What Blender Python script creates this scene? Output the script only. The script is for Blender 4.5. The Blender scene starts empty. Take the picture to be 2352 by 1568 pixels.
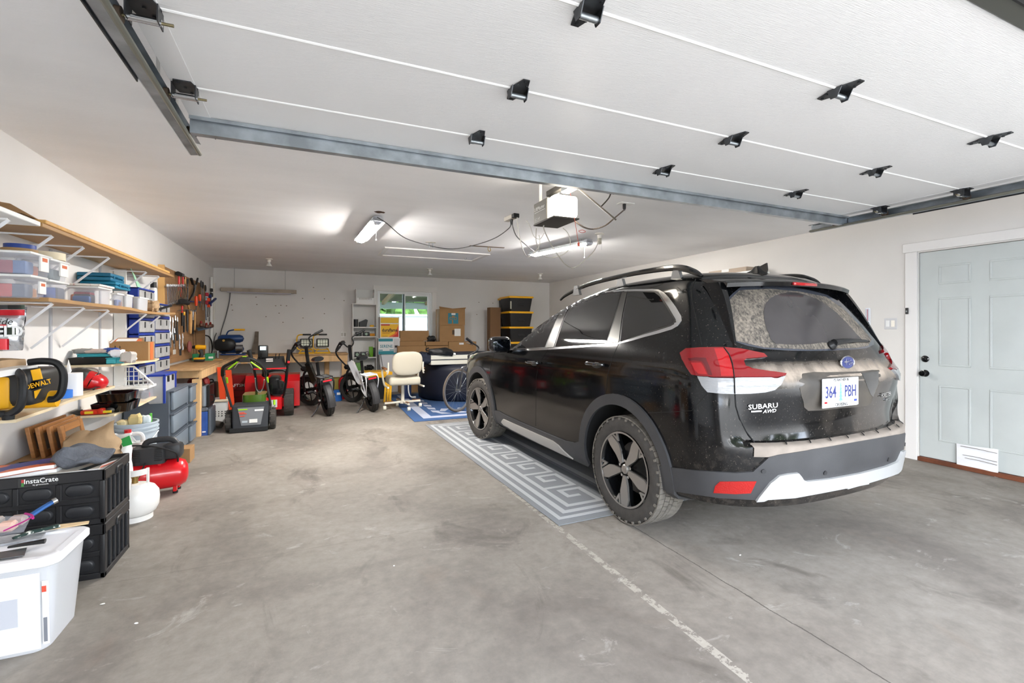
import bpy, bmesh, math, random
from mathutils import Vector, Matrix
from mathutils.bvhtree import BVHTree
from mathutils.geometry import delaunay_2d_cdt
PI = math.pi
random.seed(7)
S = bpy.context.scene
COL = S.collection
# ------------------------------------------------------------------ camera
FPX, PSI, HZ, CH = 1072.0, math.radians(23.55), 756.5, 1.30
FW = Vector((math.sin(PSI), math.cos(PSI), 0)); RT = Vector((math.cos(PSI), -math.sin(PSI), 0))
CAM = Vector((0, 0, CH))
cd = bpy.data.cameras.new('camera'); cam = bpy.data.objects.new('camera', cd); COL.objects.link(cam)
cam.location = CAM; cam.rotation_euler = (PI/2, 0, -PSI)
cd.sensor_width = 36; cd.lens = FPX/2352*36; cd.shift_y = -(784-HZ)/2352; cd.clip_start = 0.02
S.camera = cam
# ------------------------------------------------------------------ world and exposure
S.view_settings.view_transform = 'Standard'; S.view_settings.look = 'None'
S.view_settings.exposure = 3.38; S.view_settings.gamma = 1
W = bpy.data.worlds.new('sky'); S.world = W; W.use_nodes = True
nt = W.node_tree; nt.nodes.clear()
o_ = nt.nodes.new('ShaderNodeOutputWorld'); bg = nt.nodes.new('ShaderNodeBackground')
tc = nt.nodes.new('ShaderNodeTexCoord'); mp = nt.nodes.new('ShaderNodeMapping'); mp.inputs['Scale'].default_value = (1.5, 1.5, 4)
nz = nt.nodes.new('ShaderNodeTexNoise'); nz.inputs['Scale'].default_value = 1.6; nz.inputs['Detail'].default_value = 6
rp = nt.nodes.new('ShaderNodeValToRGB')
rp.color_ramp.elements[0].position = .40; rp.color_ramp.elements[0].color = (.50, .62, .80, 1)
rp.color_ramp.elements[1].position = .62; rp.color_ramp.elements[1].color = (1, 1, 1, 1)
nt.links.new(tc.outputs['Generated'], mp.inputs[0]); nt.links.new(mp.outputs[0], nz.inputs['Vector'])
nt.links.new(nz.outputs['Fac'], rp.inputs[0]); nt.links.new(rp.outputs[0], bg.inputs[0]); nt.links.new(bg.outputs[0], o_.inputs[0])
bg.inputs[1].default_value = 1.9
LAMP = 34.0      # strength of the shop light tubes
# ------------------------------------------------------------------ helpers
def ray(px, py):
    return FW + RT*((px-1176)/FPX) + Vector((0, 0, (HZ-py)/FPX))
def at(px, py, x=None, y=None, z=None):
    v = ray(px, py)
    t = x/v.x if x is not None else y/v.y if y is not None else (z-CH)/v.z
    return CAM + v*t
MW = {}
def reg(o, m): MW[o.name] = m; return o
def tag(o, label=None, cat=None, group=None, kind=None):
    if label: o['label'] = label
    if cat: o['category'] = cat
    if group: o['group'] = group
    if kind: o['kind'] = kind
    return o
def thing(name, label, cat, loc=(0, 0, 0), rz=0, group=None, kind=None, rot=None):
    o = bpy.data.objects.new(name, None); COL.objects.link(o); o.empty_display_size = .05
    o.location = loc; o.rotation_euler = rot if rot else (0, 0, rz)
    from mathutils import Euler
    reg(o, Matrix.Translation(Vector(loc)) @ Euler(o.rotation_euler).to_matrix().to_4x4())
    return tag(o, label, cat, group, kind)
def copy_tree(o, loc=None, rz=None, label=None, group=None, parent=None, rot=None):
    c = o.copy(); COL.objects.link(c)
    if parent is not None: c.parent = parent
    if loc is not None: c.location = loc
    if rz is not None: c.rotation_euler = (0, 0, rz)
    if rot is not None: c.rotation_euler = rot
    if label: c['label'] = label
    if group: c['group'] = group
    for ch in list(KIDS.get(o.name, [])):
        k = copy_tree(ch, parent=c); KIDS.setdefault(c.name, []).append(k)
    return c
KIDS = {}
class B:
    """collects shapes, then becomes ONE mesh object"""
    def __init__(s): s.bm = bmesh.new()
    def _new(s, fn):
        n0 = len(s.bm.verts); fn(); s.bm.verts.ensure_lookup_table(); return s.bm.verts[n0:]
    def box(s, a, b, bev=0, seg=1, M=None):
        a = Vector(a); b = Vector(b); c = (a+b)/2; d = b-a
        r = bmesh.ops.create_cube(s.bm, size=1)
        vs = r['verts']
        for v in vs: v.co = Vector((v.co.x*d.x, v.co.y*d.y, v.co.z*d.z)) + c
        if bev > 0:
            es = list({e for v in vs for e in v.link_edges})
            rr = bmesh.ops.bevel(s.bm, geom=es, offset=min(bev, .49*min(abs(d.x), abs(d.y), abs(d.z))), segments=seg, profile=.5, affect='EDGES')
            vs = rr['verts']
        if M is not None:
            for v in set(vs): v.co = M @ v.co
        return s
    def ring(s, c, ux, uy, pts): return [s.bm.verts.new(c + ux*p[0] + uy*p[1]) for p in pts]
    def bridge(s, rings, cap0=True, cap1=True, close=False):
        n = len(rings[0])
        pairs = list(zip(rings[:-1], rings[1:]))
        if close: pairs.append((rings[-1], rings[0]))
        for r0, r1 in pairs:
            for i in range(n):
                j = (i+1) % n
                try: s.bm.faces.new((r0[i], r0[j], r1[j], r1[i]))
                except ValueError: pass
        if not close:
            if cap0: s.bm.faces.new(list(reversed(rings[0])))
            if cap1: s.bm.faces.new(rings[-1])
    def cyl(s, p0, p1, r0, r1=None, n=14, cap=True):
        p0 = Vector(p0); p1 = Vector(p1); r1 = r0 if r1 is None else r1
        d = (p1-p0).normalized(); u = d.orthogonal().normalized(); w = d.cross(u)
        cs = [(math.cos(2*PI*i/n), math.sin(2*PI*i/n)) for i in range(n)]
        a = s.ring(p0, u*r0, w*r0, cs); b = s.ring(p1, u*r1, w*r1, cs)
        s.bridge([a, b], cap, cap); return s
    def tube(s, pts, r, n=7, smooth=True, rs=None, flat=1.0, close=False):
        P = [Vector(p) for p in pts]
        if smooth and len(P) > 2:
            Q = []; m = len(P)
            R_ = rs
            RR = []
            for i in range(m if close else m-1):
                p0 = P[(i-1) % m] if close else P[max(i-1, 0)]; p1 = P[i]; p2 = P[(i+1) % m]; p3 = P[(i+2) % m] if close else P[min(i+2, m-1)]
                for k in range(4):
                    t = k/4
                    Q.append(.5*((2*p1)+(-p0+p2)*t+(2*p0-5*p1+4*p2-p3)*t*t+(-p0+3*p1-3*p2+p3)*t**3))
                    if rs: RR.append(rs[i]*(1-t)+rs[(i+1) % m]*t)
            if not close:
                Q.append(P[-1])
                if rs: RR.append(rs[-1])
            P = Q; rs = RR if rs else None
        rings = []; u = None; m = len(P)
        cs = [(math.cos(2*PI*i/n), math.sin(2*PI*i/n)) for i in range(n)]
        for i, p in enumerate(P):
            if close: d = (P[(i+1) % m]-P[i-1]).normalized()
            else: d = (P[min(i+1, m-1)]-P[max(i-1, 0)]).normalized()
            if u is None:
                u = d.orthogonal().normalized()
                if flat != 1.0:
                    u = Vector((0, 0, 1)).cross(d); u = u.normalized() if u.length > .01 else d.orthogonal().normalized()
            else:
                u = (u - d*u.dot(d)); u = u.normalized() if u.length > 1e-5 else d.orthogonal().normalized()
            w = d.cross(u); rr = rs[i] if rs else r
            rings.append(s.ring(p, u*rr, w*rr*flat, cs))
        s.bridge(rings, close=close); return s
    def lathe(s, prof, c=(0, 0, 0), ax=(0, 0, 1), n=24, sx=1, sy=1, a0=0, cap=True):
        ax = Vector(ax).normalized(); u = Vector((1, 0, 0)) if abs(ax.z) > .9 else Vector((0, 0, 1)).cross(ax).normalized(); w = ax.cross(u); c = Vector(c)
        cs = [(math.cos(a0+2*PI*i/n), math.sin(a0+2*PI*i/n)) for i in range(n)]
        rings = [s.ring(c+ax*z, u*max(r, 1e-4)*sx, w*max(r, 1e-4)*sy, cs) for r, z in prof]
        s.bridge(rings, cap, cap); return s
    def ell(s, c, r, M=None, n=14, m=8, e=1.0):
        c = Vector(c); rings = []
        sg = lambda v: math.copysign(abs(v)**e, v)
        for j in range(1, m):
            a = PI*j/m
            rings.append([s.bm.verts.new(((M @ Vector((sg(math.cos(2*PI*i/n))*sg(math.sin(a))*r[0], sg(math.sin(2*PI*i/n))*sg(math.sin(a))*r[1], -sg(math.cos(a))*r[2]))) if M else Vector((sg(math.cos(2*PI*i/n))*sg(math.sin(a))*r[0], sg(math.sin(2*PI*i/n))*sg(math.sin(a))*r[1], -sg(math.cos(a))*r[2])))+c) for i in range(n)])
        s.bridge(rings); return s
    def prism(s, pts, d, cap=True):
        """polygon of 3D points extruded by vector d"""
        a = [s.bm.verts.new(Vector(p)) for p in pts]; b = [s.bm.verts.new(Vector(p)+Vector(d)) for p in pts]
        s.bridge([a, b], cap, cap); return s
    def taper(s, a, b, f=.85, r=.02, n=4, open_top=False, t=.003, z0=None):
        """rounded box from a to b whose bottom is f times its top; open_top gives a thin walled tub"""
        a = Vector(a); b = Vector(b); cx, cy = (a.x+b.x)/2, (a.y+b.y)/2; hx, hy = (b.x-a.x)/2, (b.y-a.y)/2
        def rr(hx, hy, r, z):
            out = []
            r = min(r, hx*.99, hy*.99)
            for q, (sx, sy) in enumerate(((1, 1), (-1, 1), (-1, -1), (1, -1))):
                for k in range(n+1):
                    an = q*PI/2 + k/n*PI/2
                    out.append(s.bm.verts.new((cx+sx*(hx-r)+r*math.cos(an), cy+sy*(hy-r)+r*math.sin(an), z)))
            return out
        fx = hx*f if f <= 1 else hx; fy = hy*f
        if open_top:
            s.bridge([rr(fx-t, fy-t, r, a.z+t), rr(hx-t, hy-t, r, b.z), rr(hx, hy, r, b.z), rr(fx, fy, r, a.z)][::-1], True, True)
        else: s.bridge([rr(fx, fy, r, a.z), rr(hx, hy, r, b.z)])
        return s
    def poly(s, pts): s.bm.faces.new([s.bm.verts.new(Vector(p)) for p in pts]); return s
    def xf(s, M):
        for v in s.bm.verts: v.co = M @ v.co
        return s
    def noise(s, amp, seed=0, scale=8):
        from mathutils import noise as N_
        for v in s.bm.verts: v.co += N_.noise_vector(v.co*scale+Vector((seed, 0, 0)))*amp
        return s
    def done(s, name, mat, parent=None, ang=35, kind=None, label=None, recalc=True):
        if recalc: bmesh.ops.recalc_face_normals(s.bm, faces=s.bm.faces)
        if parent is not None:
            root = parent
            M = MW.get(root.name)
            if M is not None:
                Mi = M.inverted()
                for v in s.bm.verts: v.co = Mi @ v.co
        me = bpy.data.meshes.new(name); s.bm.to_mesh(me); s.bm.free()
        for p in me.polygons: p.use_smooth = True
        me.set_sharp_from_angle(angle=math.radians(ang))
        for m in (mat if isinstance(mat, (list, tuple)) else [mat]): me.materials.append(m)
        o = bpy.data.objects.new(name, me); COL.objects.link(o)
        if parent is not None:
            o.parent = parent; KIDS.setdefault(parent.name, []).append(o)
            if MW.get(parent.name) is not None: reg(o, MW[parent.name])
        if kind: o['kind'] = kind
        if label: o['label'] = label
        return o
def single(b, name, mat, label, cat, group=None, ang=35):
    return tag(b.done(name, mat, None, ang), label, cat, group)
def struct(b, name, mat, ang=35): return tag(b.done(name, mat, None, ang), kind='structure')
# ------------------------------------------------------------------ materials
def lin(c):
    if isinstance(c, str):
        c = c.lstrip('#'); c = [int(c[i:i+2], 16)/255 for i in (0, 2, 4)]
    return tuple(((v/12.92) if v <= .04045 else ((v+.055)/1.055)**2.4) for v in c)
_m = {}
def mat(name, col, rough=.5, metal=0, var=0, vs=6, bump=0, bs=40, coat=0, emit=0, alpha=1, trans=0, spec=.5, col2=None, stretch=None, aniso=None, ior=1.45, thr=None):
    if name in _m: return _m[name]
    m = bpy.data.materials.new(name); m.use_nodes = True; n = m.node_tree; p = n.nodes['Principled BSDF']
    c = lin(col); p.inputs['Base Color'].default_value = (*c, 1); p.inputs['Roughness'].default_value = rough
    p.inputs['Metallic'].default_value = metal; p.inputs['Specular IOR Level'].default_value = spec; p.inputs['IOR'].default_value = ior
    if coat: p.inputs['Coat Weight'].default_value = coat; p.inputs['Coat Roughness'].default_value = .03
    if emit: p.inputs['Emission Color'].default_value = (*c, 1); p.inputs['Emission Strength'].default_value = emit
    if trans: p.inputs['Transmission Weight'].default_value = trans
    if alpha < 1: p.inputs['Alpha'].default_value = alpha
    if var or bump or col2:
        t = n.nodes.new('ShaderNodeTexCoord'); mp = n.nodes.new('ShaderNodeMapping'); n.links.new(t.outputs['Object'], mp.inputs[0])
        if stretch: mp.inputs['Scale'].default_value = stretch
    if var or col2:
        z = n.nodes.new('ShaderNodeTexNoise'); z.inputs['Scale'].default_value = vs; z.inputs['Detail'].default_value = 5; n.links.new(mp.outputs[0], z.inputs['Vector'])
        r = n.nodes.new('ShaderNodeValToRGB'); n.links.new(z.outputs['Fac'], r.inputs[0])
        if col2: c2 = lin(col2); ca = c
        else: ca = tuple(max(0, v*(1-var)) for v in c); c2 = tuple(min(1, v*(1+var)) for v in c)
        lo, hi = thr if thr else (.35, .65)
        r.color_ramp.elements[0].position = lo; r.color_ramp.elements[1].position = hi
        r.color_ramp.elements[0].color = (*ca, 1); r.color_ramp.elements[1].color = (*c2, 1)
        n.links.new(r.outputs[0], p.inputs['Base Color'])
    if bump:
        z2 = n.nodes.new('ShaderNodeTexNoise'); z2.inputs['Scale'].default_value = bs; z2.inputs['Detail'].default_value = 4; n.links.new(mp.outputs[0], z2.inputs['Vector'])
        b = n.nodes.new('ShaderNodeBump'); b.inputs['Strength'].default_value = bump; b.inputs['Distance'].default_value = .01
        n.links.new(z2.outputs['Fac'], b.inputs['Height']); n.links.new(b.outputs[0], p.inputs['Normal'])
    _m[name] = m; return m
def text_mesh(txt, size, mat_, name, parent, M, ext=.001, bold=0, sx=1.0, shear=0, al='CENTER'):
    c = bpy.data.curves.new(name, 'FONT'); c.body = txt; c.size = size; c.extrude = ext; c.align_x = al; c.align_y = 'CENTER'; c.offset = bold; c.shear = shear
    c.resolution_u = 2
    o = bpy.data.objects.new('tmp', c); COL.objects.link(o)
    dg = bpy.context.evaluated_depsgraph_get(); me = bpy.data.meshes.new_from_object(o.evaluated_get(dg))
    COL.objects.unlink(o); bpy.data.objects.remove(o)
    me.name = name; me.materials.clear(); me.materials.append(mat_)
    PM = MW.get(parent.name, Matrix.Identity(4)).inverted() if parent else Matrix.Identity(4)
    me.transform(PM @ M @ Matrix.Diagonal((sx, 1, 1, 1)))
    r = bpy.data.objects.new(name, me); COL.objects.link(r)
    if parent: r.parent = parent; KIDS.setdefault(parent.name, []).append(r)
    return r
def frame(o, xd, up):
    """matrix whose local x runs along xd, local y along up, z toward the reader"""
    x = Vector(xd).normalized(); u = Vector(up); u = (u-x*u.dot(x)).normalized(); z = x.cross(u); m = Matrix((x, u, z)).transposed().to_4x4(); m.translation = Vector(o); return m
X, Y, Z = Vector((1, 0, 0)), Vector((0, 1, 0)), Vector((0, 0, 1))
BLK = mat('black_plastic', '#17181a', .42); BLKG = mat('black_gloss', '#0c0d0f', .12, coat=.5); RUB = mat('rubber', '#1c1c1d', .75, bump=.2)
WHT = mat('white_plastic', '#e6e6e4', .4); CHR = mat('chrome', '#d4d6d8', .14, 1); STL = mat('steel', '#8f9498', .35, .9, var=.15, vs=12)
GALV = mat('galvanised', '#a3aab0', .38, .85, var=.22, vs=9); DKST = mat('dark_steel', '#4b4d50', .38, .9, var=.25, vs=14)
YEL = mat('yellow_plastic', '#f2b416', .4); RED = mat('red_paint', '#c8121c', .28, coat=.4); ORG = mat('orange_paint', '#e8511a', .4)
CARD = mat('cardboard', '#a07c54', .85, var=.06, vs=5, bump=.1, bs=60); WOOD = mat('pine', '#d9b079', .6, var=.14, vs=3, stretch=(1, 6, 12)); OAK = mat('particle_edge', '#d3a35f', .6, var=.1, vs=30)
# ================================================================== the room
XL, XR, YB, YF, CZ = -1.66, 5.57, 10.42, -0.25, 2.475
def concrete():
    m = bpy.data.materials.new('concrete'); m.use_nodes = True; n = m.node_tree; L = n.links.new; p = n.nodes['Principled BSDF']
    t = n.nodes.new('ShaderNodeTexCoord')
    def noise(sc, det=6, rough=.55, st=None, dist=0):
        z = n.nodes.new('ShaderNodeTexNoise'); z.inputs['Scale'].default_value = sc; z.inputs['Detail'].default_value = det; z.inputs['Roughness'].default_value = rough; z.inputs['Distortion'].default_value = dist
        if st:
            q = n.nodes.new('ShaderNodeMapping'); q.inputs['Scale'].default_value = st; L(t.outputs['Object'], q.inputs[0]); L(q.outputs[0], z.inputs['Vector'])
        else: L(t.outputs['Object'], z.inputs['Vector'])
        return z.outputs['Fac']
    def ramp(f, pts):
        r = n.nodes.new('ShaderNodeValToRGB'); L(f, r.inputs[0]); e = r.color_ramp.elements
        while len(e) < len(pts): e.new(.5)
        for k, (po, c) in enumerate(pts): e[k].position = po; e[k].color = (*lin(c), 1)
        return r.outputs[0]
    def mix(f, a, b, mode='MIX'):
        x = n.nodes.new('ShaderNodeMix'); x.data_type = 'RGBA'; x.blend_type = mode
        if isinstance(f, float): x.inputs[0].default_value = f
        else: L(f, x.inputs[0])
        for k, v in ((6, a), (7, b)):
            if isinstance(v, tuple): x.inputs[k].default_value = v
            else: L(v, x.inputs[k])
        return x.outputs[2]
    def math_(op, a, b=None, c=None):
        x = n.nodes.new('ShaderNodeMath'); x.operation = op
        for k, v in enumerate((a, b, c)):
            if v is None: continue
            if isinstance(v, (int, float)): x.inputs[k].default_value = v
            else: L(v, x.inputs[k])
        return x.outputs[0]
    base = ramp(noise(.9, 8, .6, dist=.6), [(.33, '#78716a'), (.5, '#8d867e'), (.66, '#9c958d')])
    fine = ramp(noise(14, 8, .7), [(.3, '#b9b9b9'), (.7, '#ffffff')])
    c = mix(.55, base, fine, 'MULTIPLY')
    stain = ramp(noise(2.3, 7, .65, (1, .55, 1), .9), [(.28, '#6b6259'), (.42, '#ffffff')])
    c = mix(.5, c, stain, 'MULTIPLY')
    pale = ramp(noise(3.1, 9, .72, (.8, 1.2, 1), 1.5), [(.60, '#000000'), (.68, '#ffffff')])
    c = mix(math_('MULTIPLY', pale, .35), c, (*lin('#c6c1ba'), 1))
    rust = ramp(noise(1.7, 5, .6, (1.3, .8, 1), .5), [(.62, '#000000'), (.75, '#ffffff')])
    c = mix(math_('MULTIPLY', rust, .25), c, (*lin('#7e6856'), 1))
    sp = ramp(noise(55, 3, .5), [(.68, '#000000'), (.74, '#ffffff')])
    c = mix(math_('MULTIPLY', sp, .35), c, (*lin('#6d675f'), 1))
    sep = n.nodes.new('ShaderNodeSeparateXYZ'); L(t.outputs['Object'], sep.inputs[0])
    wob = noise(7, 5, .7)
    def line(ax, pos, wd, wamp, lo=None, hi=None, oth=None):
        v = math_('ADD', math_('SUBTRACT', sep.outputs[ax], pos), math_('MULTIPLY', math_('SUBTRACT', wob, .5), wamp))
        k = math_('LESS_THAN', math_('ABSOLUTE', v), wd)
        return k
    j1 = line(0, 1.965, .0035, .03)
    c = mix(math_('MULTIPLY', j1, .75), c, (*lin('#3b3733'), 1))
    j2 = math_('MULTIPLY', line(1, 3.02, .0025, .02), math_('LESS_THAN', sep.outputs[0], 1.4))
    c = mix(math_('MULTIPLY', j2, .4), c, (*lin('#5b554f'), 1))
    # worn cream stripe beside the joint, broken up by noise
    st = math_('MULTIPLY', line(0, 1.50, .022, .012), math_('LESS_THAN', sep.outputs[1], 3.6))
    br = math_('GREATER_THAN', noise(16, 6, .8), .49)
    c = mix(math_('MULTIPLY', math_('MULTIPLY', st, br), .55), c, (*lin('#bdb6ab'), 1))
    L(c, p.inputs['Base Color']); p.inputs['Roughness'].default_value = .62; p.inputs['Specular IOR Level'].default_value = .35
    b = n.nodes.new('ShaderNodeBump'); b.inputs['Strength'].default_value = .25; b.inputs['Distance'].default_value = .004
    L(math_('SUBTRACT', noise(30, 6, .7), math_('MULTIPLY', j1, 2.0)), b.inputs['Height']); L(b.outputs[0], p.inputs['Normal'])
    return m
WALL = mat('wall_paint', '#dddbd9', .75, var=.03, vs=1.2, bump=.06, bs=90)
WALLR = mat('wall_paint_cream', '#dcd8d3', .75, var=.03, vs=1.5, bump=.06, bs=90)
CEIL = mat('ceiling_paint', '#efeff0', .85, var=.03, vs=.9, bump=.12, bs=35, stretch=(1, 3, 1))
TRIM = mat('trim_paint', '#e2dfdc', .5, bump=.05, bs=60)
struct(B().box((XL-.15, YF, -.1), (XR+.15, YB+.15, 0)), 'floor', concrete())
struct(B().box((XL-.15, YF, CZ), (XR+.15, YB+.15, CZ+.1)), 'ceiling', CEIL)
struct(B().box((XL-.15, YF, 0), (XL, YB+.15, CZ)), 'wall_left', WALL)
# back wall with window opening
wp0 = at(868, 668, y=YB); wp1 = at(992, 790, y=YB)
WX0, WX1, WZ1, WZ0 = wp0.x, wp1.x, wp0.z, 1.02
b = B(); b.box((XL, YB, 0), (WX0, YB+.14, CZ)); b.box((WX1, YB, 0), (XR, YB+.14, CZ)); b.box((WX0, YB, 0), (WX1, YB+.14, WZ0)); b.box((WX0, YB, WZ1), (WX1, YB+.14, CZ))
struct(b, 'wall_back', WALL)
# right wall with the house door opening
DY1, DY0, DZ1 = 2.645, 1.73, 2.065
b = B(); b.box((XR, YF, 0), (XR+.14, DY0, CZ)); b.box((XR, DY1, 0), (XR+.14, YB+.15, CZ)); b.box((XR, DY0, DZ1), (XR+.14, DY1, CZ)); b.box((XR+.1, DY0, 0), (XR+.14, DY1, DZ1))
struct(b, 'wall_right', WALLR)
# front wall around the big door opening (behind the camera)
b = B(); b.box((XL, YF, 0), (-.56, YF+.12, CZ)); b.box((4.5, YF, 0), (XR, YF+.12, CZ)); b.box((-.56, YF, 2.2), (4.5, YF+.12, CZ))
struct(b, 'wall_front', WALL)
struct(B().box((XL-.5, YF-1.25, 2.38), (XR+.5, YF, 2.46)), 'added_shade_eave', mat('shade_eave_paint', '#d9d8d4', .7))  # unseen overhang, added to cut skylight on the floor near the opening
struct(B().box((-14, -16, -.12), (18, YF, -.02)), 'driveway', mat('driveway', '#9b968f', .8, var=.1, vs=2))
struct(B().box((-6, YB+.15, -.3), (11, 26, -.2)), 'ground_outside', mat('lawn', '#4c5f35', .9, var=.3, vs=3))
# ---- house door in right wall
DOORM = mat('door_paint', '#bcc1bf', .45, var=.03, vs=4, bump=.03, bs=50)
d = thing('door_1', None, None, (XR+.04, DY1, 0), kind='structure')
xf_ = XR+.012
b = B(); b.box((xf_, DY0+.004, .045), (xf_+.04, DY1-.004, DZ1-.004), .002)
b.done('door_leaf', DOORM, d)
# six raised panels: frame moulding and a raised field each
def dpanel(y0, y1, z0, z1):
    b = B()
    for k, (dx, ins) in enumerate(((.000, 0),)):
        pass
    t = .018
    b.box((xf_-.006, y0, z0), (xf_, y1, z0+t), .003); b.box((xf_-.006, y0, z1-t), (xf_, y1, z1), .003)
    b.box((xf_-.006, y0, z0+t), (xf_, y0+t, z1-t), .003); b.box((xf_-.006, y1-t, z0+t), (xf_, y1, z1-t), .003)
    i = .058
    # bevelled field
    o = [Vector((xf_-.0005, yy, zz)) for yy, zz in ((y0+t, z0+t), (y1-t, z0+t), (y1-t, z1-t), (y0+t, z1-t))]
    q = [Vector((xf_-.007, yy, zz)) for yy, zz in ((y0+i, z0+i), (y1-i, z0+i), (y1-i, z1-i), (y0+i, z1-i))]
    r0 = [b.bm.verts.new(v) for v in o]; r1 = [b.bm.verts.new(v) for v in q]; b.bridge([r0, r1], False, True)
    b.done('panel', DOORM, d, ang=20)
pa = at(2155, 606, x=XR); pb = at(2229, 655, x=XR)
for (c0, c1) in ((2155, 2229), (2272, 2365)):
    ya, yb = at(c0, 700, x=XR).y, at(c1, 700, x=XR).y
    if c0 > 2200: ya = DY0+(DY1-at(2155, 700, x=XR).y)+.0; ya = at(2272, 700, x=XR).y; yb = ya-(at(2155, 700, x=XR).y-at(2229, 700, x=XR).y)
    for z0_, z1_ in ((at(2155, 653, x=XR).z, at(2155, 609, x=XR).z), (at(2155, 840, x=XR).z, at(2155, 684, x=XR).z), (at(2155, 1012, x=XR).z, at(2155, 884, x=XR).z)):
        dpanel(yb, ya, z0_, z1_)
for py in (824, 857):
    p = at(2124, py, x=XR)
    b = B(); b.lathe([(.001, .0), (.032, .0), (.033, .006), (.026, .012), (.014, .016)] if py == 824 else [(.001, 0), (.033, 0), (.034, .005), (.014, .012), (.012, .03), (.026, .042), (.03, .055), (.024, .066), (.001, .07)], (xf_, p.y, p.z), (-1, 0, 0), 20)
    if py == 824: b.box((xf_-.03, p.y-.016, p.z-.005), (xf_-.014, p.y+.016, p.z+.005), .003)
    b.done('door_knob' if py == 857 else 'deadbolt', BLKG, d, label='black door knob' if py == 857 else 'black deadbolt thumb turn')
b = B().box((xf_-.03, DY0, 0), (xf_+.08, DY1, .042), .004); b.done('threshold', mat('threshold_wood', '#6b3c26', .6, var=.3, vs=9), d)
tw = .105
b = B(); b.box((XR-.02, DY1+.004, 0), (XR, DY1+tw, DZ1+.01), .003); tag(b.done('trim_1', TRIM), kind='structure')
b = B(); b.box((XR-.02, DY0-tw, 0), (XR, DY0-.004, DZ1+.01), .003); tag(b.done('trim_2', TRIM), kind='structure')
b = B(); b.box((XR-.024, DY0-tw-.02, DZ1+.01), (XR, DY1+tw+.02, DZ1+.10), .003); tag(b.done('trim_3', TRIM), kind='structure')
# cloth over the pet flap
def cloth_quad(c00, c10, c11, c01, n, m, amp, seed, normal, sc=9):
    from mathutils import noise as N_
    b = B(); g = []
    for j in range(m+1):
        row = []
        for i in range(n+1):
            u, v = i/n, j/m
            p = (c00*(1-u)+c10*u)*(1-v)+(c01*(1-u)+c11*u)*v
            row.append(b.bm.verts.new(p+Vector(normal)*(amp*(1+N_.noise(p*sc+Vector((seed, 0, 0)))))+Vector((0, 0, amp*.6*N_.noise(p*sc*1.7+Vector((0, seed, 0)))))))
        g.append(row)
    for j in range(m):
        for i in range(n): b.bm.faces.new((g[j][i], g[j][i+1], g[j+1][i+1], g[j+1][i]))
    return b
cx = XR-.006
t = thing('cloth_rag', 'stained white cloth taped over the bottom of the grey panel door', 'cloth', at(2245, 1070, x=cx))
b = cloth_quad(at(2198, 1070, x=cx), at(2294, 1096, x=cx), at(2294, 1032, x=cx), at(2198, 1018, x=cx), 18, 12, .008, 3, (-1, 0, 0))
b.done('cloth', mat('rag', '#e4e4e6', .85, bump=.3, bs=25), t)
for k, yy in enumerate((1024, 1044, 1051)):
    b = B(); p0 = at(2206+k*5, yy, x=cx-.022); p1 = at(2290, yy+17, x=cx-.022)
    b.tube([p0, (p0+p1)/2+Vector((0, 0, .004)), p1], .0022, 5); b.done('dirt_crease', mat('dirt', '#5d5751', .9), t)
# switch plate, thermometer, black sensor
p = at(2046, 743, x=XR); t = thing('switch_plate', 'grey double switch plate on wall left of the white door trim', 'switch', p)
hx = .055
B().box((XR-.007, p.y-.058, p.z-.058), (XR, p.y+.058, p.z+.058), .004).done('plate', mat('sw_plate', '#c6c5c6', .4), t)
for s_, nm, mm in ((1, 'rocker', WHT), (-1, 'rocker', mat('lit_rocker', '#f6efe2', .4))): B().box((XR-.012, p.y+s_*.024-.016, p.z-.033), (XR-.006, p.y+s_*.024+.016, p.z+.033), .002).done(nm, mm, t)
p = at(1994, 727, x=XR); t = thing('thermometer', 'slim white dial thermometer hanging on wall left of the switch plate', 'thermometer', p)
B().box((XR-.012, p.y-.025, p.z-.095), (XR, p.y+.025, p.z+.095), .006).done('backing', mat('thermo_back', '#dfe2e8', .4), t)
B().box((XR-.015, p.y-.003, p.z-.06), (XR-.011, p.y+.003, p.z+.08)).done('tube', mat('thermo_tube', '#a04a58', .3), t)
B().cyl((XR-.011, p.y, p.z-.072), (XR-.016, p.y, p.z-.072), .018).done('dial', mat('thermo_dial', '#6b6a80', .4), t)
b = B()
for k in range(9):
    for s_ in (-1, 1): b.box((XR-.0135, p.y+s_*.013-.005, p.z-.04+k*.014), (XR-.0115, p.y+s_*.013+.005, p.z-.036+k*.014))
b.done('scale_marks', mat('thermo_marks', '#3b5070', .5), t)
p = at(2084, 714, x=XR-.02); t = thing('door_sensor', 'small black sensor stuck on left side trim of the house door', 'sensor', p)
B().box((XR-.034, p.y-.012, p.z-.032), (XR-.02, p.y+.012, p.z+.032), .003).done('case', BLK, t); B().box((XR-.036, p.y-.005, p.z-.012), (XR-.034, p.y+.005, p.z+.006)).done('window', STL, t)
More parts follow.
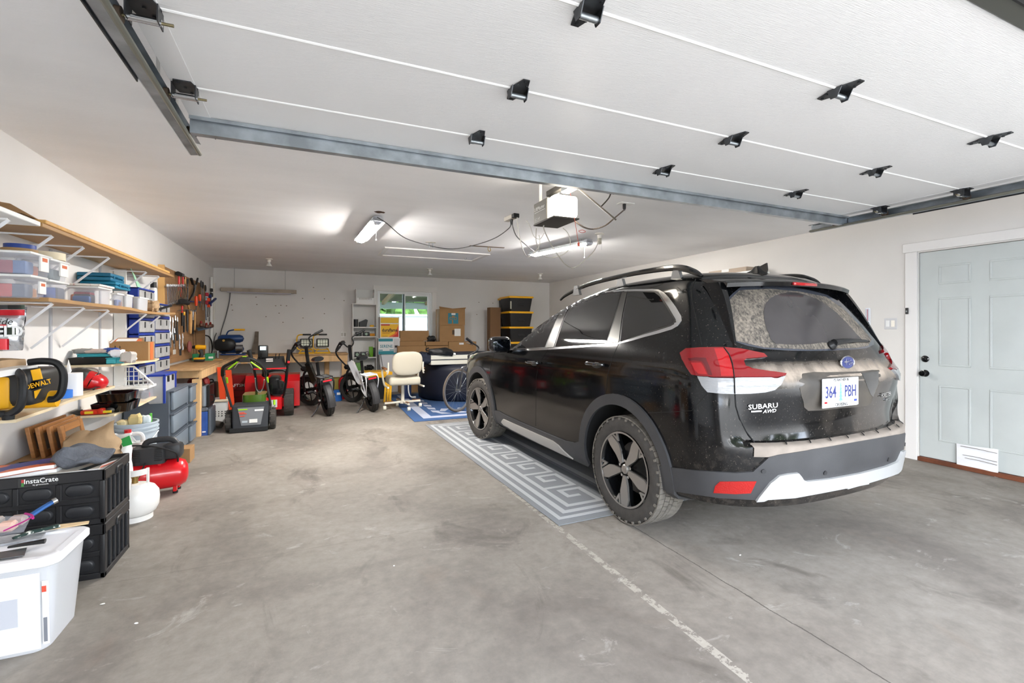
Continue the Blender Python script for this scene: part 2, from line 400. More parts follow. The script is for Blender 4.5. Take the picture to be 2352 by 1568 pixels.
# back wall outlet
p = at(789, 768, y=YB); t = thing('wall_outlet', 'white double outlet plate on back wall above the long workbench', 'outlet', p)
B().box((p.x-.06, YB-.008, p.z-.06), (p.x+.06, YB, p.z+.06), .004).done('plate', WHT, t)
for s_ in (-1, 1): B().box((p.x+s_*.028-.017, YB-.012, p.z-.034), (p.x+s_*.028+.017, YB-.007, p.z+.034), .004).done('socket', mat('socket', '#b9b7b2', .5), t)
b = B()
for px, py in ((532, 700), (534, 712), (588, 682), (590, 699), (611, 727), (633, 702), (645, 701), (641, 719), (658, 702), (695, 685), (696, 730), (745, 686), (745, 720), (720, 660), (650, 740), (790, 690), (1100, 694), (1132, 696), (1095, 722)):
    q = at(px, py, y=YB); b.ell((q.x, YB-.001, q.z), (.014, .003, .010), n=7, m=5)
wm = b.done('wall_marks', mat('wall_marks', '#8a7f72', .9), None, kind='stuff'); tag(wm, 'scattered nail holes and filler spots on the back wall', 'marks')
# ---- back window
w = thing('window_1', None, None, ((WX0+WX1)/2, YB, WZ0), kind='structure')
VIN = mat('window_vinyl', '#efeff0', .4)
def bars(b, x0, x1, z0, z1, t, y0, y1):
    b.box((x0, y0, z0), (x0+t, y1, z1), .003); b.box((x1-t, y0, z0), (x1, y1, z1), .003); b.box((x0+t, y0, z0), (x1-t, y1, z0+t), .003); b.box((x0+t, y0, z1-t), (x1-t, y1, z1), .003)
b = B(); bars(b, WX0, WX1, WZ0, WZ1, .03, YB+.03, YB+.12); b.done('window_frame', VIN, w)
mx = at(929, 700, y=YB).x
b = B(); bars(b, WX0+.03, mx+.03, WZ0+.03, WZ1-.03, .02, YB+.05, YB+.075); b.done('sash', VIN, w)
b = B(); bars(b, mx-.03, WX1-.03, WZ0+.03, WZ1-.03, .055, YB+.08, YB+.11); b.done('sash', VIN, w)
GLS = mat('window_glass', '#a9b2b4', .02, trans=1, ior=1.15)
B().box((WX0+.05, YB+.06, WZ0+.05), (mx+.01, YB+.064, WZ1-.05)).done('pane', GLS, w)
B().box((mx+.025, YB+.093, WZ0+.085), (WX1-.085, YB+.097, WZ1-.085)).done('pane', GLS, w)
b = B(); c0 = at(857, 655, y=YB); c1 = at(1003, 672, y=YB)
b.box((c0.x, YB-.02, WZ1+.005), (c1.x, YB, c0.z), .003); b.box((c0.x+.01, YB-.018, WZ0), (WX0-.004, YB, WZ1+.004), .003); b.box((WX1+.004, YB-.018, WZ0), (c1.x-.01, YB, WZ1+.004), .003)
b.done('window_casing', TRIM, w)
# outside the window: porch roof on rafters, posts, white shed, hedge
pr = thing('porch_roof', 'open porch roof with bare rafters seen through the back window', 'porch', (2.5, 12, 2.4))
PW = mat('porch_timber', '#8b7458', .8, var=.2, vs=4); PD = mat('porch_deck', '#65604f', .85, var=.15, vs=4)
b = B(); b.prism([Vector((-1, YB+.2, 2.5)), Vector((-1, 14.6, 2.16)), Vector((-1, 14.6, 2.20)), Vector((-1, YB+.2, 2.54))], (8, 0, 0)); b.done('deck', PD, pr)
for k in range(6): b = B(); b.prism([Vector((-.6+k*1.3, YB+.2, 2.36)), Vector((-.6+k*1.3, 14.3, 2.04)), Vector((-.6+k*1.3, 14.3, 2.15)), Vector((-.6+k*1.3, YB+.2, 2.49))], (.08, 0, 0)); b.done('rafter', PW, pr)
B().box((-1, 14.31, 1.93), (7, 14.45, 2.12)).done('beam', mat('porch_fascia', '#9aa49c', .7), pr)
for xx in (1.0, 4.62): B().box((xx, 14.3, -.2), (xx+.14, 14.44, 1.93)).done('post', mat('porch_post', '#7c8683', .7), pr)
b = B(); b.box((-3, 17.0, -.2), (12, 17.2, 1.78)); b.box((-3, 16.9, 1.78), (12, 17.3, 1.85))
single(b, 'garden_wall', mat('white_render', '#d4d7da', .8), 'long white garden wall beyond the back window', 'wall')
from mathutils import noise as NZ
b = B()
for k in range(260):
    c = Vector((random.uniform(-3, 12), random.uniform(20, 23), random.uniform(.3, 3.6)))
    b.ell(c, (random.uniform(.25, .5),)*3, n=7, m=5)
b.noise(.35, 2, 3)
single(b, 'tree_row', mat('leaves_far', '#5c7d36', .8, var=.5, vs=5), 'green leafy trees above the white garden wall outside', 'tree')
# trees and fence across the driveway, reflected in the car
b = B()
for k in range(240):
    c = Vector((random.uniform(-12, 16), random.uniform(-15.5, -14), random.uniform(0, 2.6)+abs(random.gauss(0, .9))))
    b.ell(c, (random.uniform(.4, .8),)*3, n=7, m=5)
b.noise(.4, 5, 2)
single(b, 'street_trees', mat('leaves_dark', '#4a5a3a', .9, var=.4, vs=3), 'dark green tree line across the driveway behind the camera', 'tree')
# ================================================================== overhead door, tracks
DZ = 2.29
DM = mat('door_panel', '#e4e4e4', .42, bump=.28, bs=28, stretch=(.6, 14, 14)); DME = mat('door_end_cap', '#dcdcdc', .4)
seams = [.74, 1.225, 1.755, 2.27, 2.69]
GX0, GX1 = -.505, 4.28
gd = thing('garage_door', 'raised white sectional overhead door under the ceiling', 'garage door', (2, 1.7, DZ))
for k in range(4):
    y0, y1 = seams[k], seams[k+1]; g = .004
    B().box((GX0+.001, y0+g, DZ), (GX1-.001, y1-g, DZ+.045), .004).done('door_section', DM, gd)
    # tongue edge strip that shows as a bright line
    if k: 
        b = B(); b.cyl((GX0, y0, DZ+.004), (GX1, y0, DZ+.004), .0085, n=8); b.done('section_seam', mat('seam', '#efefee', .4), gd)
    for xx in (GX0, GX1-.085): B().box((xx, y0+.008, DZ-.0025), (xx+.085, y1-.008, DZ+.002), .001).done('end_stile', DME, gd)
# strut
y = 2.61
b = B(); prof = [(0, 0), (.0, -.012), (.004, -.012), (.004, -.003), (.018, -.003), (.02, -.055), (.06, -.055), (.062, -.003), (.078, -.003), (.078, 0)]
b.prism([Vector((GX0, y-.05+p[0], DZ-.002+p[1]*1.35)) for p in prof], (GX1-GX0+.05, 0, 0)); b.done('strut', GALV, gd, ang=20)
# bottom seal
b = B(); b.box((GX0, .67, DZ-.012), (GX1, .735, DZ+.05), .006); b.done('bottom_rail', mat('bottom_rail', '#54554f', .5, .5), gd)
b = B()
for k in range(3): b.cyl((GX0, .665-.012*k, DZ-.01+.012*k), (GX1, .665-.012*k, DZ-.01+.012*k), .012, n=8)
b.done('bottom_seal', RUB, gd)
# centre hinges
def hinge():
    h = B()
    pl = [(-.075, -.012), (-.06, -.03), (.0, -.036), (.06, -.03), (.075, -.012), (.075, .012), (.03, .03), (-.03, .03), (-.075, .012)]
    pl = [(-.014, -.085), (.014, -.085), (.034, -.02), (.034, .02), (.014, .085), (-.014, .085), (-.034, .02), (-.034, -.02)]
    h.prism([Vector((p[0], p[1], 0)) for p in pl], (0, 0, -.004))
    for s_ in (-1, 1):
        h.prism([Vector((s_*.034, -.03, 0)), Vector((s_*.034, .03, 0)), Vector((s_*.034, .016, -.04)), Vector((s_*.034, -.01, -.04))], (.003*s_, 0, 0))
    for px_, py_ in ((0, -.072), (0, .072), (-.018, .045), (.018, .045), (-.018, -.045), (.018, -.045)): h.cyl((px_, py_, -.003), (px_, py_, -.008), .006, n=6)
    return h
hx = [at(1190, 205, z=DZ).x, at(1685, 316, z=DZ).x, at(2012, 390, z=DZ).x]
hp = None
for si, yy in enumerate((seams[3], seams[2], seams[1])):
    for xx in (hx[0], hx[1], hx[2]):
        if hp is None:
            b = hinge(); b.xf(Matrix.Translation((xx, yy, DZ-.001))); hp = b.done('hinge', DKST, gd, ang=30); hp0 = (xx, yy)
            b = B(); b.cyl((xx-.036, yy+.004, DZ-.026), (xx+.036, yy+.004, DZ-.026), .011, n=12); b.done('barrel', STL, hp)
        else:
            c = copy_tree(hp, parent=gd); c.location = Vector((xx-hp0[0], yy-hp0[1], 0)); KIDS[gd.name].append(c)
# end hinges with rollers
def roller(xx, yy, side):
    b = B(); pl = [(-.03, -.055), (.03, -.055), (.045, 0), (.03, .055), (-.03, .055), (-.045, 0)]
    b.prism([Vector((xx+p[0], yy+p[1], DZ-.003)) for p in pl], (0, 0, -.004))
    for s_ in (-1, 1): b.box((xx+s_*.04-.002, yy-.03, DZ-.055), (xx+s_*.04+.002, yy+.03, DZ-.003))
    for q in ((-.015, -.04), (.015, .04), (0, .0)): b.cyl((xx+q[0], yy+q[1], DZ-.006), (xx+q[0], yy+q[1], DZ-.012), .006, n=6)
    hb = b.done('roller_bracket', DKST, gd)
    b = B(); b.cyl((xx-.045, yy, DZ-.045), (xx+.045, yy, DZ-.045), .011, n=12); b.done('barrel', CHR, hb)
    b = B(); b.cyl((xx-.075, yy, DZ-.045), (xx+.075, yy, DZ-.045), .005, n=8); b.done('roller_stem', mat('brass_dull', '#7d7358', .4, .8), hb)
    b = B(); b.cyl((xx-side*-.0+side*.062-.008, yy, DZ-.045), (xx+side*.062+.008, yy, DZ-.045), .024, n=16); b.done('roller', mat('roller', '#4a3c30', .6), hb)
for yy in (seams[1], seams[2], seams[3], 2.66):
    roller(GX0+.045, yy, -1); roller(GX1-.045, yy, 1)
def track(xc, side, name, label, y1):
    t = thing(name, label, 'track', (xc, 1.8, DZ))
    b = B()
    # J shaped channel with rounded lips
    pr = [(.0, -.075), (.018, -.082), (.026, -.07), (.03, -.05), (.03, -.045), (.026, -.05), (.02, -.066), (.012, -.074), (.004, -.07), (.004, -.012), (.018, -.008), (.018, -.004), (.0, -.006)]
    pr = [(-.012, -.02), (-.006, -.012), (.02, -.006), (.024, -.008), (.024, -.078), (.02, -.082), (-.004, -.077), (-.012, -.070), (-.008, -.068), (0, -.072), (.019, -.077), (.02, -.074), (.02, -.012), (-.006, -.018)]
    b.prism([Vector((xc+side*p[0]*1.4, -.05, DZ+p[1])) for p in pr], (0, y1+.05, 0)); b.done('channel', GALV, t, ang=40)
    b = B(); b.cyl((xc-side*.014, -.05, DZ-.074), (xc-side*.014, y1-.015, DZ-.074), .011, n=10); b.done('lip', mat('lip', '#8a8a80', .4, .7), t)
    b = B(); b.box((xc+side*.034, -.05, DZ-.09), (xc+side*.038, 2.1, DZ-.035)); b.box((xc+side*.034, -.05, DZ-.038), (xc+side*.062, 2.1, DZ-.034)); b.done('stiffener', DKST, t)
    b = B(); b.box((xc+side*.03, 2.32, DZ-.03), (xc+side*.034, 2.36, CZ)); b.box((xc+side*.03, 2.35, CZ-.035), (xc+side*.034, 2.75, CZ-.002)); b.box((xc+side*.03, 2.62, DZ-.06), (xc+side*.034, 2.66, CZ))
    b.done('hanger', mat('perforated', '#c9cac9', .4, .6), t)
    return t
tL = track(-.535, -1, 'door_track', 'left metal roller track of the raised garage door', 2.90)
tR = track(4.31, 1, 'door_track', 'right metal roller track of the raised garage door by the right wall', 2.90)
# ================================================================== ceiling gear
def cpt(px, py, z=CZ): return at(px, py, z=z)
TUBE = mat('lit_diffuser', '#fffaf4', .5, emit=LAMP)
def shop_light(pa, pb, label):
    a, b_ = Vector(pa), Vector(pb); d = (b_-a).normalized(); n = Vector((-d.y, d.x, 0)); L = (b_-a).length
    t = thing('shop_light', label, 'lamp', a, group=None)
    def bx(u0, u1, v0, v1, z0, z1, nm, m, bev=0):
        q = B().box((u0, v0, z0), (u1, v1, z1), bev, 3); M = Matrix((d, n, Z)).transposed().to_4x4(); M.translation = a; q.xf(M); return q.done(nm, m, t)
    bx(0, L, -.052, .052, -.066, -.03, 'housing', mat('lamp_housing', '#d6d8dc', .4, .2), .004)
    bx(0, L, -.08, .08, -.070, -.064, 'reflector', mat('lamp_housing', '#d6d8dc', .4, .2), .001)  # wide flange added to shield the ceiling from the tube's glow
    q = B(); pr = [(.049*math.cos(k*PI/10), -.070-.026*math.sin(k*PI/10)) for k in range(11)]
    q.prism([Vector((.02, p[0], p[1])) for p in pr], (L-.04, 0, 0)); M = Matrix((d, n, Z)).transposed().to_4x4(); M.translation = a; q.xf(M); q.done('diffuser', TUBE, t)
    q = B(); pr = [(.055*math.cos(k*PI/10), -.048-.052*math.sin(k*PI/10)) for k in range(11)]+[(-.04, -.018), (.04, -.018)]
    for u in (0, L-.06): q = B(); q.prism([Vector((u, p[0], p[1])) for p in pr], (.06, 0, 0)); q.xf(M); q.done('end_cap', mat('lamp_cap', '#b9bcc4', .35, .3), t)
    for u in (.15, L-.15): q = B(); q.cyl(a+d*u+Z*-.03, a+d*u, .003, n=5); q.done('hook', STL, t)
    q = B(); p = a+d*.10; q.cyl(p+Z*-.09, p+Z*-.24, .0012, n=4); q.lathe([(.001, -.25), (.009, -.248), (.004, -.235)], p, n=8); q.done('pull_cord', WHT, t)
    return t
la, lb = at(868, 500, z=CZ-.03), at(850, 545, z=CZ-.03)
l1a = at(868, 497, z=CZ-.02); dirv = (at(838, 540, z=CZ-.06)-l1a); dirv.z = 0
shop_light((l1a.x, l1a.y, CZ), Vector((l1a.x, l1a.y, CZ))+dirv.normalized()*1.2, 'lit shop light on ceiling at left, hanging nearest the long black cord')
l2a = at(1355, 549, z=CZ-.02); l2b = at(1250, 577, z=CZ-.05); d2 = (l2b-l2a); d2.z = 0
shop_light((l2a.x, l2a.y, CZ), Vector((l2a.x, l2a.y, CZ))+d2.normalized()*1.2, 'lit shop light on ceiling behind the door opener')
# opener
GREY = mat('opener_grey', '#77756f', .45, .3)
oz0, oz1 = 2.13, 2.30
q = at(1256, 504, z=oz0); ox, oy = q.x, q.y; oy1 = at(1226, 518, z=oz0).y; ox1 = at(1318, 508, z=oz0).x
t = thing('door_opener', 'grey ceiling door opener with lit white lamp lens', 'garage door opener', ((ox+ox1)/2, (oy+oy1)/2, oz0))
B().box((ox, oy, oz0+.004), (ox1, oy1, oz1), .006).done('motor_box', GREY, t)
B().box((ox-.002, oy-.11, oz0-.004), (ox1+.002, oy1+.002, oz0+.008), .002).done('bottom_plate', mat('opener_dark', '#45423e', .5, .3), t)
LENS = mat('opener_lens', '#fff4e2', .35, emit=4)
B().box((ox+.015, oy-.10, oz0+.012), (ox1+.0, oy-.002, oz1+.005), .025, 3).done('lamp_lens', LENS, t)
text_mesh('LiftMaster', .043, WHT, 'lettering', t, frame((ox-.0015, (oy+oy1)/2+.01, oz0+.115), -Y, Z), .0006); text_mesh('1/2 HP', .03, WHT, 'lettering', t, frame((ox-.0015, (oy+oy1)/2+.04, oz0+.035), -Y, Z), .0006)
B().box((ox-.0025, oy+.03, oz0+.088), (ox-.0005, oy1-.02, oz0+.092)).done('underline', WHT, t)
b = B()
for xx in (ox+.02, ox1-.04): b.box((xx, oy1-.06, oz1), (xx+.025, oy1-.056, CZ))
b.box((ox+.0, oy1-.06, CZ-.006), (ox1, oy1-.03, CZ-.002)); b.done('hanger_strap', mat('perforated', '#c9cac9', .4, .6), t)
class _c: pass
c = _c(); c.x = (ox+ox1)/2; c.y = oy
# rail from opener toward the big door
rb = Vector((c.x-.01, c.y-.04, 2.365)); ra = Vector((c.x-.01, .2, oz1+.055))
b = B(); b.box((rb.x-.02, .2, rb.z-.012), (rb.x+.02, rb.y+.2, rb.z+.03), .003); b.done('rail', mat('rail', '#55534f', .4, .7), t)
b = B(); b.box((rb.x-.035, 2.85, rb.z-.055), (rb.x+.035, 3.03, rb.z-.01), .008); b.done('trolley', GALV, t)
b = B(); ty = 2.86
p0 = Vector((rb.x, ty, rb.z-.05)); p1 = at(1415, 505, y=2.78)
b.tube([p0, p1], .016, 4, smooth=False, flat=.35); b.done('door_arm', mat('arm', '#77746c', .45, .7), t)
b = B(); p2 = at(1381, 474, y=2.74); p3 = at(1398, 455, y=2.7); p4 = at(1404, 440, y=2.66); b.tube([p2, p3, p4], .012, 4, flat=.4); b.done('curved_arm', mat('arm2', '#57534c', .45, .7), t)
b = B(); b.box((p4.x-.03, 2.64, DZ-.06), (p4.x+.03, 2.67, DZ-.0)); b.done('arm_bracket', DKST, t)
# emergency release rope (red)
q0 = at(1329, 455, y=2.95); q1 = at(1329, 560, y=2.95)
q0 = Vector((rb.x, 2.95, rb.z-.056)); t2 = thing('release_rope', 'thin red release rope hanging from the opener trolley', 'rope', q0)
b = B(); b.tube([q0, (q0+q1)/2, q1], .0022, 5); b.tube([at(1329, 530, y=2.95), at(1338, 528, y=2.95), at(1345, 532, y=2.95), at(1336, 534, y=2.95), at(1329, 531, y=2.95)], .002, 5); b.done('cord', mat('red_cord', '#b5574a', .7), t2)
b = B(); b.lathe([(.001, -.02), (.012, -.018), (.010, 0), (.004, .012)], q1, n=8); b.done('handle', mat('red_handle', '#bf5546', .6), t2)
# bulb holders
def holder(px, py, label, bulb=True, s=1.0):
    p = at(px, py, z=CZ); t = thing('lamp_holder', label, 'lamp holder', (p.x, p.y, CZ-.12), group=None)
    PORC = mat('porcelain', '#dddad2', .3)
    B().lathe([(.055*s, 0), (.057*s, -.012), (.03*s, -.02), (.026*s, -.06), (.02*s, -.062)], (p.x, p.y, CZ), n=20).done('socket_base', PORC, t)
    if bulb: B().lathe([(.016, -.06), (.02, -.075), (.026, -.085), (.046, -.118), (.047, -.124), (.03, -.130), (.001, -.131)], (p.x, p.y, CZ), n=20).done('bulb', mat('bulb', '#d9d8d4', .25), t)
    return t, p
holder(618, 594, 'porcelain lamp holder with unlit bulb on ceiling, the leftmost one')
holder(987, 617, 'porcelain lamp holder with unlit bulb on ceiling behind the attic hatch')
holder(1241, 628, 'porcelain lamp holder with unlit bulb on ceiling nearest the right wall')
t, p = holder(1377, 536, 'porcelain socket with plug adapter on ceiling above the black car', False)
B().box((p.x-.02, p.y-.02, CZ-.13), (p.x+.02, p.y+.02, CZ-.062), .004).done('plug_adapter', mat('adapter', '#b7b0a2', .5), t)
B().cyl((p.x+.03, p.y, CZ-.06), (p.x+.03, p.y, CZ-.2), .001, n=4).done('pull_chain', STL, t)
# attic hatch
a0, a1, a2, a3 = at(884, 566, z=CZ), at(1126, 583, z=CZ), at(1075, 598, z=CZ), at(870, 585, z=CZ)
x0, x1, y0, y1 = a0.x, a1.x, (a0.y+a1.y)/2, a3.y
t = thing('attic_hatch', 'flat white attic hatch framed by trim in the ceiling', 'hatch', ((x0+x1)/2, (y0+y1)/2, CZ))
b = B(); tt = .07
b.box((x0, y0, CZ-.018), (x1, y0+tt, CZ), .002); b.box((x0, y1-tt, CZ-.018), (x1, y1, CZ), .002); b.box((x0, y0+tt, CZ-.018), (x0+tt, y1-tt, CZ), .002); b.box((x1-tt, y0+tt, CZ-.018), (x1, y1-tt, CZ), .002)
b.done('frame', TRIM, t); B().box((x0+tt+.006, y0+tt+.006, CZ-.006), (x1-tt-.006, y1-tt-.006, CZ), .001).done('hatch_panel', CEIL, t)
b = B(); q = at(1067, 591, z=CZ-.01); b.tube([q, q+Vector((0, 0, -.03)), q+Vector((.03, 0, -.03)), q+Vector((.03, 0, 0))], .003, 5); b.done('pull_ring', STL, t)
# hole in plaster
p = at(872, 487, z=CZ); b = B(); b.lathe([(.045, 0), (.04, -.004), (.001, -.005)], (p.x, p.y, CZ), n=17, sx=1.2); b.noise(.006, 2, 30)
single(b, 'ceiling_hole', mat('hole_dark', '#4a3325', .9, var=.4, vs=30), 'ragged brown round hole in ceiling above the left shop light', 'hole')
# outlet on ceiling with plug
p = at(1437, 467, z=CZ); t = thing('ceiling_outlet', 'white outlet plate on ceiling with black plug in it', 'outlet', (p.x, p.y, CZ))
B().box((p.x-.075, p.y-.04, CZ-.008), (p.x+.075, p.y+.04, CZ), .003).done('plate', WHT, t); B().lathe([(.016, 0), (.015, -.04), (.006, -.06)], (p.x-.015, p.y, CZ-.008), n=10).done('plug', BLK, t)
pl = Vector((p.x-.015, p.y, CZ-.06))
# power strip on ceiling
s0, s1 = at(1163, 505, z=CZ-.02), at(1187, 494, z=CZ-.02); d = (s1-s0); d.z = 0; L = d.length; dn = d.normalized()
t = thing('power_strip', 'pale power strip with black end mounted on the ceiling', 'power strip', s0)
M = Matrix((dn, Vector((-dn.y, dn.x, 0)), Z)).transposed().to_4x4(); M.translation = Vector((s0.x, s0.y, CZ-.04))
B().box((0, -.03, 0), (L*.75, .03, .04), .004).xf(M).done('body', mat('strip_body', '#b5b0a5', .5), t); B().box((L*.75, -.031, -.002), (L, .031, .04), .004).xf(M).done('end_block', BLK, t)
for u in (.45, .55): B().cyl(M @ Vector((L*u, 0, 0)), M @ Vector((L*u, 0, -.055)), .012, .007, 8).done('plug', BLK, t)
k0 = M @ Vector((L*.45, 0, -.05)); k1 = M @ Vector((L*.58, 0, -.05))
# cords
CK = mat('cord_black', '#262626', .5); CW = mat('cord_white', '#cfccc4', .5)
def cord(pts, r, m, name, label, cat='cord', group=None):
    b = B(); b.tube(pts, r, 6); return single(b, name, m, label, cat, group)
cord([at(867, 499, z=CZ-.06), at(890, 514, z=2.38), at(920, 540, z=2.3), at(950, 554, z=2.28), at(1010, 569, z=2.28), at(1050, 571, z=2.28), at(1100, 560, z=2.3), at(1140, 545, z=2.32), at(1168, 525, z=2.38), k0], .005, CK, 'black_cable', 'long black cord sagging from left shop light to the power strip')
cord([k1, at(1185, 540, z=2.34), at(1205, 560, z=2.33), at(1228, 577, z=2.36), at(1246, 583, z=CZ-.04)], .006, CK, 'black_cable', 'black cord from power strip to the right shop light')
cord([at(1318, 506, z=2.15), at(1340, 521, z=2.1), at(1362, 526, z=2.1), at(1390, 518, z=2.12), at(1412, 500, z=2.2), at(1430, 485, z=2.32), pl], .006, mat('cord_brown', '#4a4039', .5), 'black_cable', 'brown opener cord looping right to the ceiling outlet')
cord([at(1188, 497, z=CZ-.03), at(1189, 515, z=2.36), at(1195, 550, z=2.2), at(1203, 578, z=2.12), at(1213, 590, z=2.08), at(1228, 580, z=2.1), at(1240, 560, z=2.2), at(1238, 540, z=2.3)], .005, CW, 'white_cable', 'white cable hanging in a loop from power strip end')
cord([Vector((ox+.06, oy1-.06, oz0-.004)), at(1250, 528, z=2.1), at(1265, 560, z=2.1), at(1283, 588, z=2.0), at(1300, 608, z=1.95), at(1318, 615, z=1.93), at(1340, 600, z=2.0), at(1365, 575, z=2.15), at(1375, 553, z=CZ-.12)], .005, CW, 'white_cable', 'longest white cable drooping low below the opener to a ceiling socket')
cord([at(1232, 525, z=2.2), at(1231, 550, z=2.15), at(1236, 570, z=2.1), at(1246, 585, z=2.06), at(1262, 592, z=2.05), at(1285, 588, z=2.06), at(1305, 575, z=2.1), at(1310, 555, z=2.2), at(1304, 535, z=2.28), at(1293, 524, z=2.3)], .004, CW, 'white_cable', 'white cable ringed around the right shop light')
cord([at(1209, 506, z=CZ), at(1218, 520, z=2.35), at(1226, 542, z=2.25), at(1240, 549, z=2.22), at(1250, 535, z=2.3)], .0035, CW, 'white_cable', 'thin white wire curling from ceiling left of the opener')
# bracket, hook strip
p0, p1 = at(978, 555, z=CZ), at(1000, 557, z=CZ); t = thing('ceiling_bracket', 'small pale bracket with two legs on ceiling above the attic hatch', 'bracket', p0)
B().box((p0.x, p0.y-.02, CZ-.006), (p1.x, p0.y+.02, CZ)).done('plate', mat('bracket', '#a59e90', .5), t)
for f_ in (.35, .75): B().cyl(p0.lerp(p1, f_), p0.lerp(p1, f_)-Vector((0, 0, .07)), .006, n=6).done('leg', STL, t)
p0, p1 = at(1080, 563, z=CZ), at(1159, 568, z=CZ); t = thing('hook_strip', 'narrow dark strip with metal hook on ceiling above attic hatch', 'hook', p0)
b = B(); b.prism([p0, p1, p1+Vector((0, .035, 0)), p0+Vector((0, .035, 0))], (0, 0, -.008)); b.done('strip', mat('strip_brown', '#544436', .7), t)
q = p0.lerp(p1, .53); B().tube([q, q+Vector((-.01, 0, -.04)), q+Vector((.01, 0, -.07)), q+Vector((.03, 0, -.05)), q+Vector((.02, 0, -.02))], .005, 6).done('hook', mat('brass', '#9a8250', .3, .8), t)
# hanging unlit light fitting on back wall
a_, b_ = at(508, 664, y=YB-.12), at(681, 670, y=YB-.12)
t = thing('hanging_light', 'long dusty unlit tube light hanging on thin chains by back wall', 'lamp', a_)
b = B(); b.prism([a_+Vector((0, -.05, -.035)), a_+Vector((0, .05, -.035)), a_+Vector((0, .06, .03)), a_+Vector((0, -.06, .03))], b_-a_); b.done('housing', mat('dusty_housing', '#a99e90', .7, var=.12, vs=5), t)
b = B(); b.cyl(a_+Vector((.1, -.02, -.045)), b_+Vector((-.1, -.02, -.045)), .016); b.done('tube', mat('unlit_tube', '#b7b6c0', .3), t)
for px, py in ((538, 616), (655, 622)):
    q = at(px, py, y=YB-.12); B().cyl((q.x, q.y, CZ), (q.x, q.y, a_.z+.02), .003, n=5).done('chain', STL, t)
cord([at(529, 664, y=YB-.13), at(527, 690, y=YB-.05), at(519, 725, y=YB-.03), at(507, 765, y=YB-.03), at(500, 800, y=YB-.05)], .009, mat('cord_grey', '#5d5c5e', .6), 'light_cord', 'grey cord dropping from hanging tube light to workbench')
# ================================================================== the car
CA = math.radians(1.7)
CM = Matrix.Translation((1.93+.905*math.cos(CA), 2.57+.905*math.sin(CA), .007)) @ Matrix.Rotation(CA, 4, 'Z')   # local: x right, y forward, origin under rear axle centre
CMI = CM.inverted()
car = thing('car', 'black five-door SUV with dusty tailgate parked on the patterned mat', 'car', tuple(CM.translation), rot=(0, 0, CA)); MW[car.name] = CM
def paint():
    m = bpy.data.materials.new('car_paint'); m.use_nodes = True; n = m.node_tree; L = n.links.new; p = n.nodes['Principled BSDF']
    t = n.nodes.new('ShaderNodeTexCoord'); s = n.nodes.new('ShaderNodeSeparateXYZ'); L(t.outputs['Object'], s.inputs[0])
    def mth(op, a, b=0.0):
        x = n.nodes.new('ShaderNodeMath'); x.operation = op; x.use_clamp = False
        for k, v in enumerate((a, b)):
            if isinstance(v, (int, float)): x.inputs[k].default_value = v
            else: L(v, x.inputs[k])
        return x.outputs[0]
    def mr(v, a, b, c=0, d=1):
        x = n.nodes.new('ShaderNodeMapRange'); L(v, x.inputs[0]); x.inputs[1].default_value = a; x.inputs[2].default_value = b; x.inputs[3].default_value = c; x.inputs[4].default_value = d; return x.outputs[0]
    def nz(sc, st=(1, 1, 1), det=5, r=.6):
        q = n.nodes.new('ShaderNodeMapping'); q.inputs['Scale'].default_value = st; L(t.outputs['Object'], q.inputs[0])
        z = n.nodes.new('ShaderNodeTexNoise'); z.inputs['Scale'].default_value = sc; z.inputs['Detail'].default_value = det; z.inputs['Roughness'].default_value = r; L(q.outputs[0], z.inputs['Vector']); return z.outputs['Fac']
    rear = mr(s.outputs[1], -.72, -.80)                       # tailgate and bumper face
    ledge = mth('MULTIPLY', mr(s.outputs[2], .97, 1.03), mr(s.outputs[2], 1.12, 1.06))
    streak = mr(nz(14, (1, 1, .12)), .42, .62)
    d1 = mth('MULTIPLY', rear, mth('ADD', mth('MULTIPLY', ledge, mth('ADD', mth('MULTIPLY', streak, .5), .55)), mth('MULTIPLY', mr(nz(3, (1, 1, .25)), .5, .8), .22)))
    low = mth('MULTIPLY', mth('MULTIPLY', mr(s.outputs[2], .8, .45), mr(s.outputs[1], -.2, -.75)), mr(nz(20, det=8, r=.75), .45, .75, 0, .16))
    speck = mth('MULTIPLY', mr(nz(120, det=2), .66, .72, 0, .5), mr(s.outputs[1], .4, -.4))
    film = mth('MULTIPLY', mr(s.outputs[2], .75, .35), .015)
    f = mth('MINIMUM', mth('ADD', mth('ADD', d1, low), mth('ADD', mth('MULTIPLY', speck, .5), film)), 1.0)
    mx = n.nodes.new('ShaderNodeMix'); mx.data_type = 'RGBA'; L(f, mx.inputs[0]); mx.inputs[6].default_value = (*lin('#08090b'), 1); mx.inputs[7].default_value = (*lin('#9c8f82'), 1)
    L(mx.outputs[2], p.inputs['Base Color']); L(mr(f, 0, 1, .10, .85), p.inputs['Roughness'])
    p.inputs['IOR'].default_value = 1.42
    L(mr(f, 0, .7, .15, 0), p.inputs['Coat Weight']); p.inputs['Coat Roughness'].default_value = .02
    return m
PAINT = paint()
WELL = mat('wheel_well', '#0e0e0f', .9)
CLAD = mat('cladding', '#3a3a3c', .5, var=.12, vs=5, bump=.05, bs=120)
DUSTC = mat('dusty_step', '#857b72', .8, var=.12, vs=10)
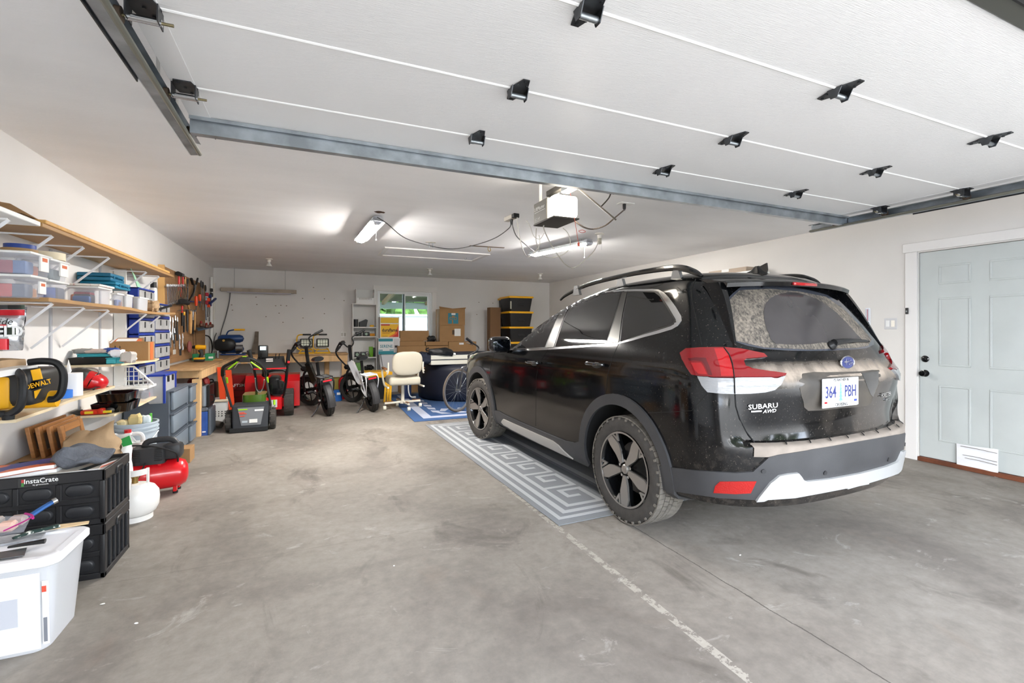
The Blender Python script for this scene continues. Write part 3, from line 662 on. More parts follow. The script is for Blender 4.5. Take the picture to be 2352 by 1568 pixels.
# rows: z, half width, rear limit, rear corner length, front limit, front corner length
KB = [(.20, .78, -.30, .5, 3.42, .5), (.24, .82, -.42, .5, 3.48, .5), (.28, .855, -.60, .5, 3.52, .5), (.315, .87, -.78, .5, 3.56, .5), (.335, .875, -.89, .5, 3.56, .5), (.40, .885, -.93, .5, 3.60, .5), (.55, .895, -.955, .5, 3.62, .52),
      (.655, .902, -.96, .5, 3.61, .54), (.675, .903, -.957, .5, 3.61, .54), (.695, .903, -.952, .49, 3.61, .54), (.76, .905, -.94, .47, 3.60, .56), (.86, .906, -.926, .45, 3.57, .6),
      (.95, .906, -.918, .45, 3.48, .7), (1.0, .904, -.922, .45, 3.32, .8), (1.03, .901, -.912, .45, 3.08, .85), (1.06, .897, -.882, .44, 2.62, .85), (1.09, .891, -.862, .42, 2.25, .7), (1.13, .880, -.845, .40, 2.08, .55), (1.17, .864, -.83, .39, 1.99, .5),
      (1.22, .842, -.80, .38, 1.90, .5), (1.32, .797, -.745, .36, 1.72, .5), (1.42, .750, -.685, .35, 1.52, .5), (1.52, .702, -.615, .34, 1.28, .55), (1.58, .668, -.565, .34, 1.08, .6),
      (1.62, .630, -.52, .34, .92, .6), (1.645, .590, -.48, .36, .80, .6), (1.665, .52, -.42, .40, .62, .6), (1.682, .40, -.30, .40, .45, .55), (1.690, .24, -.12, .35, .3, .4), (1.693, .06, .04, .1, .12, .1)]
def krow(z):
    if z <= KB[0][0]: return KB[0][1:]
    for a, b in zip(KB[:-1], KB[1:]):
        if z <= b[0]:
            t = (z-a[0])/(b[0]-a[0]); return tuple(a[k]*(1-t)+b[k]*t for k in range(1, 6))
    return KB[-1][1:]
def outline(z, NR=14, NS=26, NF=12):
    w, yr, ar, yf, af = krow(z); ex = 2.7; pts = []
    def tp(y): return 1-.045*max(0, (y-1.3)/2.2)**2
    for k in range(NR+1):                    # rear centre to rear side
        th = PI/2*k/NR; s_ = math.sin(th)**(2/ex); c_ = math.cos(th)**(2/ex) if k < NR else 0
        pts.append((w*s_, yr+ar-ar*c_))
    y0, y1 = yr+ar, yf-af
    for k in range(1, NS): pts.append((w*tp(y0+(y1-y0)*k/NS), y0+(y1-y0)*k/NS))
    for k in range(NF+1):
        th = PI/2*(1-k/NF); s_ = math.sin(th)**(2/ex) if k < NF else 0; c_ = math.cos(th)**(2/ex) if k else 0
        y = y1+af*c_; pts.append((w*tp(y)*s_, y))
    ins = .062*max(0, min(1, (z-.675)/.018))*max(0, min(1, (.95-z)/.20)) if z > .675 else 0
    pts = [(x, y+(ins*max(0, min(1, (.76-x)/.05)) if y < yr+ar*.6 else 0)) for x, y in pts]
    left = [(-x, y) for x, y in pts]; right = [(x, y) for x, y in reversed(pts[1:-1])]
    return left+right
def zlist():
    zs = []
    for a, b in zip(KB[:-1], KB[1:]):
        n = max(1, round((b[0]-a[0])/.035)); zs += [a[0]+(b[0]-a[0])*k/n for k in range(n)]
    return zs+[KB[-1][0]]
def body_bm():
    b = B(); rings = [[b.bm.verts.new((x, y, z)) for x, y in outline(z)] for z in zlist()]
    b.bridge(rings); return b
b = body_bm(); bmesh.ops.recalc_face_normals(b.bm, faces=b.bm.faces)
for _ in range(1): bmesh.ops.smooth_vert(b.bm, verts=[v for v in b.bm.verts if v.co.z > .70 and v.co.z < 1.68], factor=.5, use_axis_x=True, use_axis_y=True, use_axis_z=False)
BV = BVHTree.FromBMesh(b.bm)
AX = (0.0, 2.67); WR = .352; AO = .045
body = b.done('body_shell', [PAINT, WELL], None, 40); body.matrix_world = Matrix.Identity(4)
cutb = B()
for ya in AX: 
    for s_ in (-1, 1): cutb.cyl((s_*.62, ya+AO, .36), (s_*1.1, ya+AO, .36), .425, n=48)
cut = cutb.done('cut', WELL)
md = body.modifiers.new('b', 'BOOLEAN'); md.object = cut; md.operation = 'DIFFERENCE'; md.solver = 'EXACT'
try: md.material_mode = 'TRANSFER'
except Exception: pass
me = bpy.data.meshes.new_from_object(body.evaluated_get(bpy.context.evaluated_depsgraph_get()))
bpy.data.objects.remove(cut)
body.modifiers.clear(); body.data = me
if len(me.materials) < 2 or me.materials[1] is None: me.materials.append(WELL)
# cylinder faces to liner material
for p in me.polygons:
    c = p.center
    for ya in AX:
        r = math.hypot(c.y-ya-AO, c.z-.36)
        if r < .43 and abs(c.x) < .905 and (abs(c.x) < .63 or (r > .40 and abs(p.normal.x) < .3)): p.material_index = 1
    if c.z < .33 and p.normal.z < -.35: p.material_index = 1
me.set_sharp_from_angle(angle=math.radians(40)); body.parent = car; KIDS.setdefault(car.name, []).append(body); reg(body, CM); body.name = 'body_shell'
# ---- surface patches
def hitpx(px, py):
    v = ray(px, py); o = CMI @ CAM; d = (CMI.to_3x3() @ v).normalized()
    h, n, i, dist = BV.ray_cast(o, d)
    if h is None:
        best = None
        for k in range(60):
            q = o+d*(1.5+k*.08); r = BV.find_nearest(q)
            if best is None or r[3] < best[3]: best = r
        h, n = best[0], best[1]
    if n.dot(d) > 0: n = -n
    return h, n
def hitdir(kind, a, z, side=-1):
    if kind == 's': o, d = Vector((side*2, a, z)), Vector((-side, 0, 0))     # (y, z) seen from the side
    else: o, d = Vector((a, -3, z)), Vector((0, 1, 0))                       # (x, z) seen from behind
    h, n, i, ds = BV.ray_cast(o, d)
    if h is None: h, n, i, ds = BV.find_nearest(o+d*1.1 if kind == 's' else o+d*2.2)
    if n.dot(d) > 0: n = -n
    return h, n
def tess(poly, step):
    P2 = [Vector(p) for p in poly]; n = len(P2); V = []; 
    for i in range(n):
        a, b_ = P2[i], P2[(i+1) % n]; k = max(1, int((b_-a).length/step))
        for j in range(k): V.append(a.lerp(b_, j/k))
    m = len(V); E_ = [(i, (i+1) % m) for i in range(m)]
    xs = [v.x for v in V]; ys = [v.y for v in V]
    y = min(ys)+step*.5; r = 0; G = []
    while y < max(ys):
        x = min(xs)+step*(.25+.5*(r % 2))
        while x < max(xs):
            q = Vector((x, y)); ins = False; dmin = 1e9
            for i in range(m):
                a, b_ = V[i], V[(i+1) % m]
                if (a.y > q.y) != (b_.y > q.y) and q.x < (b_.x-a.x)*(q.y-a.y)/(b_.y-a.y)+a.x: ins = not ins
                dmin = min(dmin, (a-q).length)
            if ins and dmin > step*.55: G.append(q)
            x += step
        y += step; r += 1
    vo, eo, fo, *_ = delaunay_2d_cdt(V+G, E_, [], 1, 1e-6)
    return vo, fo
def patch(name, poly, m, off=.002, th=.004, mode='px', step=None, mirror=True, parent=None, label=None, side=-1, ang=35, smooth=0):
    if step is None: step = 9 if mode == 'px' else .035
    vo, fo = tess(poly, step)
    H = [hitpx(v.x, v.y) if mode == 'px' else hitdir(mode, v.x, v.y, side) for v in vo]
    out = []
    for mi in ((1, -1) if mirror else (1,)):
        bm = bmesh.new()
        top = [bm.verts.new(Vector(((h+n*off).x*mi, (h+n*off).y, (h+n*off).z))) for h, n in H]
        for f in fo:
            try: bm.faces.new([top[i] for i in f])
            except ValueError: pass
        # make all faces point outward
        bm.normal_update()
        for f in bm.faces:
            nn = H[0][1]; 
        s_ = sum((f.normal.dot(Vector((H[[v.index for v in f.verts][0]][1].x*mi, *H[[v.index for v in f.verts][0]][1][1:]))) if f.verts[0].index >= 0 else 0) for f in bm.faces)
        if s_ < 0: bmesh.ops.reverse_faces(bm, faces=bm.faces)
        be = [e for e in bm.edges if e.is_boundary]
        r = bmesh.ops.extrude_edge_only(bm, edges=be); nv = [g for g in r['geom'] if isinstance(g, bmesh.types.BMVert)]
        for v in nv:
            q, n, i, d_ = BV.find_nearest(Vector((v.co.x, v.co.y, v.co.z)))
            if (v.co-q).dot(n) < 0: n = -n
            v.co -= n*th
        me = bpy.data.meshes.new(name); bm.to_mesh(me); bm.free()
        for p in me.polygons: p.use_smooth = True
        me.set_sharp_from_angle(angle=math.radians(ang)); me.materials.append(m)
        o = bpy.data.objects.new(name, me); COL.objects.link(o); pr = parent or car
        if isinstance(pr, (list, tuple)): pr = pr[0 if mi == 1 else 1]
        o.parent = pr; KIDS.setdefault(pr.name, []).append(o); reg(o, CM)
        if label: o['label'] = label
        out.append(o)
    return out
def smoothpoly(pts, n=3):
    out = []; m = len(pts)
    for i in range(m):
        p0, p1, p2, p3 = (Vector(pts[(i+k) % m]) for k in (-1, 0, 1, 2))
        for k in range(n):
            t = k/n; out.append(.5*((2*p1)+(-p0+p2)*t+(2*p0-5*p1+4*p2-p3)*t*t+(-p0+3*p1-3*p2+p3)*t**3))
    return out
def seam(pts, r=.0016, name='shut_line', mode='px', m=None, mirror=True, off=.0003, parent=None):
    L_ = []
    for a, b_ in zip(pts[:-1], pts[1:]):
        a, b_ = Vector(a), Vector(b_)
        k = max(1, int((b_-a).length/(8 if mode == 'px' else .04)))
        L_ += [a.lerp(b_, j/k) for j in range(k)]
    L_.append(Vector(pts[-1]))
    H = [hitpx(*v) if mode == 'px' else hitdir(mode, v[0], v[1]) for v in L_]
    res = []
    for mi in ((1, -1) if mirror else (1,)):
        b = B(); b.tube([Vector(((h+n*off).x*mi, (h+n*off).y, (h+n*off).z)) for h, n in H], r, 5, smooth=False)
        b.xf(CM); pr = parent or car
        res.append(b.done(name, m or SEAM, pr, 180))
    return res
SEAM = mat('seam_black', '#020203', .8)
TINT = mat('tinted_glass', '#0b0c0e', .03, spec=.8, ior=1.6)
TINTF = mat('front_glass', '#1b1c1e', .03, spec=.8, ior=1.6)
SATIN = mat('satin_trim', '#5b5a58', .28, .85)
# side glazing
patch('window_trim', smoothpoly([(1159, 807), (1186, 752), (1214, 714), (1253, 692.5), (1309, 678.5), (1370, 671.5), (1433, 665), (1480, 664), (1513, 665), (1537, 684), (1565, 726), (1561, 742), (1543, 756.5), (1480, 774), (1419, 790), (1340, 797), (1259, 803), (1200, 806)], 2), CHR, .0015, label='chrome window surround')
patch('window_frame', smoothpoly([(1163, 803), (1189, 753), (1216, 718), (1254, 697), (1309, 683), (1370, 676), (1433, 669.5), (1480, 669), (1508, 669), (1519, 679), (1552, 733), (1549, 741), (1540, 749), (1480, 767.5), (1419, 785), (1340, 792), (1259, 798.5), (1200, 801.5)], 2), mat('window_rubber', '#101012', .35), .003)
fg = patch('door_glass', [(1164, 801), (1188, 756), (1214, 723), (1235, 709), (1262, 698.5), (1297, 690), (1275, 740), (1252, 797)], TINTF, .0045, label='lightly tinted front side glass')
patch('door_glass', [(1276, 796.5), (1292, 745), (1318, 685), (1370, 679), (1427, 673), (1411, 730), (1392, 789)], TINT, .0045)
patch('quarter_glass', smoothpoly([(1426, 784), (1433, 725), (1444, 672), (1475, 671.5), (1504, 672), (1516, 681), (1548, 734), (1544, 744), (1485, 764)], 1), TINT, .0045)
patch('door_pillar', [(1299, 689), (1315, 685), (1290, 745), (1273, 797), (1255, 798.5), (1277, 740)], SATIN, .006, label='satin grey door pillar trim')
patch('door_pillar', [(1430, 672), (1441, 670.5), (1430, 725), (1422, 785.5), (1394.5, 789), (1413, 735)], SATIN, .006, label='satin grey door pillar trim')
seam([(1186, 758), (1170, 801)], .003, 'glass_divider', off=.005)
# shut lines
seam([(1316, 679), (1302, 705), (1275, 757), (1259, 802), (1245, 825), (1236.5, 845), (1232, 865), (1231, 920), (1230.5, 978)])
seam([(1442, 667), (1430, 735), (1421, 790), (1407, 820), (1396, 860), (1391, 905)])
seam([(1135, 812), (1127, 845), (1124, 870), (1127, 920)])
seam([(1598, 641), (1589, 664), (1590, 690), (1599, 729), (1613, 798)], .003)
seam([(1489, 948), (1540, 946), (1588, 943), (1610, 920), (1626, 901)])
seam([(1688, 903), (1690, 933), (1699, 962), (1713, 990), (1733, 1016)], .0035)
# character line highlights come from the shape; door handles
def handle(px, py, parent=None):
    h, n = hitpx(px, py); res = []
    for mi in (1, -1):
        b = B(); c = Vector((h.x*mi, h.y, h.z))
        b.ell(c+Vector((.006*mi, 0, -.004)), (.012, .075, .026), n=16, m=8); b.xf(CM); cup = b.done('handle_cup', BLK, car)
        b = B(); b.tube([c+Vector((-.004*mi, -.095, .006)), c+Vector((-.034*mi, -.085, .008)), c+Vector((-.042*mi, 0, .01)), c+Vector((-.034*mi, .085, .008)), c+Vector((-.004*mi, .095, .006))], .013, 10); b.xf(CM)
        b.done('door_handle', mat('handle_gloss', '#151618', .12, coat=1), car)
handle(1370, 838); handle(1226, 834)
# cladding (side view coordinates y, z) --------------------------------
def arc(ya, r, a0, a1, n, zc=.36): return [(ya+r*math.cos(math.radians(a0+(a1-a0)*k/n)), zc+r*math.sin(math.radians(a0+(a1-a0)*k/n))) for k in range(n+1)]
for ya in AX:
    lo0 = -22 if ya else -12
    o = arc(ya+AO, .495, lo0, 192 if ya else 192, 30); i = arc(ya+AO, .422, 192, lo0, 30)
    patch('arch_cladding', o+i, CLAD, .016, .02, 's', .03)
patch('sill_cladding', [(.47, .42), (.54, .425), (.62, .40), (.75, .385), (1.1, .385), (1.6, .39), (2.0, .40), (2.12, .41), (2.24, .40), (2.26, .27), (2.1, .25), (1.3, .235), (.52, .235), (.46, .27)], CLAD, .014, .02, 's', .04)
patch('sill_garnish', [(.70, .255), (.86, .33), (.95, .345), (1.6, .35), (1.98, .352), (2.06, .31), (2.02, .285), (1.3, .262)], mat('silver_garnish', '#b9b6b1', .42, .4), .024, .012, 's', .04, label='silver sill strip')
# bumper (traced outline on the rear surface), mirrored halves
patch('bumper_cladding', [(1514, 1069), (1555, 1074), (1600, 1079), (1688, 1084), (1728, 1081), (1748, 1063), (1764, 1048), (1784, 1043), (1850, 1033), (1905, 1024), (1984, 1010), (1984, 1085), (1884, 1125), (1733, 1144), (1652, 1140), (1552, 1127), (1525, 1123), (1514, 1100)], CLAD, .012, .016, step=12)
patch('skid_plate', [(1733, 1144), (1748, 1125), (1765, 1104), (1784, 1088), (1805, 1084), (1827, 1082), (1833, 1090), (1838, 1098), (1846, 1101), (1900, 1095), (1960, 1084), (1985, 1079), (1985, 1107), (1884, 1126), (1818, 1138)], mat('silver_skid', '#bdbebe', .35, .4), .026, .022, step=8, label='silver lower bumper skid plate')
rf = patch('bumper_reflector', [(1653, 1103), (1735, 1102), (1722, 1129), (1690, 1131), (1640, 1129), (1644, 1113)], mat('reflector_red', '#9c1410', .2, coat=.6, bump=.25, bs=160), .017, .006, label='red bumper reflector')
for px_, py_ in ((1751, 1080), (1890, 1083)):
    h, n = hitpx(px_, py_)
    for mi in (1, -1):
        c = Vector((h.x*mi, h.y, h.z)); nn = Vector((n.x*mi, n.y, n.z)); b = B(); b.cyl(c+nn*.012, c+nn*.017, .012, n=16); b.xf(CM); b.done('parking_sensor', mat('sensor', '#2c2c2e', .4), car)
# step pad on bumper: dusty top with ribs
b = B(); ring0 = []; rows = []
def rear_pt(xx, z, inset=0.0):
    w, yr, ar, yf, af = krow(z); t_ = min(abs(xx)/w, .999); return Vector((xx, yr+inset+ar-ar*(1-t_**2.7)**(1/2.7), z))
for k in range(33):
    xx = -.72+1.44*k/32; p = [rear_pt(xx, .655), rear_pt(xx, .66)]
    y_out = p[0].y
    rows.append([Vector((xx, y_out-.006, .625)), Vector((xx, y_out-.008, .672)), Vector((xx, y_out+.006, .684)), Vector((xx, y_out+.06, .690)), Vector((xx, y_out+.098, .692))])
R_ = [[b.bm.verts.new(q) for q in r] for r in rows]
for a, c_ in zip(R_[:-1], R_[1:]):
    for i in range(4): b.bm.faces.new((a[i], a[i+1], c_[i+1], c_[i]))
b.xf(CM); step_ = b.done('bumper_step', DUSTC, car, 60)
for rr in (0, 1):
    for k in range(9):
        xx = -.62+k*.15+rr*.07; p = rows[0][0]; y_out = rear_pt(xx, .655).y; b = B()
        ya, yb = (y_out+.004, y_out+.040) if rr else (y_out+.045, y_out+.085)
        b.prism([Vector((xx, ya, .686)), Vector((xx+.006, ya, .686)), Vector((xx+.046, yb, .692)), Vector((xx+.040, yb, .692))], (0, 0, .004)); b.xf(CM); b.done('rib', BLK, step_)
# tail lamps
LR = mat('lamp_red', '#780b12', .08, coat=1); LRD = mat('lamp_red_dark', '#570a12', .1, coat=1); LRB = mat('lamp_red_bright', '#a01117', .08, coat=1); LC = mat('lamp_clear', '#a7a9ac', .12, .5, coat=1, bump=.5, bs=60, stretch=(1, 1, 9))
tl = patch('tail_lamp', [(1565, 812), (1578, 802), (1610, 800), (1662, 799.5), (1700, 803), (1727, 808), (1751, 813), (1759, 821), (1735, 823), (1711, 825), (1706, 830), (1710, 841), (1725, 848), (1773, 856), (1803, 860.5), (1800, 866), (1783, 868.5), (1684, 868.5), (1640, 867.5), (1603, 864), (1591, 861), (1580, 845), (1570, 826)], LR, .016, .018, step=7, label='red tail lamp')
patch('clear_lens', [(1603, 865), (1640, 868.5), (1684, 869.5), (1783, 869.5), (1801, 866.5), (1789, 883), (1776, 894.5), (1754, 900), (1720, 903), (1686, 904), (1655, 903), (1626, 900), (1613, 884)], LC, .014, .016, step=7, parent=tl, label='clear lower lens')
patch('lamp_band', [(1583, 824), (1600, 823), (1622, 824), (1630, 842), (1637, 864), (1628, 863.5), (1620, 842), (1614, 831), (1597, 829), (1587, 830)], LRD, .0175, .003, step=6, parent=tl)
patch('lamp_band', [(1590, 834), (1612, 834), (1618, 845), (1625, 862), (1606, 860), (1597, 850)], LRB, .0172, .003, step=6, parent=tl)
patch('lamp_band', [(1640, 803), (1660, 802), (1672, 818), (1680, 845), (1684, 866), (1656, 866), (1652, 840)], LRB, .0172, .003, step=6, parent=tl)
seam([(1661, 801), (1672, 815), (1680, 835), (1685, 868), (1686, 903)], .003, 'lamp_split', parent=None, off=.018)
# rear glass, dust film, wiped arc
DUSTG = bpy.data.materials.new('dusty_glass'); DUSTG.use_nodes = True
def dustg():
    n = DUSTG.node_tree; L = n.links.new; p = n.nodes['Principled BSDF']; t = n.nodes.new('ShaderNodeTexCoord')
    q = n.nodes.new('ShaderNodeMapping'); q.inputs['Scale'].default_value = (1, 1, .6); q.inputs['Rotation'].default_value = (0, .5, 0); L(t.outputs['Object'], q.inputs[0])
    z = n.nodes.new('ShaderNodeTexNoise'); z.inputs['Scale'].default_value = 60; z.inputs['Detail'].default_value = 9; z.inputs['Roughness'].default_value = .75; L(q.outputs[0], z.inputs['Vector'])
    z2 = n.nodes.new('ShaderNodeTexNoise'); z2.inputs['Scale'].default_value = 5; L(q.outputs[0], z2.inputs['Vector'])
    a = n.nodes.new('ShaderNodeMath'); a.operation = 'MULTIPLY_ADD'; L(z2.outputs['Fac'], a.inputs[0]); a.inputs[1].default_value = .35; L(z.outputs['Fac'], a.inputs[2])
    r = n.nodes.new('ShaderNodeValToRGB'); L(a.outputs[0], r.inputs[0]); r.color_ramp.elements[0].position = .56; r.color_ramp.elements[1].position = .86
    r.color_ramp.elements[0].color = (*lin('#2c2a28'), 1); r.color_ramp.elements[1].color = (*lin('#8b8175'), 1)
    L(r.outputs[0], p.inputs['Base Color']); p.inputs['Roughness'].default_value = .7
dustg()
patch('rear_glass_border', smoothpoly([(1731, 647), (1700, 660), (1671, 686), (1664, 700), (1666, 730), (1679, 765), (1690, 785), (1754, 801), (1861, 806), (1968, 802), (1997, 796), (2006, 779), (1948, 712), (1900, 678), (1834, 662), (1780, 650)], 2), mat('gate_trim', '#3c3f48', .2, coat=.6), .002, mirror=False, step=14)
rg = patch('rear_glass', [(1698, 667), (1680, 684), (1669, 698), (1670, 720), (1674, 746), (1682, 770), (1690, 783), (1754, 798), (1861, 803), (1968, 799), (1993, 794), (2001, 780), (1970, 745), (1941, 714), (1896, 682), (1834, 670), (1768, 664)], DUSTG, .004, mirror=False, step=12, label='dust-covered rear window')[0]
patch('wiped_area', smoothpoly([(1754, 708), (1767, 687), (1794, 675), (1829, 673), (1875, 688), (1920, 719), (1966, 768), (1977, 785), (1930, 790), (1886, 787), (1860, 791), (1781, 790), (1765, 767), (1755, 740)], 2), mat('wiped_glass', '#3d3a3b', .12, spec=.7, var=.1, vs=5), .0055, .001, mirror=False, step=12, parent=rg, label='clean arc left by the wiper')
# wiper
h0, n0 = hitpx(1905, 792); h1, n1 = hitpx(1985, 786)
b = B(); b.tube([h0+n0*.03, h0.lerp(h1, .35)+n0*.045, h1+n1*.02], .011, 8, rs=[.022, .014, .006]); b.lathe([(.001, 0), (.026, .0), (.028, .02), (.015, .04)], h0-Vector((0, 0, .01)), n0, 14); b.xf(CM); wp = b.done('wiper_arm', BLK, car)
b = B(); b.tube([h0.lerp(h1, .15)+n0*.012+Vector((0, 0, .012)), h1+n1*.012+Vector((.03, 0, .0))], .006, 6, smooth=False); b.xf(CM); b.done('wiper_blade', RUB, wp)
# roof spoiler: solid wing above the glass with side fins
b = B(); rows = []
for k in range(25):
    xx = -.60+1.20*k/24; e = (abs(xx)/.60)
    yf_ = -.33; yr_ = -.645+.07*e**3; zt = 1.638-.03*e**2; zr = 1.592-.02*e**2; th = .03
    rows.append([b.bm.verts.new(v) for v in (Vector((xx, yf_, zt+.004)), Vector((xx, (yf_+yr_)/2, (zt+zr)/2+.008)), Vector((xx, yr_+.01, zr+.002)), Vector((xx, yr_, zr-.006)), Vector((xx, yr_+.006, zr-th)), Vector((xx, yr_+.07, zr-th+.004)), Vector((xx, yf_, zt-.09)))])
b.bridge(rows); b.xf(CM); sp = b.done('roof_spoiler', PAINT, car, 40)
b = B(); b.box((-.115, -.656, 1.566), (.115, -.640, 1.587), .006, 2); b.xf(CM); b.done('brake_lamp', LRB, sp, label='high red brake lamp')
for mi in (-1, 1):
    b = B(); pr = []
    top, bot = Vector((mi*.60, -.60, 1.61)), Vector((mi*.735, -.80, 1.135))
    R_ = []
    for k in range(11):
        t_ = k/10; h = rear_pt(mi*(.585+.135*t_), 1.575-.45*t_)
        wd = .055*(1-t_)+.006; dp = (.075*(1-t_)**1.5+.004)
        R_.append([b.bm.verts.new(v) for v in (h+Vector((mi*wd*.8, .03, 0)), h+Vector((mi*wd*.6, -dp, 0)), h+Vector((-mi*wd*.1, -dp-.004, 0)), h+Vector((-mi*wd*.4, .02, 0)))])
    b.bridge(R_); b.xf(CM); b.done('spoiler_fin', PAINT, sp, 50)
# emblem
h, n = hitpx(1939, 834); Mx = frame(h+n*.016, Vector((1, 0, 0))-n*n.x, Z); MxW = CM @ Mx
b = B(); b.lathe([(.068, 0), (.07, .004), (.064, .008), (.06, .006)], n=36, sy=.56, cap=False); b.xf(MxW); em = b.done('emblem', CHR, car, label='oval silver and blue star emblem')
b = B(); b.lathe([(.062, 0), (.062, .005), (.001, .006)], n=36, sy=.56); b.xf(MxW); b.done('emblem_field', mat('emblem_blue', '#1c2c6b', .2, coat=1), em)
def star(b, cx, cy, r):
    pts = []
    for k in range(8):
        rr = r if k % 2 == 0 else r*.28; a = k*PI/4; pts.append(Vector((cx+rr*math.cos(a)*(1.25 if k % 4 == 0 else 1), cy+rr*math.sin(a), .0065)))
    b.prism(pts, (0, 0, .002))
b = B(); star(b, -.022, .004, .022)
for cx, cy in ((.004, .008), (.022, .012), (.010, -.010), (.026, -.004), (.040, -.002)): star(b, cx, cy, .008)
b.xf(MxW); b.done('emblem_stars', CHR, em)
# badges
def onbody(px, py, px2, py2):
    h, n = hitpx(px, py); g, _ = hitpx(px2, py2); return frame(CM @ (h+n*.003), CM.to_3x3() @ (g-h), Z)
text_mesh('SUBARU', .036, CHR, 'badge', car, onbody(1752, 932.5, 1785, 930), .001, .0003, 1.3)
text_mesh('AWD', .026, CHR, 'badge', car, onbody(1766, 943.5, 1790, 941.5), .001, .0003, 1.2, .35)
h0, h1_ = hitpx(1724, 944.5), hitpx(1748, 943)
b = B(); b.tube([h0[0]+h0[1]*.003, h1_[0]+h1_[1]*.003], .005, 4, smooth=False); b.xf(CM); b.done('badge_bar', CHR, car)
text_mesh('FORESTER', .036, CHR, 'badge', car, onbody(2034, 906, 2046, 903), .0015, .0006, 1.05)
text_mesh('LIMITED', .022, CHR, 'badge', car, onbody(2037, 917, 2046, 915), .0015, .0004, 1.1)
# plate recess and plate
patch('plate_recess', smoothpoly([(1843, 858), (1900, 855), (1976, 853), (2019, 850), (2018, 880), (2003, 915), (1992, 931), (1930, 937), (1856, 943), (1845, 922), (1837, 893)], 2), mat('recess', '#3b3733', .6, var=.2, vs=8, col2='#4f4942'), .002, mirror=False, step=12)
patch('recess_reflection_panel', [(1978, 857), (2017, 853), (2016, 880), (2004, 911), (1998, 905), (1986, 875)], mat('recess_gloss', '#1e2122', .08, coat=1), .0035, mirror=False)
h0, n0 = hitpx(1925, 898); hl, _ = hitpx(1887, 900); hr, _ = hitpx(1966, 893)
PM_ = frame(h0+n0*.014+Vector((.0, 0, 0)), (hr-hl), Z); PW_ = CM @ PM_
pl = thing  # keep name
b = B(); b.box((-.158, -.083, -.006), (.158, .076, 0), .004); b.xf(PW_); plate = b.done('number_plate', mat('plate_white', '#e9e9ee', .35), car, label='white number plate with blue characters')
b = B()
for a_, c_ in (((-.158, .058, -.004), (.158, .079, .004)), ((-.158, -.079, -.004), (.158, -.058, .004)), ((-.158, -.058, -.004), (-.147, .058, .004)), ((.147, -.058, -.004), (.158, .058, .004))): b.box(a_, c_, .002)
b.xf(PW_); b.done('plate_frame', mat('plate_frame', '#f0f0f0', .25), plate)
PB = mat('plate_blue', '#2b3270', .5); PG = mat('plate_green', '#6fb8a2', .6)
text_mesh('364', .092, PB, 'lettering', plate, PW_ @ Matrix.Translation((-.088, .0, .0008)), .0006, .0011, .70)
text_mesh('PBH', .092, PB, 'lettering', plate, PW_ @ Matrix.Translation((.088, .0, .0008)), .0006, .0011, .66)
text_mesh("I'D RATHER BE", .021, BLK, 'lettering', plate, PW_ @ Matrix.Translation((0, .069, .0045)), .0004, .0005, 1.0)
text_mesh('CRUISING', .024, BLK, 'lettering', plate, PW_ @ Matrix.Translation((.0, -.069, .0045)), .0004, .0005, 1.05)
b = B()
for k in range(5):
    w_ = .018; zz = .052-k*.02; b.prism([Vector((-w_*(.4+.15*k), zz-.02, .0008)), Vector((w_*(.4+.15*k), zz-.02, .0008)), Vector((0, zz+.01, .0008))], (0, 0, .0006))
b.box((-.003, -.066, .0008), (.003, -.04, .0014)); b.xf(PW_); b.done('tree_print', PG, plate)
b = B(); b.box((-.145, -.064, .0008), (-.12, -.048, .0014)); b.xf(PW_); b.done('sticker', RED, plate)
b = B(); b.box((.12, -.064, .0008), (.146, -.046, .0014)); b.xf(PW_); b.done('sticker', mat('sticker_blue', '#2a3c8c', .5), plate)
# roof rails
for mi in (-1, 1):
    b = B(); P_ = [Vector((mi*.590, 1.32, 1.575)), Vector((mi*.592, 1.20, 1.62)), Vector((mi*.598, .85, 1.68)), Vector((mi*.605, .35, 1.708)), Vector((mi*.605, -.05, 1.710)), Vector((mi*.60, -.22, 1.695)), Vector((mi*.595, -.33, 1.655)), Vector((mi*.59, -.38, 1.625))]
    b.tube(P_, .018, 8, flat=1.0, rs=[.010, .016, .018, .018, .02, .022, .02, .01]); b.xf(CM); rl = b.done('roof_rail', mat('rail_black', '#121315', .18, coat=.7), car)
    for yy in (1.02, .40, -.18):
        b = B(); q = Vector((mi*.600, yy, 1.60)); b.prism([q+Vector((-.012, -.055, 0)), q+Vector((-.012, .055, 0)), q+Vector((-.012, .03, .085)), q+Vector((-.012, -.02, .085))], (.026, 0, 0)); b.xf(CM); b.done('rail_foot', mat('rail_foot', '#8b8b8b', .3, .6), rl)
# shark fin aerial
b = B(); b.prism([Vector((0, -.38, 1.665)), Vector((0, -.20, 1.685)), Vector((0, -.30, 1.715)), Vector((0, -.385, 1.745)), Vector((0, -.39, 1.70))], (.012, 0, 0)); 
b.lathe([(.05, 0), (.035, .02), (.01, .06)], (.006, -.31, 1.672), n=14, sx=.5, sy=1.7); b.xf(CM); b.done('aerial_fin', BLKG, car)
# mirrors
for mi in (-1, 1):
    c = Vector((mi*.985, 1.87, 1.14))
    b = B(); b.ell(c, (.115, .062, .082), n=20, m=12, e=.55); b.xf(CM); mr_ = b.done('door_mirror', mat('mirror_black', '#0d0f13', .1, coat=1), car)
    b = B(); b.box(c+Vector((-.085, -.066, -.06)), c+Vector((.085, -.058, .055)), .012, 2); b.xf(CM); b.done('mirror_glass', mat('mirror_face', '#0f141b', .05, .6), mr_)
    b = B(); b.tube([Vector((mi*.86, 1.90, 1.06)), Vector((mi*.90, 1.89, 1.075)), c+Vector((-mi*.04, 0, -.06))], .022, 8); b.xf(CM); b.done('mirror_arm', BLK, mr_)
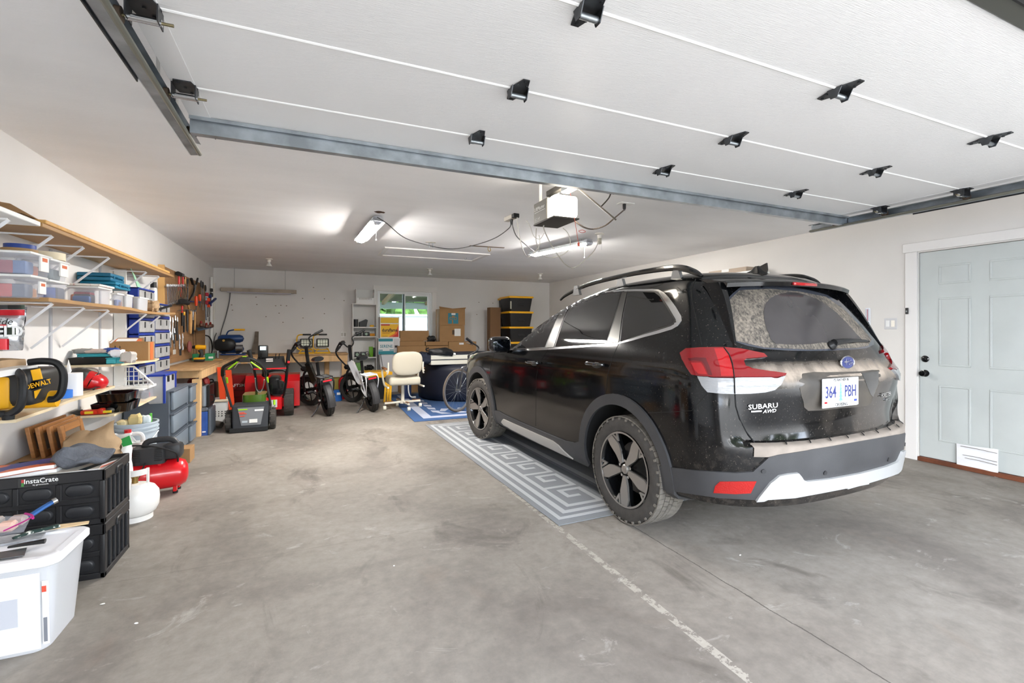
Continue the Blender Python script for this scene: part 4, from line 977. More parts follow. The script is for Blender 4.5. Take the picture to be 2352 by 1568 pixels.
# head lamps and grille (front, mostly out of view)
def front_patch(name, poly, m, off):
    vo, fo = tess(poly, .04); bm = bmesh.new(); vs = []
    for v in vo:
        h, n, i, d_ = BV.ray_cast(Vector((v.x, 6, v.y)), Vector((0, -1, 0)))
        if h is None: h, n, i, d_ = BV.find_nearest(Vector((v.x, 3.5, v.y)))
        if n.y < 0: n = -n
        vs.append(bm.verts.new(h+n*off))
    for f in fo: bm.faces.new([vs[i] for i in f])
    me = bpy.data.meshes.new(name); bm.to_mesh(me); bm.free(); me.materials.append(m)
    for p in me.polygons: p.use_smooth = True
    o = bpy.data.objects.new(name, me); COL.objects.link(o); o.parent = car; KIDS[car.name].append(o); md = o.modifiers.new('s', 'SOLIDIFY'); md.thickness = .008; return o
front_patch('grille', [(-.45, .62), (.45, .62), (.5, .88), (-.5, .88)], BLKG, .012)
for mi in (-1, 1): front_patch('head_lamp', [(mi*.52, .80), (mi*.78, .83), (mi*.835, .90), (mi*.80, .955), (mi*.52, .90)], LC, .014)
hl_ = [(3.30, .80), (3.30, .90), (3.16, .985), (3.05, .97), (3.12, .90)]
patch('head_lamp', hl_, mat('lamp_amber_clear', '#b9b298', .15, coat=1), .010, .01, 's', .035)
front_patch('windscreen', [(-.60, 1.18), (.60, 1.18), (.52, 1.52), (-.52, 1.52)], TINT, .004)
# exhaust tip
b = B(); b.cyl((.52, -.90, .41), (.52, -.72, .41), .034, n=18); b.xf(CM); b.done('exhaust_tip', CHR, car)
# underside
b = B(); b.box((-.74, -.25, .2), (.74, 3.3, .26), .03); b.xf(CM); b.done('underbody', WELL, car)
# ---- wheels
TYRE = mat('tyre', '#403d3a', .85, var=.15, vs=20, bump=.25, bs=50); TREAD = mat('tyre_tread', '#6a655e', .85, var=.2, vs=16)
RIMB = mat('rim_black', '#0f1012', .15, coat=.6); RIMS = mat('rim_silver', '#a39f9a', .32, .75)
def wheel():
        # axis = -x is outside (left wheel); centre at origin
    b = B(); R = WR
    pr = [(.247, -.085), (.254, -.102), (.272, -.108), (.300, -.110), (.325, -.106), (.340, -.098), (.347, -.085), (.3495, -.05), (.350, 0), (.3495, .05), (.347, .085), (.340, .098), (.30, .108), (.247, .09)]
    b.lathe(pr, ax=(1, 0, 0), n=72, cap=False); w = b.done('wheel', TYRE, None, 30)
    b = B(); nb = 60
    def block(a, x0, x1, r0, r1, dw, skew=0):
        vs = []
        for rr in (r0, r1):
            for (xx, da) in ((x0, -dw+skew), (x1, -dw), (x1, dw), (x0, dw+skew)): vs.append(Vector((xx, rr*math.sin(a+da), rr*math.cos(a+da))))
        q = [b.bm.verts.new(v) for v in vs]
        for f in ((4, 5, 6, 7), (0, 1, 5, 4), (1, 2, 6, 5), (2, 3, 7, 6), (3, 0, 4, 7)): b.bm.faces.new([q[i] for i in f])
    for k in range(nb):
        a = 2*PI*k/nb
        for s_ in (-1, 1):
            block(a+(0 if s_ < 0 else .05), s_*.104, s_*.060, .345, .3535, .046+.002*(k % 2), .010*s_)
            block(a+.02, s_*.057, s_*.018, .348, .3555, .044, -.03*s_)
            if k % 2: block(a, s_*.1115, s_*.102, .328, .343, .022)
        block(a+.05, -.014, .014, .348, .3555, .045, .02)
    b.done('tread', TREAD, w, 20, kind='stuff')
    b = B(); b.lathe([(.247, -.098), (.251, -.104), (.243, -.106), (.237, -.098), (.226, -.06), (.215, .08)], ax=(1, 0, 0), n=56, cap=False); b.done('rim', RIMB, w)
    b = B(); b.lathe([(.2495, -.1075), (.242, -.1085), (.2375, -.1065)], ax=(1, 0, 0), n=56, cap=False); b.done('rim_lip', RIMS, w)
    b = B(); b.lathe([(.001, .01), (.17, .01), (.17, .03)], ax=(1, 0, 0), n=40); b.done('brake_disc', mat('disc', '#6e6d6c', .4, .8), w)
    b = B(); b.box((-.03, .08, -.06), (.03, .155, .09), .015, 2); b.done('brake_caliper', mat('caliper', '#2a2b2e', .5), w)
    for k in range(5):
        a = 2*PI*k/5+PI/5; ca, sa = math.cos(a), math.sin(a)
        def P(r, t, x): r, t = r*1.07, t*1.12; return Vector((x, r*sa+t*ca, r*ca-t*sa))
        b = B()   # black spoke body, forked
        b.prism([P(.04, -.02, -.085), P(.10, -.030, -.08), P(.17, -.040, -.082), P(.224, -.060, -.092), P(.224, .060, -.092), P(.17, .040, -.082), P(.10, .030, -.08), P(.04, .02, -.085)], (.03, 0, 0)); sp_ = b.done('spoke', RIMB, w, 30)
        b = B()   # machined face: paddle shape
        b.prism([P(.040, -.010, -.096), P(.110, -.032, -.091), P(.150, -.038, -.094), P(.223, -.018, -.103), P(.223, .034, -.103), P(.180, .040, -.096), P(.110, .026, -.091), P(.040, .014, -.096)], (.012, 0, 0)); b.done('spoke_face', RIMS, w, 30)
        b = B(); b.prism([P(.165, -.050, -.095), P(.220, -.080, -.104), P(.224, -.064, -.104), P(.192, -.050, -.097), P(.224, -.036, -.103), P(.224, -.025, -.103), P(.172, -.042, -.095)], (.01, 0, 0)); b.done('spoke_fork', RIMS, w, 30)
        a2 = a+PI/5; b = B(); c = Vector((-.088, .057*math.sin(a2), .057*math.cos(a2))); b.cyl(c, c+Vector((.05, 0, 0)), .010, n=6); b.done('wheel_nut', CHR, w)
    b = B(); b.lathe([(.001, -.097), (.026, -.096), (.033, -.090), (.034, -.086), (.045, -.06)], ax=(1, 0, 0), n=24); b.done('centre_cap', RIMS, w)
    return w
w0 = wheel()
w0.parent = car; KIDS[car.name].append(w0)
w0.location = (-.80, 0, WR+.004)
for (xx, yy, rz_) in ((-.80, 2.67, math.radians(6)), (.80, 0, PI), (.80, 2.67, PI+math.radians(6))):
    c = copy_tree(w0, loc=(xx, yy, WR+.004), parent=car, rot=(.35 if rz_ < 1 else 0, 0, rz_)); 
w0.rotation_euler = (0, 0, 0)
# ================================================================== left wall shelving
SX = -1.36
def fb(cx, cy, top, far, left, z=None, x=None, y=None):
    p = at(cx, cy, x=x, y=y, z=z); d = (p-CAM).dot(FW)
    z1 = CH+(HZ-top)/FPX*d; y1 = at(far, 800, x=p.x).y; x0 = max(XL+.006, at(left, 800, y=p.y).x)
    return Vector((x0, p.y, p.z)), Vector((p.x, y1, z1))
CLR = bpy.data.materials.new('clear_plastic'); CLR.use_nodes = True
_p = CLR.node_tree.nodes['Principled BSDF']; _p.inputs['Base Color'].default_value = (*lin('#dfe3ee'), 1); _p.inputs['Roughness'].default_value = .25; _p.inputs['Alpha'].default_value = .17
FROST = bpy.data.materials.new('frosted_plastic'); FROST.use_nodes = True
_p = FROST.node_tree.nodes['Principled BSDF']; _p.inputs['Base Color'].default_value = (*lin('#e4e6ea'), 1); _p.inputs['Roughness'].default_value = .35; _p.inputs['Alpha'].default_value = .5
def shelf_strip(name, label, edge, th, m, x=SX, xw=None, topm=None, cat='shelf'):
    """edge: pixels along the front edge (top), each lying in the vertical plane x"""
    xw = XL+.004 if xw is None else xw; b = B(); P = [at(px, py, x=x) for px, py in edge]
    r = []
    for p in P:
        xw = XL+.004 if p.y < 5.36 else -1.455
        r.append([b.bm.verts.new(v) for v in (Vector((xw, p.y, p.z-th)), Vector((x, p.y, p.z-th)), Vector((x, p.y, p.z)), Vector((xw, p.y, p.z)))])
    b.bridge(r); return single(b, name, m, label, cat), P
BRD = mat('shelf_board', '#a98355', .55, var=.07, vs=3, bump=.05, bs=80); PLY = mat('plywood', '#d8c6a4', .7, var=.12, vs=6)
sh = single(B().box((XL+.004, 3.43, 1.872), (SX, 6.21, 1.896), .003), 'shelf', BRD, 'long brown top shelf board, the lower one of the two stacked boards', 'shelf')
single(B().box((XL+.004, 3.46, 1.897), (SX+.004, 6.02, 1.918), .003), 'shelf', OAK, 'long brown board lying on top of the highest left shelf', 'shelf')
single(B().box((XL+.004, 2.0, 1.868), (SX+.005, 3.40, 1.893), .003), 'shelf', WHT, 'white melamine top shelf nearest the camera on left wall', 'shelf')
b = B(); b.prism([Vector((-1.64, 3.3, 1.92)), Vector((-1.40, 3.32, 1.92)), Vector((-1.40, 3.5, 1.92)), Vector((-1.50, 3.44, 1.99)), Vector((-1.62, 3.4, 2.0))], (0, .012, 0)); b.xf(Matrix.Identity(4))
single(b, 'cardboard_flap', CARD, 'brown cardboard scrap lying on the highest brown shelf', 'cardboard')
o_, P2_ = shelf_strip('shelf', 'brown middle shelf with wavy front edge holding clear plastic bins', [(112, 683), (160, 689), (215, 696), (262, 701), (300, 706), (330, 713), (365, 717), (403, 717.5)], .022, BRD)
ZM = 1.487
STD = mat('standard_white', '#e3e3e6', .4)
def bracket(px, py, row, i, drop=.27, near=False):
    p = at(px, py, x=-1.385); t = thing('shelf_bracket', ['white metal bracket under top shelf, from the camera the ', 'white metal bracket under middle shelf, from the camera the '][row] + ['first', 'second', 'third', 'fourth', 'fifth', 'sixth'][i], 'bracket', (XL, p.y, p.z))
    b = B(); b.tube([Vector((XL+.012, p.y, p.z)), p], .0055, 6, smooth=False); b.done('arm', STD, t)
    b = B(); b.tube([p+Vector((.006, 0, -.004)), Vector((XL+.012, p.y, p.z-drop))], .0095, 4, smooth=False); b.done('brace', STD, t)
    return p
for i, (px, py) in enumerate(((17, 503), (118, 541), (190, 567), (249, 591), (335, 624), (364, 634))): bracket(px, py, 0, i)
for i, (px, py) in enumerate(((118, 696), (191, 706), (248, 712), (335, 720), (366, 725))): bracket(px, py, 1, i)
for i, (px, pz0, pz1) in enumerate(((114, 1.0, 1.86), (228, .95, 1.86), (268, .85, 1.86), (181, .60, 1.0))):
    y = at(px, 800, x=XL).y; single(B().box((XL, y-.012, pz0), (XL+.012, y+.012, pz1), .002), 'wall_standard', mat('standard_grey', '#b9bbc0', .5), ['slotted shelf standard on left wall, second from the camera', 'slotted shelf standard on left wall, third from the camera', 'slotted shelf standard on left wall nearest the blue drawers', 'short slotted standard low on wall behind the yellow air tool'][i], 'shelf standard')
def tub(c0, c1, label, m=None, lid=WHT, cont=None, group=None, f=.93, lidh=.014, name='storage_bin', cat='storage bin', sticker=None):
    m = m or CLR; t = thing(name, label, cat, ((c0.x+c1.x)/2, (c0.y+c1.y)/2, c0.z), group=group)
    b = B(); b.taper(c0, Vector((c1.x-.006, c1.y-.004, c1.z-(lidh if lid else 0))), f, .02, open_top=True, t=.003); b.done('tub', m, t, 40)
    if lid: b = B(); b.box((c0.x, c0.y, c1.z-lidh), (c1.x, c1.y, c1.z), .005, 2); b.done('lid', lid, t)
    if cont:
        rnd = random.Random(int(c0.y*1000)); 
        for col in cont:
            cx = rnd.uniform(c0.x+.05, c1.x-.05) if c1.x-c0.x > .12 else (c0.x+c1.x)/2; cy = rnd.uniform(c0.y+.04, max(c0.y+.05, (c0.y+c1.y)/2))
            w_ = min(.08, (c1.x-c0.x)*.3); h_ = (c1.z-c0.z)*rnd.uniform(.45, .75); cx = max(cx, c1.x-.16); cy = c0.y+.05+rnd.uniform(0, max(.01, (c1.y-c0.y)*.5))
            b = B(); b.box((cx-w_, cy-.03, c0.z+.006), (cx+w_*.8, cy+.06, c0.z+h_), .012, 2); b.xf(Matrix.Identity(4)); b.done('contents', mat('content_'+col.strip('#'), col, .5), t)
    if sticker:
        (y_, z_, w_, h_) = sticker; y_ += c0.y; z_ += c0.z; b = B(); b.box((c1.x-.012, y_, z_), (c1.x-.003, y_+w_, z_+h_)); b.done('label_sticker', mat('sticker_white', '#eeece8', .6), t)
        b = B(); b.box((c1.x-.004, y_+w_*.2, z_+h_*.62), (c1.x-.0018, y_+w_*.8, z_+h_*.85)); b.done('sticker_print', mat('print_orange', '#d0683c', .6), t)
    return t
def bincase(cx, cy, top, far, left, label, **k):
    x = k.pop('x', None); z = k.pop('z', ZM); c0, c1 = fb(cx, cy, top, far, left, z=z if x is None else None, x=x); return tub(c0, c1, label, **k), c0, c1
bx_ = -1.385
_fb = fb
def fb(*a, **k):
    c0, c1 = _fb(*a, **k)
    if c1.y > 5.36: c0.x = max(c0.x, -1.46)
    return c0, c1
tA, a0, a1 = bincase(71, 684, 630, 112, -60, 'clear bin with white lid holding orange tool, lower bin of front stack on middle shelf', x=bx_, cont=['#e2932c', '#c8402c', '#5a5f70'], sticker=(.10, .03, .07, .07))
tB, b0, b1 = bincase(71, 629.5, 576, 122, -60, 'clear bin with white lid holding orange box, upper bin of front stack on middle shelf', x=bx_, cont=['#e2702c', '#a03040', '#4d6fa8'], sticker=(.11, .03, .09, .09))
tC, c0, c1 = bincase(116, 691, 641, 161, 30, 'clear bin with white lid behind the front stack, lower one with blue contents', x=bx_, cont=['#2a58b8', '#3a4058'])
tD, d0, d1 = bincase(118, 640.5, 592, 162, 30, 'clear bin behind the front stack, upper one with torn white label', x=bx_, cont=['#7b8794', '#6a7a78'], sticker=(.12, .03, .10, .08))
tE, e0, e1 = bincase(226, 698, 657, 259, 150, 'clear bin of pens and cables in middle of the brown shelf', x=bx_, cont=['#a83c4c', '#d4703c', '#2c64a8', '#40424c'])
b = B(); b.box((e0.x-.0, e0.y-.01, e1.z+.001), (e1.x+.012, e1.y, e1.z+.016), .003); t = thing('box_lid', 'flat white patterned box lid on top of the bin of pens', 'box lid', (e0.x, e0.y, e1.z)); b.done('lid', mat('pattern_lid', '#ece8e2', .6, vs=60, col2='#d08890', thr=(.60, .64)), t)
TEAL = mat('teal_case', '#1f7fa0', .4); TEALD = mat('teal_dark', '#1c6b8c', .4)
def hardcase(c0, c1, label, m, h='x'):
    t = thing('tool_case', label, 'tool case', ((c0.x+c1.x)/2, (c0.y+c1.y)/2, c0.z)); zm = (c0.z+c1.z)/2
    B().box(c0, (c1.x, c1.y, zm-.001), .010, 2).done('base', m, t); B().box((c0.x, c0.y, zm+.001), c1, .010, 2).done('lid', m, t)
    y = (c0.y+c1.y)/2; b = B(); b.tube([(c1.x-.004, y-.05, zm), (c1.x+.018, y-.045, zm), (c1.x+.018, y+.045, zm), (c1.x-.004, y+.05, zm)], .006, 6); b.done('handle', TEALD, t)
    for s_ in (-.09, .09): B().box((c1.x-.002, y+s_-.012, zm-.012), (c1.x+.006, y+s_+.012, zm+.012), .002).done('latch', TEALD, t)
    return t
c0, c1 = fb(285, 671.5, 653, 318, 205, x=-1.42); hardcase(Vector((c0.x, c0.y-.18, e1.z+.02)), Vector((c1.x, c1.y-.2, e1.z+.02+.055)), 'teal hard plastic case, lower of the two stacked cases', TEAL)
c2, c3 = fb(280, 651, 633, 290, 195, x=-1.44); hardcase(Vector((c2.x, c0.y-.22, e1.z+.077)), Vector((c3.x, c1.y-.28, e1.z+.077+.062)), 'dark teal hard plastic case on top of the two stacked cases', TEALD)
for i, (cx, far, lf, cy, tp, lab) in enumerate(((270, 281, 253, 704, 672, 'small clear bin with orange label beside the bin of pens'), (292, 302, 281, 708, 675, 'small clear empty bin between two others on the brown shelf'), (322, 337, 303, 713, 681, 'small frosted bin next to the crumpled paper bag'))):
    bincase(cx, cy, tp, far+6, lf, lab, x=-1.375, m=FROST if i else CLR, cont=['#3858a0', '#c06840'] if i == 0 else ['#a8a8ac'])
def crumple(c, r, m, name, label, cat, seed=1, amp=.35, n=22, k=12, e=.7, parts=None):
    b = B(); b.ell((0, 0, 0), r, n=n, m=k, e=e)
    for v in b.bm.verts:
        q = Vector((v.co.x/r[0], v.co.y/r[1], v.co.z/r[2])); s_ = 1+amp*NZ.noise(q*2.2+Vector((seed, 0, 0)))+amp*.5*NZ.noise(q*6+Vector((0, seed, 0))); v.co = Vector((v.co.x*s_, v.co.y*s_, max(v.co.z*s_, -r[2])))
    b.xf(Matrix.Translation(Vector(c)+Vector((0, 0, r[2])))); return single(b, name, m, label, cat, ang=25)
BAG = mat('kraft_paper', '#a98d6c', .8, var=.08, vs=6, bump=.3, bs=22)
p = at(347, 716, x=-1.42); crumple((p.x, p.y, p.z), (.06, .09, .055), BAG, 'paper_bag', 'crumpled brown paper bag at far end of the middle shelf', 'bag', 3)
b = B(); b.tube([at(362, 711, x=-1.40), at(378, 706, x=-1.39), at(393, 702, x=-1.38)], .013, 8, rs=[.012, .014, .012]); single(b, 'hand_tool', BLK, 'black tool handle sticking out past the paper bag', 'tool')
# tape rolls
def tape(px, py, r, h, m, label, x, z, group=None):
    p = at(px, py, x=x); t = thing('tape_roll', label, 'tape', (p.x, p.y, z))
    B().lathe([(r*.55, 0), (r, 0), (r, h), (r*.55, h), (r*.55, 0)], (p.x, p.y, z), n=28, cap=False).done('tape', m, t); B().lathe([(r*.5, 0), (r*.55, 0), (r*.55, h), (r*.5, h), (r*.5, 0)], (p.x, p.y, z), n=28, cap=False).done('core', CARD, t)
tape(108, 580, .085, .045, mat('masking', '#e3d6ba', .7), 'wide cream masking tape roll on top of the front bins', -1.48, b1.z+.001)
tape(45, 570, .075, .026, mat('kraft_tape', '#a08058', .6), 'flat brown tape roll under the blue one on front bins', -1.50, b1.z+.001)
tape(46, 565, .066, .024, mat('blue_tape', '#24418c', .5), 'blue tape roll stacked on the brown roll', -1.50, b1.z+.028)
# blue drawer towers
BLU = mat('drawer_blue', '#1d3a9c', .4); DRC = mat('drawer_clear', '#a5a6a6', .35, var=.12, vs=14)
def tower(x0, x1, y0, y1, z0, n, h, label, pull=None):
    t = thing('drawer_tower', label, 'drawers', ((x0+x1)/2, (y0+y1)/2, z0))
    for k in range(n):
        za, zb = z0+k*h, z0+(k+1)*h-.002; b = B()
        b.box((x0, y0, za), (x1, y0+.012, zb), .003); b.box((x0, y1-.012, za), (x1, y1, zb), .003); b.box((x0, y0, zb-.014), (x1+.006, y1, zb), .003); b.box((x0, y0, za), (x0+.01, y1, zb)); b.box((x0, y0, za), (x1, y1, za+.006))
        b.done('frame', BLU, t)
        b = B(); b.box((x0+.02, y0+.016, za+.012), (x1+.010, y1-.016, zb-.022), .006); dr = b.done('drawer', DRC, t)
        for yy in (y0+(y1-y0)*.3, y0+(y1-y0)*.7): B().box((x1+.010, yy-.008, za+h*.38), (x1+.018, yy+.008, zb-.03), .003).done('latch', BLK, dr)
    return t
TX = -1.475; ya, yb = at(318, 800, x=TX).y, at(354, 800, x=TX).y; tx0 = max(XL+.01, at(293, 800, y=ya).x)
z_ = lambda px, py, x: at(px, py, x=x).z
ht = (z_(335, 663, TX)-z_(335, 800, TX))/4
ZGR = .70
tower(tx0, TX, ya, yb, z_(335, 663, TX)-6*ht, 6, ht, 'stacked blue framed drawers, the tower nearest the camera')
single(B().box((XL+.004, ya-.02, .72), (tx0-.004, ya-.002, 1.86), .002), 'white_board', WHT, 'narrow white upright board on wall beside the near drawer tower', 'board')
yc, yd = yb+.015, at(389, 800, x=TX).y
zt2 = z_(372, 697, TX); zb2 = z_(372, 853, TX); h2 = (zt2-zb2)/5
tower(XL+.01, TX, yc, yd, zb2, 5, h2, 'stacked blue framed drawers beside the tool board')
t = thing('loose_drawer', 'single blue framed drawer pulled out low at the foot of tower', 'drawers', at(385, 903, x=-1.30))
p0, p1 = at(368, 903, x=-1.33), at(399, 895, x=-1.28); zt = at(385, 858, x=-1.30).z
B().box((p0.x-.10, p0.y, zt-.28), (p0.x+.03, p0.y+.42, zt), .012).done('drawer_body', FROST, t)
b = B(); b.box((p0.x-.11, p0.y-.01, zt-.015), (p0.x+.045, p0.y+.43, zt+.004), .004); b.box((p0.x+.025, p0.y-.01, zt-.28), (p0.x+.04, p0.y+.02, zt)); b.box((p0.x+.025, p0.y+.40, zt-.28), (p0.x+.04, p0.y+.43, zt)); b.done('frame', BLU, t)
for f_ in (.3, .7): B().box((p0.x+.03, p0.y+.42*f_-.012, zt-.08), (p0.x+.045, p0.y+.42*f_+.012, zt-.02), .003).done('latch', BLK, t)
ZD = zt-.28
# white pvc strip and spray can, green leaf on towers
p = at(358, 660, x=-1.53); q_ = zt2
t = thing('spray_can', 'white spray can with black cap standing on the blue drawers', 'spray can', (p.x, (yc+yd)/2-.1, q_)); B().lathe([(.033, 0), (.034, .15), (.02, .17)], (p.x, (yc+yd)/2-.1, q_), n=18).done('can', WHT, t); B().lathe([(.028, .165), (.028, .225), (.001, .226)], (p.x, (yc+yd)/2-.1, q_), n=18).done('cap', BLK, t)
p = at(322, 655, x=-1.5); zz = z_(335, 663, TX); b = B(); b.prism([Vector((-1.5, ya+.05, zz)), Vector((-1.5, ya+.16, zz)), Vector((-1.52, ya+.03, zz+.12)), Vector((-1.53, ya-.02, zz+.17))], (.006, 0, 0)); single(b, 'green_scoop', mat('scoop_green', '#9fcfb0', .5), 'pale green pointed scoop standing on the near drawer tower', 'scoop')
# ---- near white shelf with bags
shelf_strip('shelf', 'white lower shelf nearest the camera carrying the silver and red bag', [(-60, 862), (87, 838)], .030, WHT)
s3z = at(40, 846, x=-1.4).z
def bagmesh(pts_lo, pts_hi, th, m, name, parent, seed=0, amp=.012, n=14, mrows=14):
    b = B(); L = []
    for face in (1, -1):
        g = []
        for j in range(mrows+1):
            v = j/mrows; row = []
            for i in range(n+1):
                u = i/n; p = (pts_lo[0].lerp(pts_lo[1], u)).lerp(pts_hi[0].lerp(pts_hi[1], u), v)
                bul = th*math.sin(PI*u)**.6*(math.sin(PI*min(1, v*1.02+.05))**.5 if v < .97 else 0)
                q = p+face*NRM*bul+NZ.noise_vector(p*14+Vector((seed, face, 0)))*amp*(0 if v in (0,) else 1); row.append(b.bm.verts.new(q))
            g.append(row)
        for j in range(mrows):
            for i in range(n): b.bm.faces.new((g[j][i], g[j][i+1], g[j+1][i+1], g[j+1][i]))
    bmesh.ops.remove_doubles(b.bm, verts=b.bm.verts, dist=.004)
    return b.done(name, m, parent, 40)
NRM = Vector((.25, -1, 0)).normalized()
foil = mat('foil_bag', '#c9cacd', .22, .75, bump=.5, bs=18); FR = mat('foil_red', '#b01420', .25, .3, bump=.3, bs=18)
l0, l1 = at(-50, 808, y=3.22), at(52, 804, y=3.22); h0_, h1_ = at(-50, 698, y=3.22), at(63, 702, y=3.22)
t = thing('foil_bag', 'silver and red foil bag with black top standing on near white shelf', 'bag', (l1.x, l1.y, l1.z))
bagmesh((l0, l1), (h0_, h1_), .05, foil, 'bag_body', t, 5, .010)
o = Vector((.0, -.062, 0))+Vector((.012, 0, 0))
def bandq(y0, y1, m, nm, xr=(2, 56), off=.062):
    b = B(); g = []
    for j in range(3):
        row = []
        for i in range(9): 
            px = xr[0]-40+(xr[1]-xr[0]+40)*i/8; py = y0+(y1-y0)*j/2; u = i/8
            row.append(b.bm.verts.new(at(px, py, y=3.22-off+.045*abs(u-.45)**1.5)))
        g.append(row)
    for j in range(2):
        for i in range(8): b.bm.faces.new((g[j][i], g[j][i+1], g[j+1][i+1], g[j+1][i]))
    r = bmesh.ops.extrude_face_region(b.bm, geom=b.bm.faces[:]); [setattr(v, 'co', v.co+Vector((0, .003, 0))) for v in r['geom'] if isinstance(v, bmesh.types.BMVert)]
    return b.done(nm, m, t, 60)
bandq(700, 710, BLKG, 'top_band'); bandq(711, 724, FR, 'red_band'); bandq(745, 751, FR, 'red_stripe', (0, 18)); bandq(778, 803, FR, 'red_base', (0, 20)); bandq(752, 772, BLKG, 'name_panel', (0, 36), .066)
text_mesh('IELD', .075, WHT, 'lettering', t, frame(at(17, 762, y=3.148), X, Z), .001, .002, .8); text_mesh('ride', .045, BLKG, 'lettering', t, frame(at(6, 739, y=3.150), X, Z), .001, 0, 1, .3)
c0, c1 = fb(58, 845, 812, 84, -60, x=-1.44)
t = thing('paper_sack', 'open brown paper sack below the foil bag on near white shelf', 'bag', (c1.x, c0.y, c0.z))
b = B(); b.taper(Vector((c0.x, c0.y-.3, c0.z)), Vector((c1.x, c0.y+.02, c1.z-.03)), 1.0, .02, open_top=True, t=.004)
bmesh.ops.subdivide_edges(b.bm, edges=b.bm.edges[:], cuts=3, use_grid_fill=True); b.noise(.012, 4, 12); b.done('sack', BAG, t, 25)
# ---- shelf 4 with yellow air tool
o4, P4 = shelf_strip('shelf', 'plywood shelf under the yellow and black air compressor', [(37, 963), (79, 948), (110, 938), (160, 918), (214, 903), (264, 885)], .016, PLY)
z4 = sum(p.z for p in P4)/len(P4)
P4e = P4
def z4at(y):
    for a, c in zip(P4e[:-1], P4e[1:]):
        if y <= c.y: return a.z+(c.z-a.z)*max(0, (y-a.y)/(c.y-a.y))
    return P4e[-1].z
yy0 = 3.17
t = thing('roll_cage_compressor', 'yellow and black portable air compressor with tubular handles on left shelf', 'compressor', (-1.45, 3.3, z4at(3.2)))
# near face in plane y=yy: body block
def pb(px, py, y): return at(px, py, y=y)
DWY = mat('tool_yellow', '#f0b01c', .4); DWB = mat('tool_black', '#2b2a29', .5)
q0, q1 = at(-40, 945, y=3.20), at(92, 848, y=3.20)
zb_ = z4at(3.2)+.03
b = B(); b.box((q0.x, 3.20, zb_+.03), (q1.x-.02, 3.50, q1.z), .035, 3); b.done('shroud', DWB, t)
b = B(); b.box((q0.x, 3.19, zb_+.02), (at(22, 900, y=3.19).x, 3.30, q1.z-.03), .02, 2); b.done('front_cover', DWY, t, label='yellow front cover')
b = B(); b.cyl((q0.x, 3.34, zb_+.045), (q1.x+.01, 3.36, zb_+.045), .045, n=20); b.done('air_tank', DWY, t, label='yellow air tank')
b = B(); b.prism([at(70, 850, y=3.193), at(90, 846, y=3.193), at(97, 872, y=3.193), at(77, 878, y=3.193)], (0, .01, 0)); b.done('yellow_stripe', DWY, t)
b = B(); b.prism([at(78, 898, y=3.193), at(93, 893, y=3.193), at(80, 915, y=3.193)], (0, .01, 0)); b.done('yellow_stripe', DWY, t)
b = B(); b.prism([at(71, 875, y=3.19), at(106, 868, y=3.19), at(106, 888, y=3.19), at(71, 897, y=3.19)], (0, .012, 0)); b.done('name_plate', BLK, t)
b = B(); b.prism([at(72, 877, y=3.188), at(105, 870, y=3.188), at(105, 886, y=3.188), at(72, 895, y=3.188)], (0, .004, 0)); b.done('name_panel', BLKG, t)
c_ = at(88.5, 882.5, y=3.185); text_mesh('DEWALT', .034, DWY, 'lettering', t, frame(c_, at(105, 878, y=3.185)-at(72, 886.5, y=3.185), Z), .001, .0006, .76)
b = B(); b.tube([at(16, 950, y=3.15), at(34, 944, y=3.13), at(48, 928, y=3.13), at(53, 895, y=3.13), at(50, 865, y=3.15), at(40, 853, y=3.2)], .018, 10); b.tube([at(-20, 950, y=3.15), at(16, 950, y=3.15)], .018, 10); b.done('cage_tube', BLK, t)
b = B(); b.tube([at(66, 832, y=3.3), at(95, 829, y=3.3), at(125, 832, y=3.3), at(141, 845, y=3.3), at(146, 868, y=3.3), at(141, 900, y=3.3), at(128, 915, y=3.3), at(112, 917, y=3.3)], .018, 10); b.done('cage_tube', BLK, t)
for px, py, y in ((19, 958, 3.15), (114, 924, 3.36)):
    q = at(px, py, y=y); b = B(); b.lathe([(.022, .0), (.024, .02), (.014, .035)], (q.x, y, max(z4at(y), q.z-.012)), n=14); b.done('rubber_foot', RUB, t)
b = B(); b.tube([at(62, 845, y=3.35), at(75, 828, y=3.4), at(90, 826, y=3.45)], .006, 6); b.done('hose', BLK, t)
p = at(134, 911, x=-1.46); zz = z4at(p.y); tape(134, 911, .068, .05, mat('painters_tape', '#2f74d0', .5), 'bright blue painters tape roll on plywood shelf', -1.46, zz)
p = at(165, 905, x=-1.44); zz = z4at(p.y); b = B(); b.lathe([(.02, 0), (.055, 0), (.055, .15), (.02, .15)], (p.x, p.y, zz), n=24); single(b, 'paper_roll', mat('paper_white', '#efeff0', .8), 'white paper roll standing on plywood shelf beside blue tape', 'paper roll')
p = at(135, 880, x=-1.58); b = B(); b.lathe([(.05, 0), (.018, .12), (.03, .17)], (p.x, p.y, z4at(p.y)), n=16); single(b, 'funnel', mat('funnel', '#9a8878', .6), 'dull brown funnel behind the compressor handle', 'funnel')
p = at(150, 868, x=-1.56); b = B(); b.lathe([(.045, 0), (.001, .22)], (p.x, p.y+.05, z4at(p.y)), n=16); single(b, 'white_cone', WHT, 'white cone nozzle behind the paper roll', 'nozzle')
p = at(203, 890, x=-1.47); zz = z4at(p.y); t = thing('power_tool', 'red and black rounded power tool lying on plywood shelf', 'power tool', (p.x, p.y, zz))
M = Matrix.Translation((p.x, p.y+.02, zz+.065)) @ Matrix.Rotation(.45, 4, 'Y'); b = B(); b.ell((0, 0, 0), (.11, .09, .062), n=20, m=12, e=.8); b.xf(M); b.done('housing', RED, t)
b = B(); b.ell((-.05, -.01, 0), (.075, .094, .064), n=20, m=10, e=.8); b.xf(M); b.done('grip', DWB, t); b = B(); b.ell((.03, 0, 0), (.012, .094, .067), n=20, m=10); b.xf(M); b.done('band', BLKG, t)
